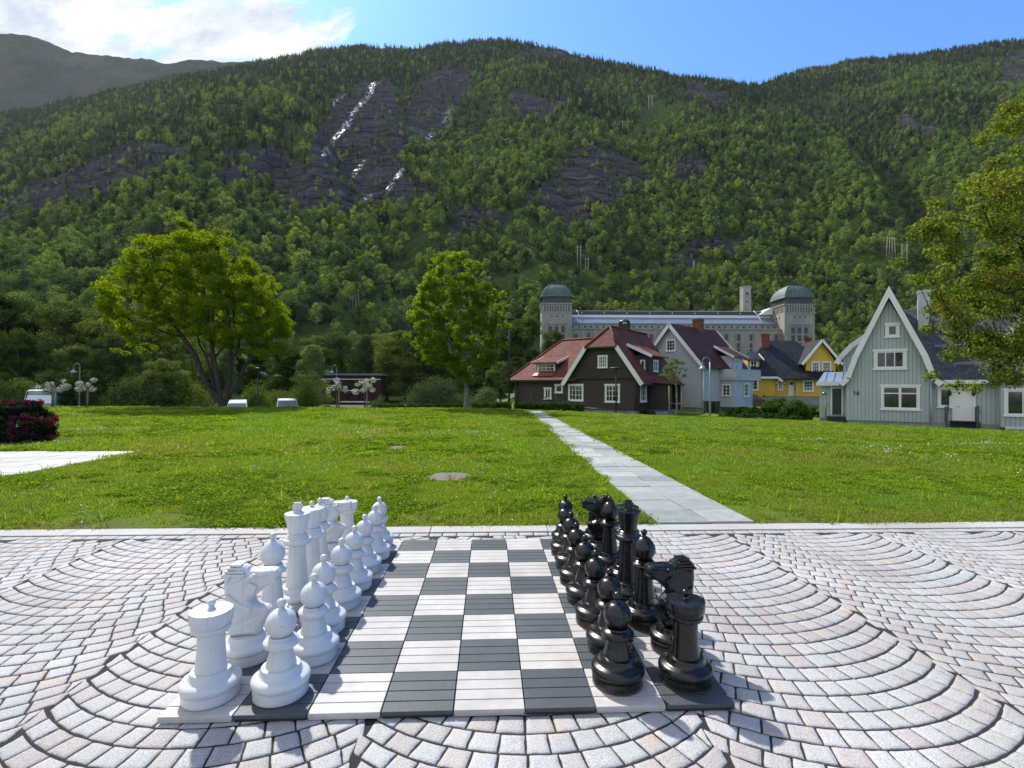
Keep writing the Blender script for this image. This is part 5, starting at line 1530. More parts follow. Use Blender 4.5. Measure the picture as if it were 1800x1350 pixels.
window(h16, front(0, -.35), hx(1768), -.32, 1.3, .22, 3, 1, .07)
DP = front(0, .224)
b = MB(); u0, u1 = hx(1679), hx(1711)
pbox(b, DP, u0, u1, .0, .05, .25, 2.15); 
d = b.build('door', M_WHITE, h16)
b = MB(); pbox(b, DP, u0 - .12, u0 - .002, .0, .08, .2, 2.32); pbox(b, DP, u1 + .002, u1 + .12, .0, .08, .2, 2.32); pbox(b, DP, u0 - .001, u1 + .001, .0, .08, 2.152, 2.32); b.build('frame', M_WHITE, d)
b = MB(); b.tube([DP.p(u0 + .1, .05, 1.12), DP.p(u0 + .1, .11, 1.12), DP.p(u0 + .24, .11, 1.12)], .014, 6); b.build('handle', M_BLACK, d, uv=False)
for u in (u0 - .25, u1 + .02):
    b = MB(); b.lathe([(.001, 0), (.06, .02), (.09, .12), (.09, .26), (.05, .33), (.001, .36)], 10, tuple(DP.p(u, .12, 1.78))); b.build('wall_lamp', M_BLACK, h16, uv=False)
b = MB()
for k in range(3): pbox(b, DP, u0 - .25, u1 + .3, .0 + k * 0, .9 - k * .25, -.45 + k * .22, -.24 + k * .22)
pbox(b, DP, u0 - .2, u1 + .25, 0, 1.0, .215, .245); b.build('steps', M_BLACK, h16)
for u in (u0 - .45, u1 + .12):
    b = MB(); b.bar(DP.p(u, .95, -.5), DP.p(u, .95, .75), .10, .07); b.bar(DP.p(u + .05, .95, .72), DP.p(u + .12, .05, 1.15), .09, .05); b.bar(DP.p(u, .1, .0), DP.p(u, .1, 1.1), .07, .06); b.build('railing', paint('rail_green', (.03, .09, .07), .5), h16)
# side porch with green door
PP = front(0, 1.274)
wall(h16, front(0, 1.3), [(hx(1441, 1.3), .1), (0, .1), (0, EV - .1), (hx(1441, 1.3), EV - .1)], M_SAGE, 'v', .21)
wall(h16, left(hx(1441, 1.3), 5.5), [(0, .1), (4.2, .1), (4.2, EV - .1), (0, EV - .1)], M_SAGE, 'v', .21)
x0_, x1_ = hx(1437, .85), -.0
roof(h16, [[(x0_, .85, EV + .05), (x1_, .85, EV + .05), (x1_, 2.2, EV + .78), (x0_ + .3, 2.2, EV + .78)], [(x0_ + .3, 2.2, EV + .78), (x1_, 2.2, EV + .78), (x1_, 5.6, EV + .2), (x0_, 5.6, EV + .2)]], M_ZINC, .06, 'porch_roof')
b = MB()
for k in range(4): b.bar((x0_ + .45 + k * .5, .86, EV + .08), (x0_ + .5 + k * .5, 2.2, EV + .82), .03, .05)
b.build('standing_seam', M_ZINC, h16)
boards(h16, [((x0_ - .05, .78, EV - .08), (.1, .78, EV - .08))], M_WHITE, .14, .28, 'fascia')
b = MB(); u0, u1 = hx(1463, 1.3), hx(1479.5, 1.3); pbox(b, PP, u0, u1, 0, .04, .35, 2.2); d = b.build('door', M_GREEND, h16)
b = MB(); pbox(b, PP, u0 - .1, u0 - .001, 0, .07, .3, 2.45); pbox(b, PP, u1 + .001, u1 + .1, 0, .07, .3, 2.45); pbox(b, PP, u0, u1, 0, .06, 2.2, 2.3); b.build('frame', M_WHITE, d)
b = MB(); pbox(b, PP, u0 - .25, u1 + .35, .02, .9, -.4, .18); pbox(b, PP, u0 - .3, u1 + .4, .0, 1.0, .18, .24); pbox(b, PP, u0 - .2, u1 + .3, .9, 1.2, -.4, -.05); b.build('steps', M_BLACK, h16)
b = MB(); b.tube([PP.p(u0 - .35, .9, .2), PP.p(u0 - .32, .85, .95), PP.p(u0 - .28, .05, 1.1)], .025, 6); b.build('railing', M_BLACK, h16, uv=False)
b = MB(); b.ball(tuple(PP.p(hx(1449, 1.3), .12, 1.85)), .10, 10, 8); b.build('wall_lamp', mat('brass', (.5, .4, .22), .3, metal=.8, bump=0), h16)
# left rear eave wing with curved board
roof(h16, [[(.2, 2.6, 5.5), (-.6, 2.6, 4.4), (-.75, 2.6, 4.15), (-.75, 6.2, 4.15), (.2, 6.2, 5.5)][:4][:3] + [(-.6, 6.2, 4.4), (.2, 6.2, 5.5)]], M_SLATE, .1, 'rear_roof')
wall(h16, front(0, 2.8), [(-.35, 2.4), (.8, 2.4), (.8, 6.0), (-.35, 4.35)], M_SAGE, 'v', .21, 'rear_wall')
boards(h16, [((1.6, 2.52, 6.4), (.2, 2.52, 5.32)), ((.2, 2.52, 5.34), (-.55, 2.52, 4.42)), ((-.5, 2.52, 4.5), (-.75, 2.52, 4.0))], M_WHITE, .05, .34)
cu = bpy.data.curves.new('house_number', 'FONT'); cu.body = '16'; cu.size = .40; cu.extrude = .02; cu.materials.append(M_BLACK)
to = bpy.data.objects.new('house_number', cu); COL.objects.link(to); to.parent = h16
bpy.context.view_layer.update()
_me = bpy.data.meshes.new_from_object(to.evaluated_get(bpy.context.evaluated_depsgraph_get())); bpy.data.objects.remove(to)
to = bpy.data.objects.new('house_number', _me); COL.objects.link(to); to.parent = h16
to.location = (hx(1499), -.062, 1.78); to.rotation_euler = (pi / 2, 0, 0)
b = MB(); b.tube([(hx(1636), -.1, EV - .05), (hx(1636), -.15, .1)], .045, 8); b.build('downpipe', M_SAGE, h16, uv=False)

# ---- power station
M_PCONC = NT('station_concrete'); n = M_PCONC; o = n.coord(); f = n.noise(o, .12, 6, .65); g = n.noise(n.N('ShaderNodeMapping', {0: o, 3: (.9, .9, .10)}).outputs[0], 1.2, 6, .7)
c = n.mix(1, n.ramp(f, [(.3, (.24, .23, .205)), (.7, (.36, .345, .31))]), n.ramp(g, [(.35, (.70, .69, .67)), (.62, (1.08, 1.08, 1.07))]), 'MULTIPLY')
M_PC = n.set(col=c, rough=.9, nor=n.bump(g, .3, .1))
M_DARKW = mat('dark_window', (.018, .02, .022), .25, .2, 1, 0)
n = NT('copper_green'); g = n.noise(n.N('ShaderNodeMapping', {0: n.coord(), 3: (1.5, 1.5, .15)}).outputs[0], 1.3, 5, .7)
M_COP = n.set(col=n.ramp(g, [(.35, (.040, .062, .060)), (.5, (.075, .115, .108)), (.65, (.12, .175, .160))]), rough=.6)
M_DKMET = mat('dark_sheet', (.040, .046, .055), .5, .15, .4, 0)
M_BLSH = mat('blue_grey_sheet', (.15, .18, .22), .4, .12, .3, 0)
DPS = 225
mpp = DPS / FPX
px0, py0 = xy(952, DPS); z_ps = 11.0
ps = empty('power_station', (px0, py0, z_ps), -YAW, 'long pale concrete power station with two domed corner towers', 'power station')
def sx(px): return (px - 952) * mpp
def sz(py): return CAM.z + (681.3 - py) * mpp - z_ps
TW = 13.2; X1 = sx(1432)
def tower(x0, name):
    b = MB(); zt = sz(535.5)
    b.box(x0, x0 + TW, 0, TW, -14, zt)
    b.box(x0 - .35, x0 + TW + .35, -.35, TW + .35, zt - .05, zt + .5)
    o = b.build(name, M_PC, ps)
    w = MB()
    for k in range(10):
        u = x0 + 1.1 + k * 1.17
        w.box(u, u + .5, -.02, .06, zt - 3.2, zt - .9)
        w.box(x0 - .02, x0 + .06, 1.1 + k * 1.17, 1.6 + k * 1.17, zt - 3.2, zt - .9)
    for k in range(3): w.box(x0 + 3.9 + k * 2.4, x0 + 4.7 + k * 2.4, -.02, .06, zt - 5.6, zt - 4.9); w.box(x0 - .02, x0 + .06, 3.9 + k * 2.4, 4.7 + k * 2.4, zt - 5.6, zt - 4.9)
    for k in range(3):
        for q in range(3):
            w.box(x0 + 2.9 + k * 2.8, x0 + 4.5 + k * 2.8, -.02, .06, zt - 12.5 - q * 3.4, zt - 9.8 - q * 3.4)
    w.build('window', M_DARKW, o)
    p = MB()
    for k in range(4): p.box(x0 + 1.9 + k * 2.8, x0 + 2.7 + k * 2.8, -.35, .0, zt - 22, zt - 8.8)
    p.box(x0 + 1.6, x0 + 11.4, -.45, 0, zt - 8.8, zt - 8.3)
    for k in range(11): p.box(x0 + .35 + k * 1.17, x0 + .95 + k * 1.17, -.22, 0, zt - 3.4, zt - .4)
    p.box(x0 - .15, x0 + TW + .15, -.18, 0, zt - 4.0, zt - 3.6); p.build('pilaster', M_PC, o)
    r = MB(); i = .5; r.box(x0 + i, x0 + TW - i, i, TW - i, zt + .5, zt + 3.3); r.build('drum', M_DKMET, o)
    r = MB(); N_ = 7; prev = None
    cx, cy = x0 + TW / 2, TW / 2; hw = TW / 2 - .1
    prof = [(hw + .15, zt + 3.3), (hw, zt + 3.7), (hw * .95, zt + 5.0), (hw * .86, zt + 6.4), (hw * .73, zt + 7.6), (hw * .57, zt + 8.6), (hw * .40, zt + 9.3), (hw * .30, zt + 9.5)]
    vs = []; 
    for rr, z in prof:
        for (qx, qy) in ((-1, -1), (-.33, -1.05), (.33, -1.05), (1, -1), (1.05, -.33), (1.05, .33), (1, 1), (.33, 1.05), (-.33, 1.05), (-1, 1), (-1.05, .33), (-1.05, -.33)): vs.append((cx + rr * qx, cy + rr * qy, z))
    fs = [(l * 12 + k, l * 12 + (k + 1) % 12, (l + 1) * 12 + (k + 1) % 12, (l + 1) * 12 + k) for l in range(len(prof) - 1) for k in range(12)]
    fs.append(tuple(range((len(prof) - 1) * 12, len(prof) * 12)))
    r.add(vs, fs)
    for k in range(9):
        for q in range(len(prof) - 1):
            fx = -1 + 2 * k / 8.0; a_, b_ = prof[q], prof[q + 1]
            r.bar((cx + a_[0] * fx, cy - a_[0] * 1.05, a_[1]), (cx + b_[0] * fx, cy - b_[0] * 1.05, b_[1]), .14)
    r.build('dome', M_COP, o)
    r = MB(); r.box(cx - 1.9, cx + 1.9, cy - 1.9, cy + 1.9, zt + 9.5, zt + 10.3); r.box(cx - 2.2, cx + 2.2, cy - 2.2, cy + 2.2, zt + 10.3, zt + 10.6); r.build('lantern', M_DKMET, o)
tower(0, 'tower'); tower(X1 - TW, 'tower')
hx0, hx1 = TW, X1 - TW
b = MB(); zl = sz(577); zu = sz(566); b.box(hx0 - 1, hx1 + 1, 3.0, 30, -14, zl); b.box(hx0 - 1, hx1 + 1, 2.6, 3.6, zl - .35, zl + .25)
b.box(hx0 - 1, hx1 + 1, 6.5, 30, zl, zu); b.build('hall', M_PC, ps)
w = MB(); p = MB(); nwin = 17
for k in range(nwin):
    u = hx0 + 2.2 + k * (hx1 - hx0 - 4.4) / (nwin - 1)
    w.box(u - .65, u + .65, 2.93, 3.02, zl - 5.2, zl - 3.3)
    w.prism([(u + .65 * cos(a_), 2.93, zl - 3.3 + .9 * sin(a_)) for a_ in np.linspace(0, pi, 9)], (0, 1, 0), .09)
    for q in range(4): w.box(u - .65, u + .65, 2.93, 3.02, zl - 8.3 - q * 2.6, zl - 6.2 - q * 2.6)
    for s_ in (-1, 1): p.box(u + s_ * 1.15 - .25, u + s_ * 1.15 + .25, 2.7, 3.0, zl - 16, zl - 2.2)
    p.box(u - 1.4, u + 1.4, 2.65, 3.0, zl - 2.2, zl - 1.8)
for k in range(34):
    u = hx0 + 1.2 + k * (hx1 - hx0 - 2.4) / 33
    w.box(u - .42, u + .42, 6.44, 6.52, zl + .8, zl + 1.7)
w.build('window', M_DARKW, ps); p.build('pilaster', M_PC, ps)
roof(ps, [[(hx0 - .3, 6.0, zu + .05), (hx1 + .3, 6.0, zu + .05), (hx1 + .3, 12, sz(552)), (hx0 - .3, 12, sz(552))]], M_BLSH, .3)
b = MB(); b.box(hx0 - .3, hx1 + .3, 12, 13, sz(553) , sz(547.5)); b.box(hx0 - .3, hx1 + .3, 15.0, 29, sz(539.6), sz(538)); b.build('parapet', M_WHITE, ps)
b = MB(); b.box(hx0 - .3, hx1 + .3, 13, 29, sz(554), sz(539.8)); b.build('monitor', M_DKMET, ps)
b = MB(); 
for k in range(9): b.ball((hx0 + 6 + k * 10.5, 12.95, sz(543.5)), .3, 8, 6)
for u in (hx0 + 3, hx1 - 8):
    b.tube([(u, 5.5, zu), (u, 5.5, sz(558)), (u + 1.5, 12, sz(545)), (u + .5, 13, sz(538))], .12, 5)
b.build('fitting', M_WHITE, ps)
b = MB(); b.prism([(hx1 - 6, 10, sz(547)), (hx1, 10, sz(547)), (hx1, 10, sz(534)), (hx1 - 1, 10, sz(534))], (0, 1, 0), 8); b.build('stair_head', M_WHITE, ps)
# concrete shaft behind
q = xy(1310, 262)
st = empty('concrete_shaft', (q[0], q[1], 36), -YAW, 'square concrete shaft tower rising behind the power station', 'tower')
mp2 = 262 / FPX
b = MB(); zt = CAM.z + (681 - 505) * mp2 - 36; b.box(-2, 2, -2, 2, -24, zt); b.box(-2.2, 2.2, -2.2, 2.2, zt, zt + .5); b.build('shaft', M_PC, st)
b = MB(); b.box(-.6, .5, -2.04, -1.95, zt - 4, zt - 2.8); b.box(-.4, .3, -2.04, -1.95, zt - 8, zt - 7); b.build('window', M_DARKW, st)

# ---- brick building behind the bushes
M_RB = roof_mat('dark_brick', (.060, .022, .018), (.085, .032, .026), .25, .08, .9, bump=.3)
mb_ = 100 / FPX; q = xy(440, 100)
br = empty('brick_building', (q[0], q[1], -2.2), -YAW, 'low dark red brick building with a flat pale-edged roof', 'building')
def bz(py): return CAM.z + (680 - py) * mb_ + 2.2
def bxx(px): return (px - 440) * mb_
b = MB(); b.box(bxx(560), bxx(670), 0, 4, -1, bz(661)); b.box(bxx(440), bxx(560), 3, 7, -1, bz(663)); b.build('wall', M_RB, br)
b = MB(); b.box(bxx(556), bxx(673), -.3, 4.3, bz(661), bz(658)); b.build('fascia', M_BLSH, br)
b = MB(); b.box(bxx(438), bxx(556) - .002, 2.2, 7.2, bz(663), bz(651)); b.build('roof_screen', mat('pale_sheet', (.42, .43, .42), .6), br)
b = MB()
for k in range(6): b.box(bxx(608), bxx(622), -.04, .05, bz(711 - k * 7.2), bz(706.5 - k * 7.2)); b.box(bxx(628), bxx(634), -.04, .05, bz(711 - k * 7.2), bz(706.5 - k * 7.2))
for k in range(5): b.box(bxx(565 + k * 8), bxx(570 + k * 8), -.04, .05, bz(674), bz(669))
for k in range(9): b.box(bxx(450 + k * 12), bxx(458 + k * 12), 2.96, 3.05, bz(675), bz(669))
b.build('window', M_GLASS, br)
b = MB(); b.box(bxx(560), bxx(669), -.06, -.002, bz(668.5), bz(667.3)); b.box(bxx(600), bxx(640), -.07, -.002, bz(688.5), bz(687.3)); b.box(bxx(600), bxx(650), -.5, -.002, bz(708.5), bz(706.5)); b.build('band', M_WHITE, br)
# garden shed
q = ground_pt(758, 43)
gs = empty('garden_shed', (q[0], q[1], q[2] + .5), -YAW - .35, 'tiny brown shed with a pale pitched roof behind the hedge', 'shed')
b = MB(); b.box(-.8, .8, -.6, .6, -1.2, .35); b.prism([(-.8, -.6, .35), (.8, -.6, .35), (0, -.6, .75)], (0, 1, 0), 1.2); b.build('wall', M_BROWN, gs)
roof(gs, [[(0, -.8, .82), (1.0, -.8, .32), (1.0, .8, .32), (0, .8, .82)], [(-1.0, -.8, .32), (0, -.8, .82), (0, .8, .82), (-1.0, .8, .32)]], M_BLSH, .05)
# hut up on the slope, power poles
def hill_at(px, py):
    u = (px - 900) / FPX; dd = np.linspace(175, 1200, 900); uu = np.full(900, u)
    z = HZ(uu, dd); y = 681 - (z - CAM.z) / dd * FPX
    k = np.where(y <= py)[0]; d = dd[k[0]] if len(k) else 400
    x_, y_ = xy(px, d); return x_, y_, float(HZ(np.array([u]), np.array([d]))[0]), d
M_POLE = mat('weathered_pole', (.30, .27, .22), .9, .15, 3, 0)
def h_frame(px, py, hpx, wpx, label, legs=2, splay=0.0):
    x_, y_, z_, d = hill_at(px, py); s = d / FPX; h = hpx * s; w = wpx * s
    o = empty('power_pole', (x_, y_, z_ - .5), -YAW, label, 'power pole', 'wooden power poles on the slope')
    for k in range(legs):
        xx = (k / (legs - 1) - .5) * w if legs > 1 else 0
        b = MB(); b.tube([(xx * (1 + splay), 0, 0), (xx * .95, 0, h)], [.27 * d / 300, .19 * d / 300], 6); b.build('pole', M_POLE, o, uv=False)
    b = MB(); b.bar((-w * .9, 0, h * .93), (w * .9, 0, h * .93), .2 * d / 300, .25 * d / 300); b.build('crossarm', M_POLE, o)
    b = MB()
    for k in (-1, 0, 1): b.tube([(k * w * .8, 0, h * .93), (k * w * .8, 0, h * .93 - 1.0)], .12, 5)
    b.build('insulator', M_BLACK, o, uv=False)
for a_ in [(1017, 478, 46, 6, 'tall twin power pole above the left end of the power station'), (1031, 482, 28, 5, 'shorter twin power pole beside the tall one above the station'),
           (1142, 196, 30, 6, 'twin power pole high up near the top of the cleared strip'), (1090, 226, 15, 6, 'small twin power pole lower on the cleared strip'),
           (622, 545, 36, 12, 'splayed power pole above the brick building', 4, .6), (1566, 458, 44, 12, 'four-legged power pole on the slope above the sage house', 4, .5),
           (1590, 472, 46, 9, 'twin power pole right of the four-legged one'), (1219, 474, 17, 1.5, 'single thin pole above the middle of the station', 2, 0)]: h_frame(*a_)
x_, y_, z_, d = hill_at(1312, 446)
hh_ = empty('hillside_hut', (x_, y_, z_), -YAW, 'small white hut on the slope above the right tower', 'hut')
b = MB(); b.box(-1.8, 1.8, -1.3, 1.3, -1, 1.9); b.build('wall', M_WHITE, hh_); roof(hh_, [[(-2, -1.5, 1.85), (2, -1.5, 1.85), (2, 1.5, 2.5), (-2, 1.5, 2.5)]], M_ZINC, .12)
# ------------------------------------------------------------------ lamps, vehicles, planter and other small things
M_TEAL = mat('teal_enamel', (.16, .27, .30), .35, .08, 4, 0)
M_LPOST = mat('lamp_post_green', (.10, .13, .13), .45, .1, 3, 0)
def hook_lamp(px, d, topy, label, side_=-1, m=M_LPOST):
    x, y, z = ground_pt(px, d); h = CAM.z + (680 - topy) * d / FPX - z
    o = empty('street_lamp', (x, y, z), -YAW, label, 'street lamp', 'hooked street lamps with bell shades')
    b = MB(); b.tube([(0, 0, -.2), (0, 0, .9), (0, 0, h - .35)], [.075, .065, .045], 10); b.build('post', m, o, uv=False)
    b = MB(); b.tube([(side_ * .28 * (1 - cos(t)), 0, h - .36 + .34 * sin(t)) for t in np.linspace(0, pi, 12)] + [(side_ * .56, 0, h - .5)], .026, 8); b.build('hook', m, o, uv=False)
    b = MB(); b.lathe([(.03, .40), (.05, .36), (.055, .26), (.09, .20), (.20, .08), (.31, .0), (.30, -.01), (.18, .07), (.02, .1)], 20, (side_ * .56, 0, h - .88)); b.build('lamp_shade', M_TEAL, o, uv=False)
    b = MB(); b.ball((side_ * .56, 0, h - .86), .09, 10, 8); b.build('bulb', M_WHITE, o, uv=False)
hook_lamp(1248, 38, 626.5, 'hooked street lamp with a grey bell shade before the grey gabled house', -1, M_TEAL)
hook_lamp(140, 47, 641, 'teal hooked street lamp above the blossom trees on the left', -1)
hook_lamp(592, 60, 643, 'teal hooked street lamp over the brick building roof', -1)
def post_lamp(px, d, topy, label, w=.42):
    x, y, z = ground_pt(px, d); h = CAM.z + (680 - topy) * d / FPX - z
    o = empty('street_lamp', (x, y, z), -YAW, label, 'street lamp', 'slim modern street lamps')
    b = MB(); b.tube([(0, 0, -.2), (0, 0, h * .5), (0, 0, h - .06)], [.07, .06, .04], 8); b.build('post', M_BLACK, o, uv=False)
    b = MB(); b.lathe([(.001, h - .10), (.10, h - .08), (w, h - .04), (w, h + .0), (.12, h + .05), (.001, h + .06)], 20); b.build('lamp_head', M_BLACK, o, uv=False)
post_lamp(895, 34, 561, 'tall slim black lamp post left of the brown house')
post_lamp(1083, 37, 646, 'short slim lamp post in front of the brown house gable', .5)
x, y, z = ground_pt(453, 42); h = CAM.z + (680 - 650) * 42 / FPX - z
o = empty('street_lamp', (x, y, z), -YAW, 'dark lamp post with a forked tulip top right of the maple', 'street lamp')
b = MB(); b.tube([(0, 0, -.2), (0, 0, h - .7)], .05, 8); b.build('post', M_BLACK, o, uv=False)
b = MB(); b.tube([(0, 0, h - .7), (-.22, 0, h - .4), (-.25, 0, h)], .025, 6); b.tube([(0, 0, h - .7), (.22, 0, h - .4), (.25, 0, h)], .025, 6); b.lathe([(.001, 0), (.3, .01), (.3, .05), (.001, .1)], 14, (0, 0, h)); b.build('lamp_head', M_BLACK, o, uv=False)

# flower planter
PCX, PCY = xy(18, 12.55); rs = np.random.RandomState(77)
pl_ = empty('flower_planter', (PCX, PCY, 0), 0, 'two-tier planter overflowing with dark leaves and magenta flowers', 'planter')
b = MB(); b.lathe([(.001, .0), (.55, .0), (.62, .06), (.70, .42), (.66, .44), (.60, .40), (.001, .38)], 24); b.lathe([(.001, .70), (.38, .70), (.50, .92), (.55, 1.0), (.51, 1.0), (.45, .9), (.001, .88)], 24); b.tube([(0, 0, .38), (0, 0, .72)], .12, 10); b.build('bowl', M_BLACK, pl_)
cls = []
for k in range(150):
    a = rs.rand() * 2 * pi; z = rs.rand() ** .8 * .68 + .05; r = .78 + .12 * rs.rand() - (.25 * max(0, z - .45))
    cls.append((cos(a) * r, sin(a) * r, z, .13))
for k in range(50):
    a = rs.rand() * 2 * pi; r = .50 * sqrt(rs.rand()) + .1; cls.append((cos(a) * r, sin(a) * r, 1.0 + .10 * rs.rand(), .10))
for k in range(110):
    a = rs.rand() * 2 * pi; q_ = .35 + .32 * rs.rand(); cls.append((cos(a) * q_, sin(a) * q_, .48 + .48 * rs.rand(), .12))
cls = np.array(cls)
M_LPL = leaf_mat('planter_leaf', (.016, .034, .013), (.050, .085, .030), .2)
V, F, r = clump_leaves(cls, 85, .05, rs, .9, .3); np_mesh('foliage', V, F, M_LPL, pl_, rnd=r)
M_MAG = leaf_mat('magenta_petal', (.16, .010, .055), (.34, .022, .12), .3, .6, (1.2, .8, 1.0))
sel = np.array([c for c in cls if (c[2] > .95 and rs.rand() < .8) or (c[2] < .75 and (c[0] > .45 and rs.rand() < .45 or rs.rand() < .05))])
sel = sel.copy(); sel[:, :2] *= 1.05; sel[:, 3] *= .8
V, F, r = clump_leaves(sel, 34, .05, rs, .9, .3, sig=.2); np_mesh('blossom', V, F, M_MAG, pl_, rnd=r)
pl_.scale = (.93, .93, .90)

# vehicles behind the crest
M_CARW = mat('white_car_paint', (.72, .75, .77), .25, .03, 2, 0)
M_CARG = mat('bronze_car_paint', (.06, .045, .035), .25, .05, 2, 0)
M_TYRE = mat('tyre', (.015, .015, .015), .9, bump=0); M_RIM = mat('rim', (.4, .41, .42), .35, metal=.7, bump=0)
M_CGLASS = NT('car_glass').set(col=(.10, .15, .17), rough=.05, spec=.9)
M_HEADL = mat('headlight_lens', (.6, .62, .65), .1, bump=0); M_AMB = mat('tail_light_lens', (.45, .06, .02), .2, bump=0)
def vehicle(name, loc, rz, prof, w, m, label, cat, glass, wheels=((-1.3, .33), (1.35, .33)), taper=.12, belt=1.05):
    """prof: (y,z) side outline, front is -y"""
    o = empty(name, loc, rz, label, cat)
    K = len(prof); b = MB(); vs = []
    for s_ in (-1, -.93, .93, 1):
        for (y, z) in prof:
            ww = w / 2 * (1 - taper * max(0, (z - belt)))
            ins = .05 if abs(s_) > .95 else 0
            cy = sum(p[0] for p in prof) / K; cz = sum(p[1] for p in prof) / K
            vs.append((s_ * ww, y + (cy - y) * ins * .5, z + (cz - z) * ins * .6))
    fs = [(l * K + i, l * K + (i + 1) % K, (l + 1) * K + (i + 1) % K, (l + 1) * K + i) for l in range(3) for i in range(K)] + [tuple(range(K))[::-1], tuple(range(3 * K, 4 * K))]
    b.add(vs, fs); bo = b.build('body', m, o, uv=False); bv = bo.modifiers.new('b', 'BEVEL'); bv.width = .04; bv.segments = 2
    for nm, pts in glass:
        b = MB(); c = [Vector(p) for p in pts]; nn = (c[1] - c[0]).cross(c[2] - c[0]).normalized()
        cen = sum(c, Vector()) / len(c)
        if nn.dot(cen - Vector((0, 0, 1.0))) < 0: nn = -nn
        b.prism([p + nn * .012 for p in c], nn, .012); b.build(nm, M_CGLASS, o, uv=False)
    for (yy, rr) in wheels:
        for s_ in (-1, 1):
            b = MB(); b.T = Matrix.Translation((s_ * (w / 2 - .10), yy, rr)) @ Matrix.Rotation(pi / 2, 4, 'Y')
            b.lathe([(rr * .6, -.1), (rr * .95, -.1), (rr, -.06), (rr, .06), (rr * .95, .1), (rr * .6, .1)], 20); wo = b.build('wheel', M_TYRE, o, uv=False)
            b = MB(); b.T = Matrix.Translation((s_ * (w / 2 - .06), yy, rr)) @ Matrix.Rotation(pi / 2, 4, 'Y'); b.lathe([(.001, -.05), (rr * .6, -.06), (rr * .62, .05), (rr * .2, .03), (.001, .03)], 14); b.build('rim', M_RIM, wo, uv=False)
    y0 = min(p[0] for p in prof); y1 = max(p[0] for p in prof)
    for s_ in (-1, 1):
        b = MB(); b.box(s_ * (w / 2 - .32) - .14, s_ * (w / 2 - .32) + .14, y0 - .015, y0 + .1, .62, .80); b.build('headlight', M_HEADL, o, uv=False)
        b = MB(); b.box(s_ * (w / 2 - .15) - .08, s_ * (w / 2 - .15) + .08, y1 - .1, y1 + .015, .70, .95); b.build('tail_light', M_AMB, o, uv=False)
        b = MB(); b.box(s_ * (w / 2 + .10) - .09, s_ * (w / 2 + .10) + .09, y0 + 1.0, y0 + 1.1, 1.2, 1.42); b.build('mirror', M_BLACK, o, uv=False)
    b = MB(); b.box(-.45, .45, y0 - .02, y0 + .1, .40, .55); b.build('grille', M_BLACK, o, uv=False)
    return o
vx, vy, vz = ground_pt(88, 49)
MHp = [(-2.9, .35), (-2.95, .95), (-2.75, 1.25), (-2.35, 1.45), (-2.05, 2.25), (-1.7, 2.95), (-1.2, 3.08), (3.1, 3.08), (3.15, .35)]
mh = vehicle('motorhome', (vx, vy, vz), -YAW + R(22), MHp, 2.3, M_CARW, 'white motorhome parked below the lawn edge on the left', 'motorhome',
        [('windscreen', [(-.98, -2.30, 1.55), (.98, -2.30, 1.55), (.88, -1.80, 2.72), (-.88, -1.80, 2.72)]), ('side_window', [(1.10, -1.5, 1.5), (1.10, -.7, 1.5), (1.05, -.7, 2.1), (1.05, -1.6, 2.1)]), ('side_window', [(1.09, .4, 1.7), (1.09, 1.6, 1.7), (1.02, 1.6, 2.3), (1.02, .4, 2.3)])], ((-2.0, .36), (1.9, .36)), .03, 1.2)
b = MB()
for a_, c_ in (((-1.06, -2.33, 1.45), (-.96, -1.76, 2.86)), ((1.06, -2.33, 1.45), (.96, -1.76, 2.86)), ((-.97, -1.76, 2.86), (.97, -1.76, 2.86))): b.bar(a_, c_, .12, .08)
b.build('windscreen_trim', M_BLACK, mh, uv=False)
VP = [(-2.2, .3), (-2.25, .8), (-1.9, 1.1), (-1.35, 1.22), (-.75, 1.98), (-.45, 2.18), (.2, 2.26), (1.9, 2.20), (2.1, 1.2), (2.15, .3)]
vg_ = [('windscreen', [(-.74, -1.30, 1.30), (.74, -1.30, 1.30), (.66, -.80, 1.92), (-.66, -.80, 1.92)]), ('side_window', [(.80, -.7, 1.35), (.80, .2, 1.35), (.74, .2, 1.9), (.74, -.55, 1.9)])]
vx, vy, vz = ground_pt(417, 45.5)
vehicle('parked_van', (vx, vy, vz), -YAW + R(27), VP, 1.75, M_CARW, 'small white van showing only its roof beside the maple trunk', 'van', vg_, taper=.10)
vx, vy, vz = ground_pt(505, 45.5)
VP2 = [(-2.3, .3), (-2.35, .8), (-2.0, 1.15), (-1.3, 1.5), (-.85, 2.28), (-.4, 2.36), (2.0, 2.36), (2.3, 1.5), (2.3, .3)]
vehicle('camper_van', (vx, vy, vz), -YAW + R(25), VP2, 1.9, M_CARW, 'pale boxy camper showing only its roof right of the small van', 'van', [('windscreen', [(-.80, -1.22, 1.60), (.80, -1.22, 1.60), (.72, -.88, 2.20), (-.72, -.88, 2.20)])], taper=.16)
cx_, cy_, cz_ = ground_pt(1322, 52)
CP = [(-2.1, .25), (-2.15, .65), (-1.9, .85), (-1.1, .98), (-.45, 1.42), (.8, 1.48), (1.6, 1.1), (2.1, 1.0), (2.15, .3)]
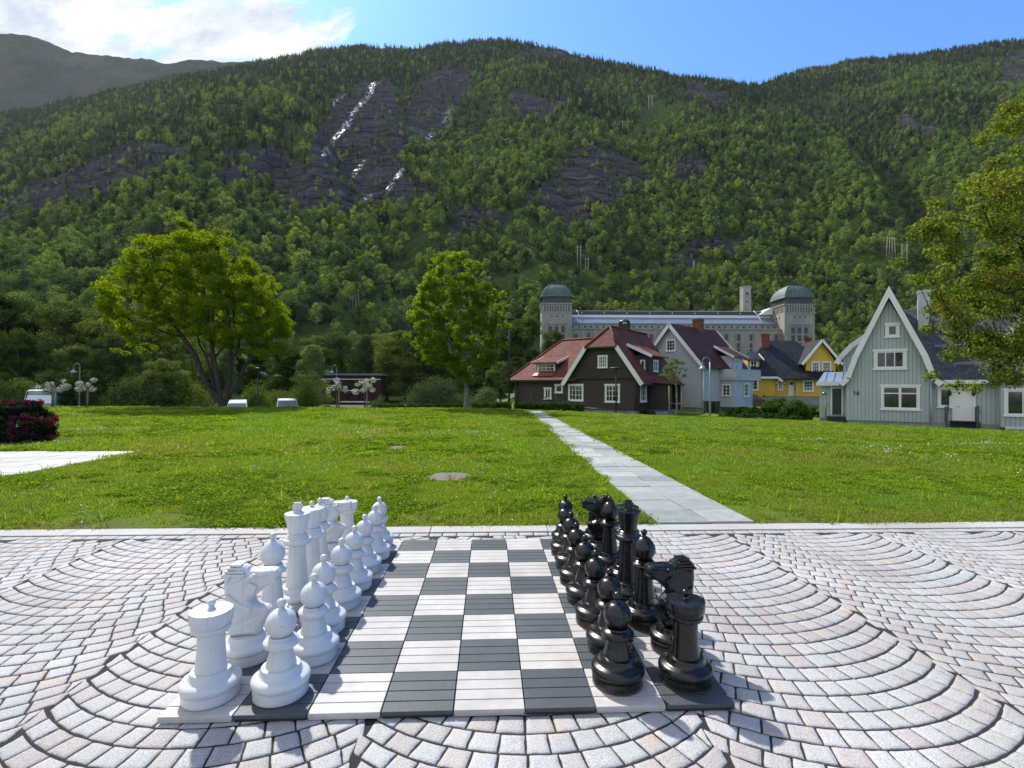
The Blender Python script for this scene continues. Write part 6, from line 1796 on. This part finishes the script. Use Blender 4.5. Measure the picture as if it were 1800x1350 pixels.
vehicle('parked_car', (cx_, cy_, cz_), -YAW + R(62), CP, 1.75, M_CARG, 'dark bronze car parked between the grey and the yellow house', 'car', [('windscreen', [(-.7, -1.0, 1.02), (.7, -1.0, 1.02), (.62, -.52, 1.36), (-.62, -.52, 1.36)]), ('rear_window', [(-.62, 1.0, 1.36), (.62, 1.0, 1.36), (.68, 1.5, 1.14), (-.68, 1.5, 1.14)]),
        ('side_window', [(.83, -.75, 1.02), (.83, 1.2, 1.05), (.76, .8, 1.38), (.76, -.35, 1.36)]), ('side_window', [(-.83, -.75, 1.02), (-.83, 1.2, 1.05), (-.76, .8, 1.38), (-.76, -.35, 1.36)])], taper=.14, belt=.9)
# wheelie bins
for k, px in enumerate((1245, 1257)):
    q = ground_pt(px, 44.5)
    o = empty('wheelie_bin', q, -YAW + .2 * k, ['black wheelie bin nearer the hooked lamp post', 'black wheelie bin nearer the grey house corner'][k], 'bin', 'wheelie bins by the grey house')
    b = MB(); b.add([(-.24, -.24, .05), (.24, -.24, .05), (.24, .24, .05), (-.24, .24, .05), (-.3, -.32, 1.0), (.3, -.32, 1.0), (.3, .32, 1.0), (-.3, .32, 1.0)], [(0, 3, 2, 1), (4, 5, 6, 7), (0, 1, 5, 4), (1, 2, 6, 5), (2, 3, 7, 6), (3, 0, 4, 7)]); b.build('body', M_BLACK, o, uv=False)
    b = MB(); b.box(-.32, .32, -.35, .34, 1.002, 1.06); b.tube([(-.28, .37, 1.0), (.28, .37, 1.0)], .025, 6); b.build('lid', M_BLACK, o, uv=False)
    for s_ in (-1, 1):
        b = MB(); b.T = Matrix.Translation((s_ * .26, .22, .1)) @ Matrix.Rotation(pi / 2, 4, 'Y'); b.lathe([(.001, -.03), (.1, -.03), (.1, .03), (.001, .03)], 12); b.build('wheel', M_TYRE, o, uv=False)
# handrail of the garden steps
q0 = ground_pt(929, 36.5); q1 = ground_pt(1024, 36)
hr_ = empty('handrail', q0, 0, 'thin black stepped handrail between hedge and brown house', 'handrail')
v = Vector(q1) - Vector(q0); 
def hp(t, z): return (v.x * t, v.y * t, v.z * t + z)
for nm, t0, t1, za, zb_ in (('rail', 0, .5, 1.35, .75), ('rail', .46, 1.0, 1.28, .45)):
    b = MB(); b.tube([hp(t0 - .01, za + .02), hp(t0, za + .08), hp(t0 + .03, za), hp(t1, zb_)], .028, 6); b.build('rail', M_BLACK, hr_, uv=False)
    for k in range(3):
        t = t0 + (t1 - t0) * (.1 + .8 * k / 2); b = MB(); b.tube([hp(t, -.1), hp(t, za + (zb_ - za) * (t - t0) / (t1 - t0))], .024, 6); b.build('post', M_BLACK, hr_, uv=False)
q0 = ground_pt(1022, 37.5); q1 = ground_pt(1100, 36.5); v = Vector(q1) - Vector(q0)
fr = empty('low_rail', q0, 0, 'low black rail along the foot of the brown house', 'railing')
b = MB(); b.tube([hp(0, .42), hp(1, .42)], .025, 6); b.build('rail', M_BLACK, fr, uv=False)
for k in range(6): b = MB(); b.tube([hp(k / 5, -.1), hp(k / 5, .42)], .022, 6); b.build('post', M_BLACK, fr, uv=False)

# bare sandy discs in the lawn
n = NT('gravel_disc'); p = n.pos(); f = n.noise(p, 60, 4, .8)
M_DISC = n.set(col=n.ramp(f, [(.3, (.08, .062, .045)), (.55, (.19, .155, .12)), (.75, (.29, .245, .20))]), rough=.95, nor=n.bump(f, .8, .01))
PATCH = []
for (px, py, w) in ((791, 839, 82), (700, 788, 52), (661, 773, 36)):
    d = CAM.z * FPX / (py - 680.3); x, y = xy(px, d); r = w / 2 * d / FPX; PATCH.append((x, y, r))
    b = MB(); rs = np.random.RandomState(int(px)); K = 28; z = Hs(x, y)
    vs = [(x, y, z + .035)] + [(x + r * (1 + .06 * rs.randn()) * cos(2 * pi * k / K), y + r * (1 + .06 * rs.randn()) * sin(2 * pi * k / K), z + .006) for k in range(K)]
    b.add(vs, [(0, k + 1, (k + 1) % K + 1) for k in range(K)]); tag(b.build('gravel_patch', M_DISC), 'round bare gravel patch in the lawn', kind='structure')

# ------------------------------------------------------------------ forest, grass and clover
def instancer(name, pts, rot, scl, idx, protos, label, kind='stuff'):
    me = bpy.data.meshes.new(name); me.vertices.add(len(pts)); me.vertices.foreach_set('co', np.asarray(pts, np.float32).ravel())
    for nm, arr, ty in (('rot', rot, 'FLOAT_VECTOR'), ('scl', scl, 'FLOAT_VECTOR'), ('idx', idx, 'INT')):
        a = me.attributes.new(nm, ty, 'POINT')
        if ty == 'INT': a.data.foreach_set('value', np.asarray(arr, np.int32))
        else: a.data.foreach_set('vector', np.asarray(arr, np.float32).ravel())
    me.update()
    o = bpy.data.objects.new(name, me); COL.objects.link(o); tag(o, label, kind=kind)
    cl_ = bpy.data.collections.new(name + '_kinds')
    for k, p in enumerate(protos): p.name = '%02d_%s' % (k, p.name); cl_.objects.link(p)
    g = bpy.data.node_groups.new(name, 'GeometryNodeTree')
    g.interface.new_socket('Geometry', in_out='INPUT', socket_type='NodeSocketGeometry'); g.interface.new_socket('Geometry', in_out='OUTPUT', socket_type='NodeSocketGeometry')
    N = g.nodes.new; l = g.links.new
    gi = N('NodeGroupInput'); go = N('NodeGroupOutput'); iop = N('GeometryNodeInstanceOnPoints'); ci = N('GeometryNodeCollectionInfo')
    ci.inputs[0].default_value = cl_; ci.inputs[1].default_value = True; ci.inputs[2].default_value = True; ci.transform_space = 'ORIGINAL'
    def at_(nm, t):
        a = N('GeometryNodeInputNamedAttribute'); a.data_type = t; a.inputs[0].default_value = nm
        return [s for s in a.outputs if s.enabled][0]
    l(gi.outputs[0], iop.inputs['Points']); l(ci.outputs[0], iop.inputs['Instance']); iop.inputs['Pick Instance'].default_value = True
    l(at_('idx', 'INT'), iop.inputs['Instance Index'])
    e2r = N('FunctionNodeEulerToRotation'); l(at_('rot', 'FLOAT_VECTOR'), e2r.inputs[0]); l(e2r.outputs[0], iop.inputs['Rotation'])
    l(at_('scl', 'FLOAT_VECTOR'), iop.inputs['Scale']); l(iop.outputs[0], go.inputs[0])
    m = o.modifiers.new('scatter', 'NODES'); m.node_group = g
    return o

M_FDEC = [leaf_mat('birch_leaf', (0.066, 0.129, 0.039), (0.176, 0.257, 0.092), .30, .55, (1.6, 1.6, .6)), leaf_mat('aspen_leaf', (0.083, 0.146, 0.041), (0.207, 0.278, 0.095), .30, .55, (1.6, 1.6, .6)), leaf_mat('alder_leaf', (0.049, 0.102, 0.036), (0.124, 0.193, 0.073), .28, .55, (1.6, 1.6, .6))]
M_SPR = leaf_mat('spruce_needle', (0.024, 0.056, 0.026), (0.074, 0.126, 0.052), .12, .6, (1.3, 1.4, .6))
M_PINE = leaf_mat('pine_needle', (0.049, 0.083, 0.024), (0.109, 0.152, 0.048), .15, .6, (1.3, 1.4, .6))
def decid(name, seed, m, h=9.0, w=6.0, ncl=16, per=30, size=.75, base=.28, link=False, trunkc=M_BARK_PALE):
    rs = np.random.RandomState(seed)
    cl = blob_clumps(h, w, ncl, rs, base, 'oval', (w * .15, w * .25))
    V, F, r = clump_leaves(cl, per, size, rs, .85, .6, sig=.22, nj=.28)
    b = MB(); b.tube([(0, 0, -.5), (0, 0, h * .4), (.1, 0, h * .8)], [.16, .11, .04], 5, cap=False)
    for k in range(0, ncl, 3): b.tube([(0, 0, h * .35), tuple(cl[k][:3])], [.07, .03], 3, cap=False)
    TV = np.array(b.v); TF = np.array([f for f in b.f])
    return np_mesh(name, np.vstack([V, TV]), np.vstack([F, TF + len(V)]), [m, trunkc], rnd=np.concatenate([r, np.full(len(TF), .5)]), matidx=[0] * len(F) + [1] * len(TF), link=link)
def spruce(name, seed, h=15.0, w=3.4, tiers=15, m=None, link=False, pine=False):
    rs = np.random.RandomState(seed); C = []; N = []; T = []; S = []
    for t in range(tiers):
        f = t / (tiers - 1); z = h * (.07 + .90 * f) if not pine else h * (.4 + .58 * f); R0 = w / 2 * ((1 - f) ** .85 + .05) if not pine else w / 2 * sqrt(max(.05, 1 - (2 * f - .9) ** 2))
        nb = int(6 + 9 * (1 - f))
        for k in range(nb):
            a = 2 * pi * (k + rs.rand() * .8) / nb; rr = R0 * (.75 + .45 * rs.rand())
            for q in (.35, .72):
                C.append((cos(a) * rr * q, sin(a) * rr * q, z - rr * q * .35 + rs.randn() * .08)); T.append((cos(a), sin(a), -.45)); N.append((cos(a) * .5 + rs.randn() * .3, sin(a) * .5 + rs.randn() * .3, 1)); S.append(rr * .85)
    V, F = quads(np.array(C), np.array(N, float), np.array(S) * (.8 + .4 * rs.rand(len(S))), .55, rs, np.array(T, float))
    b = MB(); b.tube([(0, 0, -.5), (0, 0, h * .5), (0, 0, h)], [.15, .09, .02], 4, cap=False)
    TV = np.array(b.v); TF = np.array(b.f)
    return np_mesh(name, np.vstack([V, TV]), np.vstack([F, TF + len(V)]), [m or M_SPR, M_BARK], rnd=np.concatenate([np.repeat(rs.rand(len(F) // 2 + 1), 2)[:len(F)] * .6 + rs.rand(len(F)) * .4, np.full(len(TF), .5)]), matidx=[0] * len(F) + [1] * len(TF), link=link)
protos = [decid('birch', 1, M_FDEC[0]), decid('birch', 2, M_FDEC[1], 9, 6.8), decid('aspen', 3, M_FDEC[2], 8.5, 6.2), decid('aspen', 4, M_FDEC[0], 7.5, 6.5), decid('slim_birch', 5, M_FDEC[1], 10, 4.6),
          spruce('spruce', 6), spruce('spruce', 7, 14, 3.0), spruce('spruce', 8, 17, 3.0), spruce('pine', 9, 11, 4.2, 9, M_PINE, pine=True)]
frs = np.random.RandomState(99)
NT_ = 190000
uu = frs.uniform(-1.55, 1.35, NT_); dd = np.sqrt(frs.uniform(150 ** 2, 1640 ** 2, NT_))
zz = HZ(uu, dd)
d0_, d1_, _e = hill_params(uu)
XX = CAM.x + _rt.x * uu * dd + sin(YAW) * dd; YY = CAM.y + _rt.y * uu * dd + cos(YAW) * dd
iu = np.clip(np.round((uu - us[0]) / (us[1] - us[0])).astype(int), 0, NU - 1); jd = np.clip(np.searchsorted(ds, dd), 0, ND - 1)
rk = hr.reshape(ND, NU)[jd, iu]; ck = hc.reshape(ND, NU)[jd, iu]
keep = (dd < d1_ + 60) & (dd > np.where(uu > .0, 268, d0_ - 45))
keep &= (frs.rand(NT_) > rk * .66) & (frs.rand(NT_) > ck * .6)
gap = fbm(XX * .02, YY * .02, 3, 91); keep &= (frs.rand(NT_) < .50 + 1.6 * (gap - .42))
thin = np.where(dd > 900, .95, 1.0); keep &= frs.rand(NT_) < thin
# far-off right and left flanks of the frame need fewer
keep &= (np.abs(uu) < 1.06) | (frs.rand(NT_) < .5)
uu, dd, zz, XX, YY, rk, ck, d0_, d1_ = [a[keep] for a in (uu, dd, zz, XX, YY, rk, ck, d0_, d1_)]
n_ = len(uu); t_ = (dd - d0_) / (d1_ - d0_)
mixn = fbm(XX * .006, YY * .006, 3, 12)
pc = np.clip(.10 + .35 * ss(-uu, .0, .5) * ss(t_, .05, .3) + .95 * ss(t_, .10, .85) * ss(mixn, .34, .62) + .42 * ss(t_, .45, 1.0) + .05, .04, .85)
con = frs.rand(n_) < pc
idx = np.where(con, 5 + frs.choice(4, n_, p=[.32, .28, .28, .12]), frs.choice(5, n_))
s = .62 + .74 * frs.rand(n_) ** 1.3
s *= np.where(con, 1.0 - .12 * t_, 1.08 - .25 * ss(t_, .5, 1.0))
s *= np.where(ck > .5, .42, 1.0) * np.where(rk > .5, .55, 1)
scl = np.stack([s * (.9 + .3 * frs.rand(n_)), s * (.9 + .3 * frs.rand(n_)), s * (.85 + .35 * frs.rand(n_))], 1)
rot = np.stack([frs.randn(n_) * .03, frs.randn(n_) * .03, frs.rand(n_) * 2 * pi], 1)
pts = np.stack([XX, YY, zz - .2], 1)
# the nearest trees that stand clear in view are things of their own
PXf, PYf = project(XX, YY, zz + 5)
vis = (PXf > -20) & (PXf < 1820) & (ck < .5)
blk = (uu > -.01) & (uu < .62) & (PYf > 560)
cand = np.where(vis & ~blk)[0]; cand = cand[np.argsort(dd[cand] - 90 * (PYf[cand] < 560))][:270]
solo = np.zeros(n_, bool); solo[cand] = True
MESH = [p.data for p in protos]
near_meshes = [decid('n_birch', 31, M_FDEC[0], 9, 6, 26, 60, .48).data, decid('n_birch', 32, M_FDEC[1], 9, 6.8, 28, 60, .48).data, decid('n_aspen', 33, M_FDEC[2], 8.5, 6.2, 26, 60, .48).data, decid('n_aspen', 34, M_FDEC[0], 7.5, 6.5, 26, 60, .48).data, decid('n_slim', 35, M_FDEC[1], 10, 4.6, 22, 55, .45).data] + MESH[5:]
for i_ in cand:
    k = int(idx[i_]); nm = 'spruce_tree' if k in (5, 6, 7) else 'pine_tree' if k == 8 else 'broadleaf_tree'
    o = bpy.data.objects.new(nm, near_meshes[k]); COL.objects.link(o); o.location = pts[i_]; o.rotation_euler = rot[i_]; o.scale = scl[i_]
    zone = 'left' if uu[i_] < -.02 else 'right'; sd_ = side(PXf[i_])
    sz_ = 'small ' if s[i_] < .82 else 'tall ' if s[i_] > 1.08 else ''
    rw_ = ' in its front row' if dd[i_] < np.median(dd[cand]) else ''
    tag(o, sz_ + '%s in the wood %s' % ({'spruce_tree': 'dark pointed spruce', 'pine_tree': 'flat-topped pine', 'broadleaf_tree': 'rounded broadleaf tree'}[nm], sd_) + rw_, 'tree',
        '%s of the wood %s' % ({'spruce_tree': 'spruces', 'pine_tree': 'pines', 'broadleaf_tree': 'broadleaf trees'}[nm], sd_))
k_ = ~solo
instancer('forest', pts[k_], rot[k_], scl[k_], idx[k_], protos, 'dense mixed forest covering the mountainside')
print('forest', k_.sum())

# grass tufts
def tuft(name, seed, nb, h, spread, m, wide=.0035):
    rs = np.random.RandomState(seed); V = []; F = []; Rr = []
    for k in range(nb):
        x, y = rs.randn(2) * spread * .45; a = rs.rand() * pi; hh = h * (.5 + .7 * rs.rand()); lx, ly = rs.randn(2) * hh * .55
        dx, dy = cos(a) * wide, sin(a) * wide; o = len(V)
        V += [(x - dx, y - dy, -.01), (x + dx, y + dy, -.01), (x + lx * .45 + dx * .8, y + ly * .45 + dy * .8, hh * .62), (x + lx * .45 - dx * .8, y + ly * .45 - dy * .8, hh * .62),
              (x + lx + dx * .15, y + ly + dy * .15, hh), (x + lx - dx * .15, y + ly - dy * .15, hh)]
        F += [(o, o + 1, o + 2, o + 3), (o + 3, o + 2, o + 4, o + 5)]; r = rs.rand(); Rr += [r, r]
    return np_mesh(name, V, F, m, rnd=Rr, link=False)
def clover(name, seed, nl, r0, h, size):
    rs = np.random.RandomState(seed); a = rs.rand(nl) * 2 * pi; q = np.sqrt(rs.rand(nl)) * r0
    C = np.stack([np.cos(a) * q, np.sin(a) * q, h * (.4 + .6 * rs.rand(nl))], 1); N = rs.randn(nl, 3) * .35; N[:, 2] += 1
    V, F = quads(C, N, size, .95, rs); return np_mesh(name, V, F, M_CLOVER, rnd=rs.rand(nl), link=False)
tp = [tuft('tuft', 1, 38, .026, .085, M_BLADE), tuft('tuft', 2, 38, .031, .09, M_BLADE), tuft('tuft', 3, 34, .022, .10, M_BLADE), tuft('tuft', 4, 64, .029, .20, M_BLADE, .006), tuft('tuft', 5, 64, .034, .22, M_BLADE, .007), clover('clover', 6, 60, .11, .036, .019), clover('clover', 7, 90, .20, .042, .028), tuft('tuft', 8, 16, .11, .05, M_BLADE, .005)]
g = np.random.RandomState(55)
def scatter(n, dmin, dmax, umax=1.25):
    u = g.uniform(-umax, umax, n); d = np.sqrt(g.uniform(dmin ** 2, dmax ** 2, n))
    X = CAM.x + _rt.x * u * d + sin(YAW) * d; Y = CAM.y + _rt.y * u * d + cos(YAW) * d
    ok = (Y > 3.0) & ~paved_zone(X, Y) & ~path_zone(X, Y, .05) & (X > -60) & (X < 70)
    for (x, y, r) in PATCH: ok &= (np.hypot(X - x, (Y - y + (.12 if y < 7 else .5) * r) / (1.15 if y < 7 else 1.7)) > r * 1.12)
    return X[ok], Y[ok]
bx_l = []
X, Y = scatter(52000, 4.9, 10.5); i1 = g.choice([0, 1, 2], len(X)); bx_l.append((X, Y, i1, 1.0))
X, Y = scatter(42000, 9.5, 19.0); i1 = g.choice([0, 1, 3, 4], len(X)); bx_l.append((X, Y, i1, 1.15))
X, Y = scatter(42000, 17, 37.0); i1 = g.choice([3, 4], len(X)); bx_l.append((X, Y, i1, 1.5))
GX = np.concatenate([a[0] for a in bx_l]); GY = np.concatenate([a[1] for a in bx_l]); GI = np.concatenate([a[2] for a in bx_l]); GS = np.concatenate([np.full(len(a[0]), a[3]) for a in bx_l])
cn = fbm(GX * .55, GY * .55, 4, 70); cn2 = fbm(GX * 2.2, GY * 2.2, 3, 71)
isc = (cn * .65 + cn2 * .35 > .575) & (g.rand(len(GX)) < .75)
GI = np.where(isc, np.where(GS > 1.05, 6, 5), GI)
tall = (~isc) & (g.rand(len(GX)) < .012) & (GS < 1.1); GI = np.where(tall, 7, GI)
# thin worn strip along the kerb
worn = (GY < 3.0 + .42 * (fbm(GX * 1.3, GX * 0 + 2, 3, 80) > .50) * fbm(GX * 3, GX * 0, 3, 81) * 3.2) & (g.rand(len(GX)) < .85)
dryz = (GX < -.5) & (GY < 6.5) & (g.rand(len(GX)) < .35)
kp = ~(worn | (dryz & ~isc)); GX, GY, GI, GS = GX[kp], GY[kp], GI[kp], GS[kp]
m_ = len(GX); sc_ = GS * (.75 + .5 * g.rand(m_)) * (.8 + .5 * fbm(GX * .8, GY * .8, 3, 33))
instancer('grass', np.stack([GX, GY, H(GX, GY) + .002], 1), np.stack([g.randn(m_) * .1, g.randn(m_) * .1, g.rand(m_) * 6.28], 1), np.stack([sc_, sc_, sc_ * (.8 + .4 * g.rand(m_))], 1), GI, tp, 'short green grass and clover leaves of the lawn')
# clover blossom
fb = MB(); fb.ball((0, 0, .042), .0095, 8, 6); fb.tube([(0, 0, 0), (0, 0, .05)], .0012, 3)
fp = fb.build('flower', M_PETAL, link=False, uv=False)
while fp.modifiers: fp.modifiers.remove(fp.modifiers[0])
fb = MB(); fb.ball((0, 0, .042), .0145, 6, 4); fp2 = fb.build('flower', M_PETAL, link=False, uv=False)
while fp2.modifiers: fp2.modifiers.remove(fp2.modifiers[0])
X1_, Y1_ = scatter(60000, 4.95, 34, 1.15)
cn = fbm(X1_ * .30, Y1_ * .42, 4, 170); cn2 = fbm(X1_ * 1.4, Y1_ * 1.8, 3, 171); pr = np.clip((cn * .6 + cn2 * .4 - .52) * 5.5, 0.002, .75)
dd_ = np.hypot(X1_ - CAM.x, Y1_ - CAM.y); ok = g.rand(len(X1_)) < pr * np.clip(dd_ / 14, .25, 1)
X1_, Y1_, dd_ = X1_[ok], Y1_[ok], dd_[ok]; m_ = len(X1_); sc_ = (.6 + .45 * g.rand(m_)) * np.where(dd_ > 14, 1.1, 1)
instancer('clover_flowers', np.stack([X1_, Y1_, H(X1_, Y1_) + .004], 1), np.stack([g.randn(m_) * .2, g.randn(m_) * .2, g.rand(m_) * 6], 1), np.stack([sc_] * 3, 1), (dd_ > 12).astype(int), [fp, fp2], 'white clover blossoms scattered through the lawn')

# ------------------------------------------------------------------ valley air
hzb = MB(); hzb.box(-4600, 4600, -400, 4400, -16, 1950)
n = NT('valley_air'); n.n.remove(n.b)
pv = n.N('ShaderNodeVolumePrincipled', {'Color': (.80, .88, 1.0, 1), 'Density': .000022, 'Anisotropy': .35}); n.l.new(pv.outputs[0], n.out.inputs['Volume'])
hz_o = hzb.build('haze', n.m, uv=False); tag(hz_o, kind='stuff')
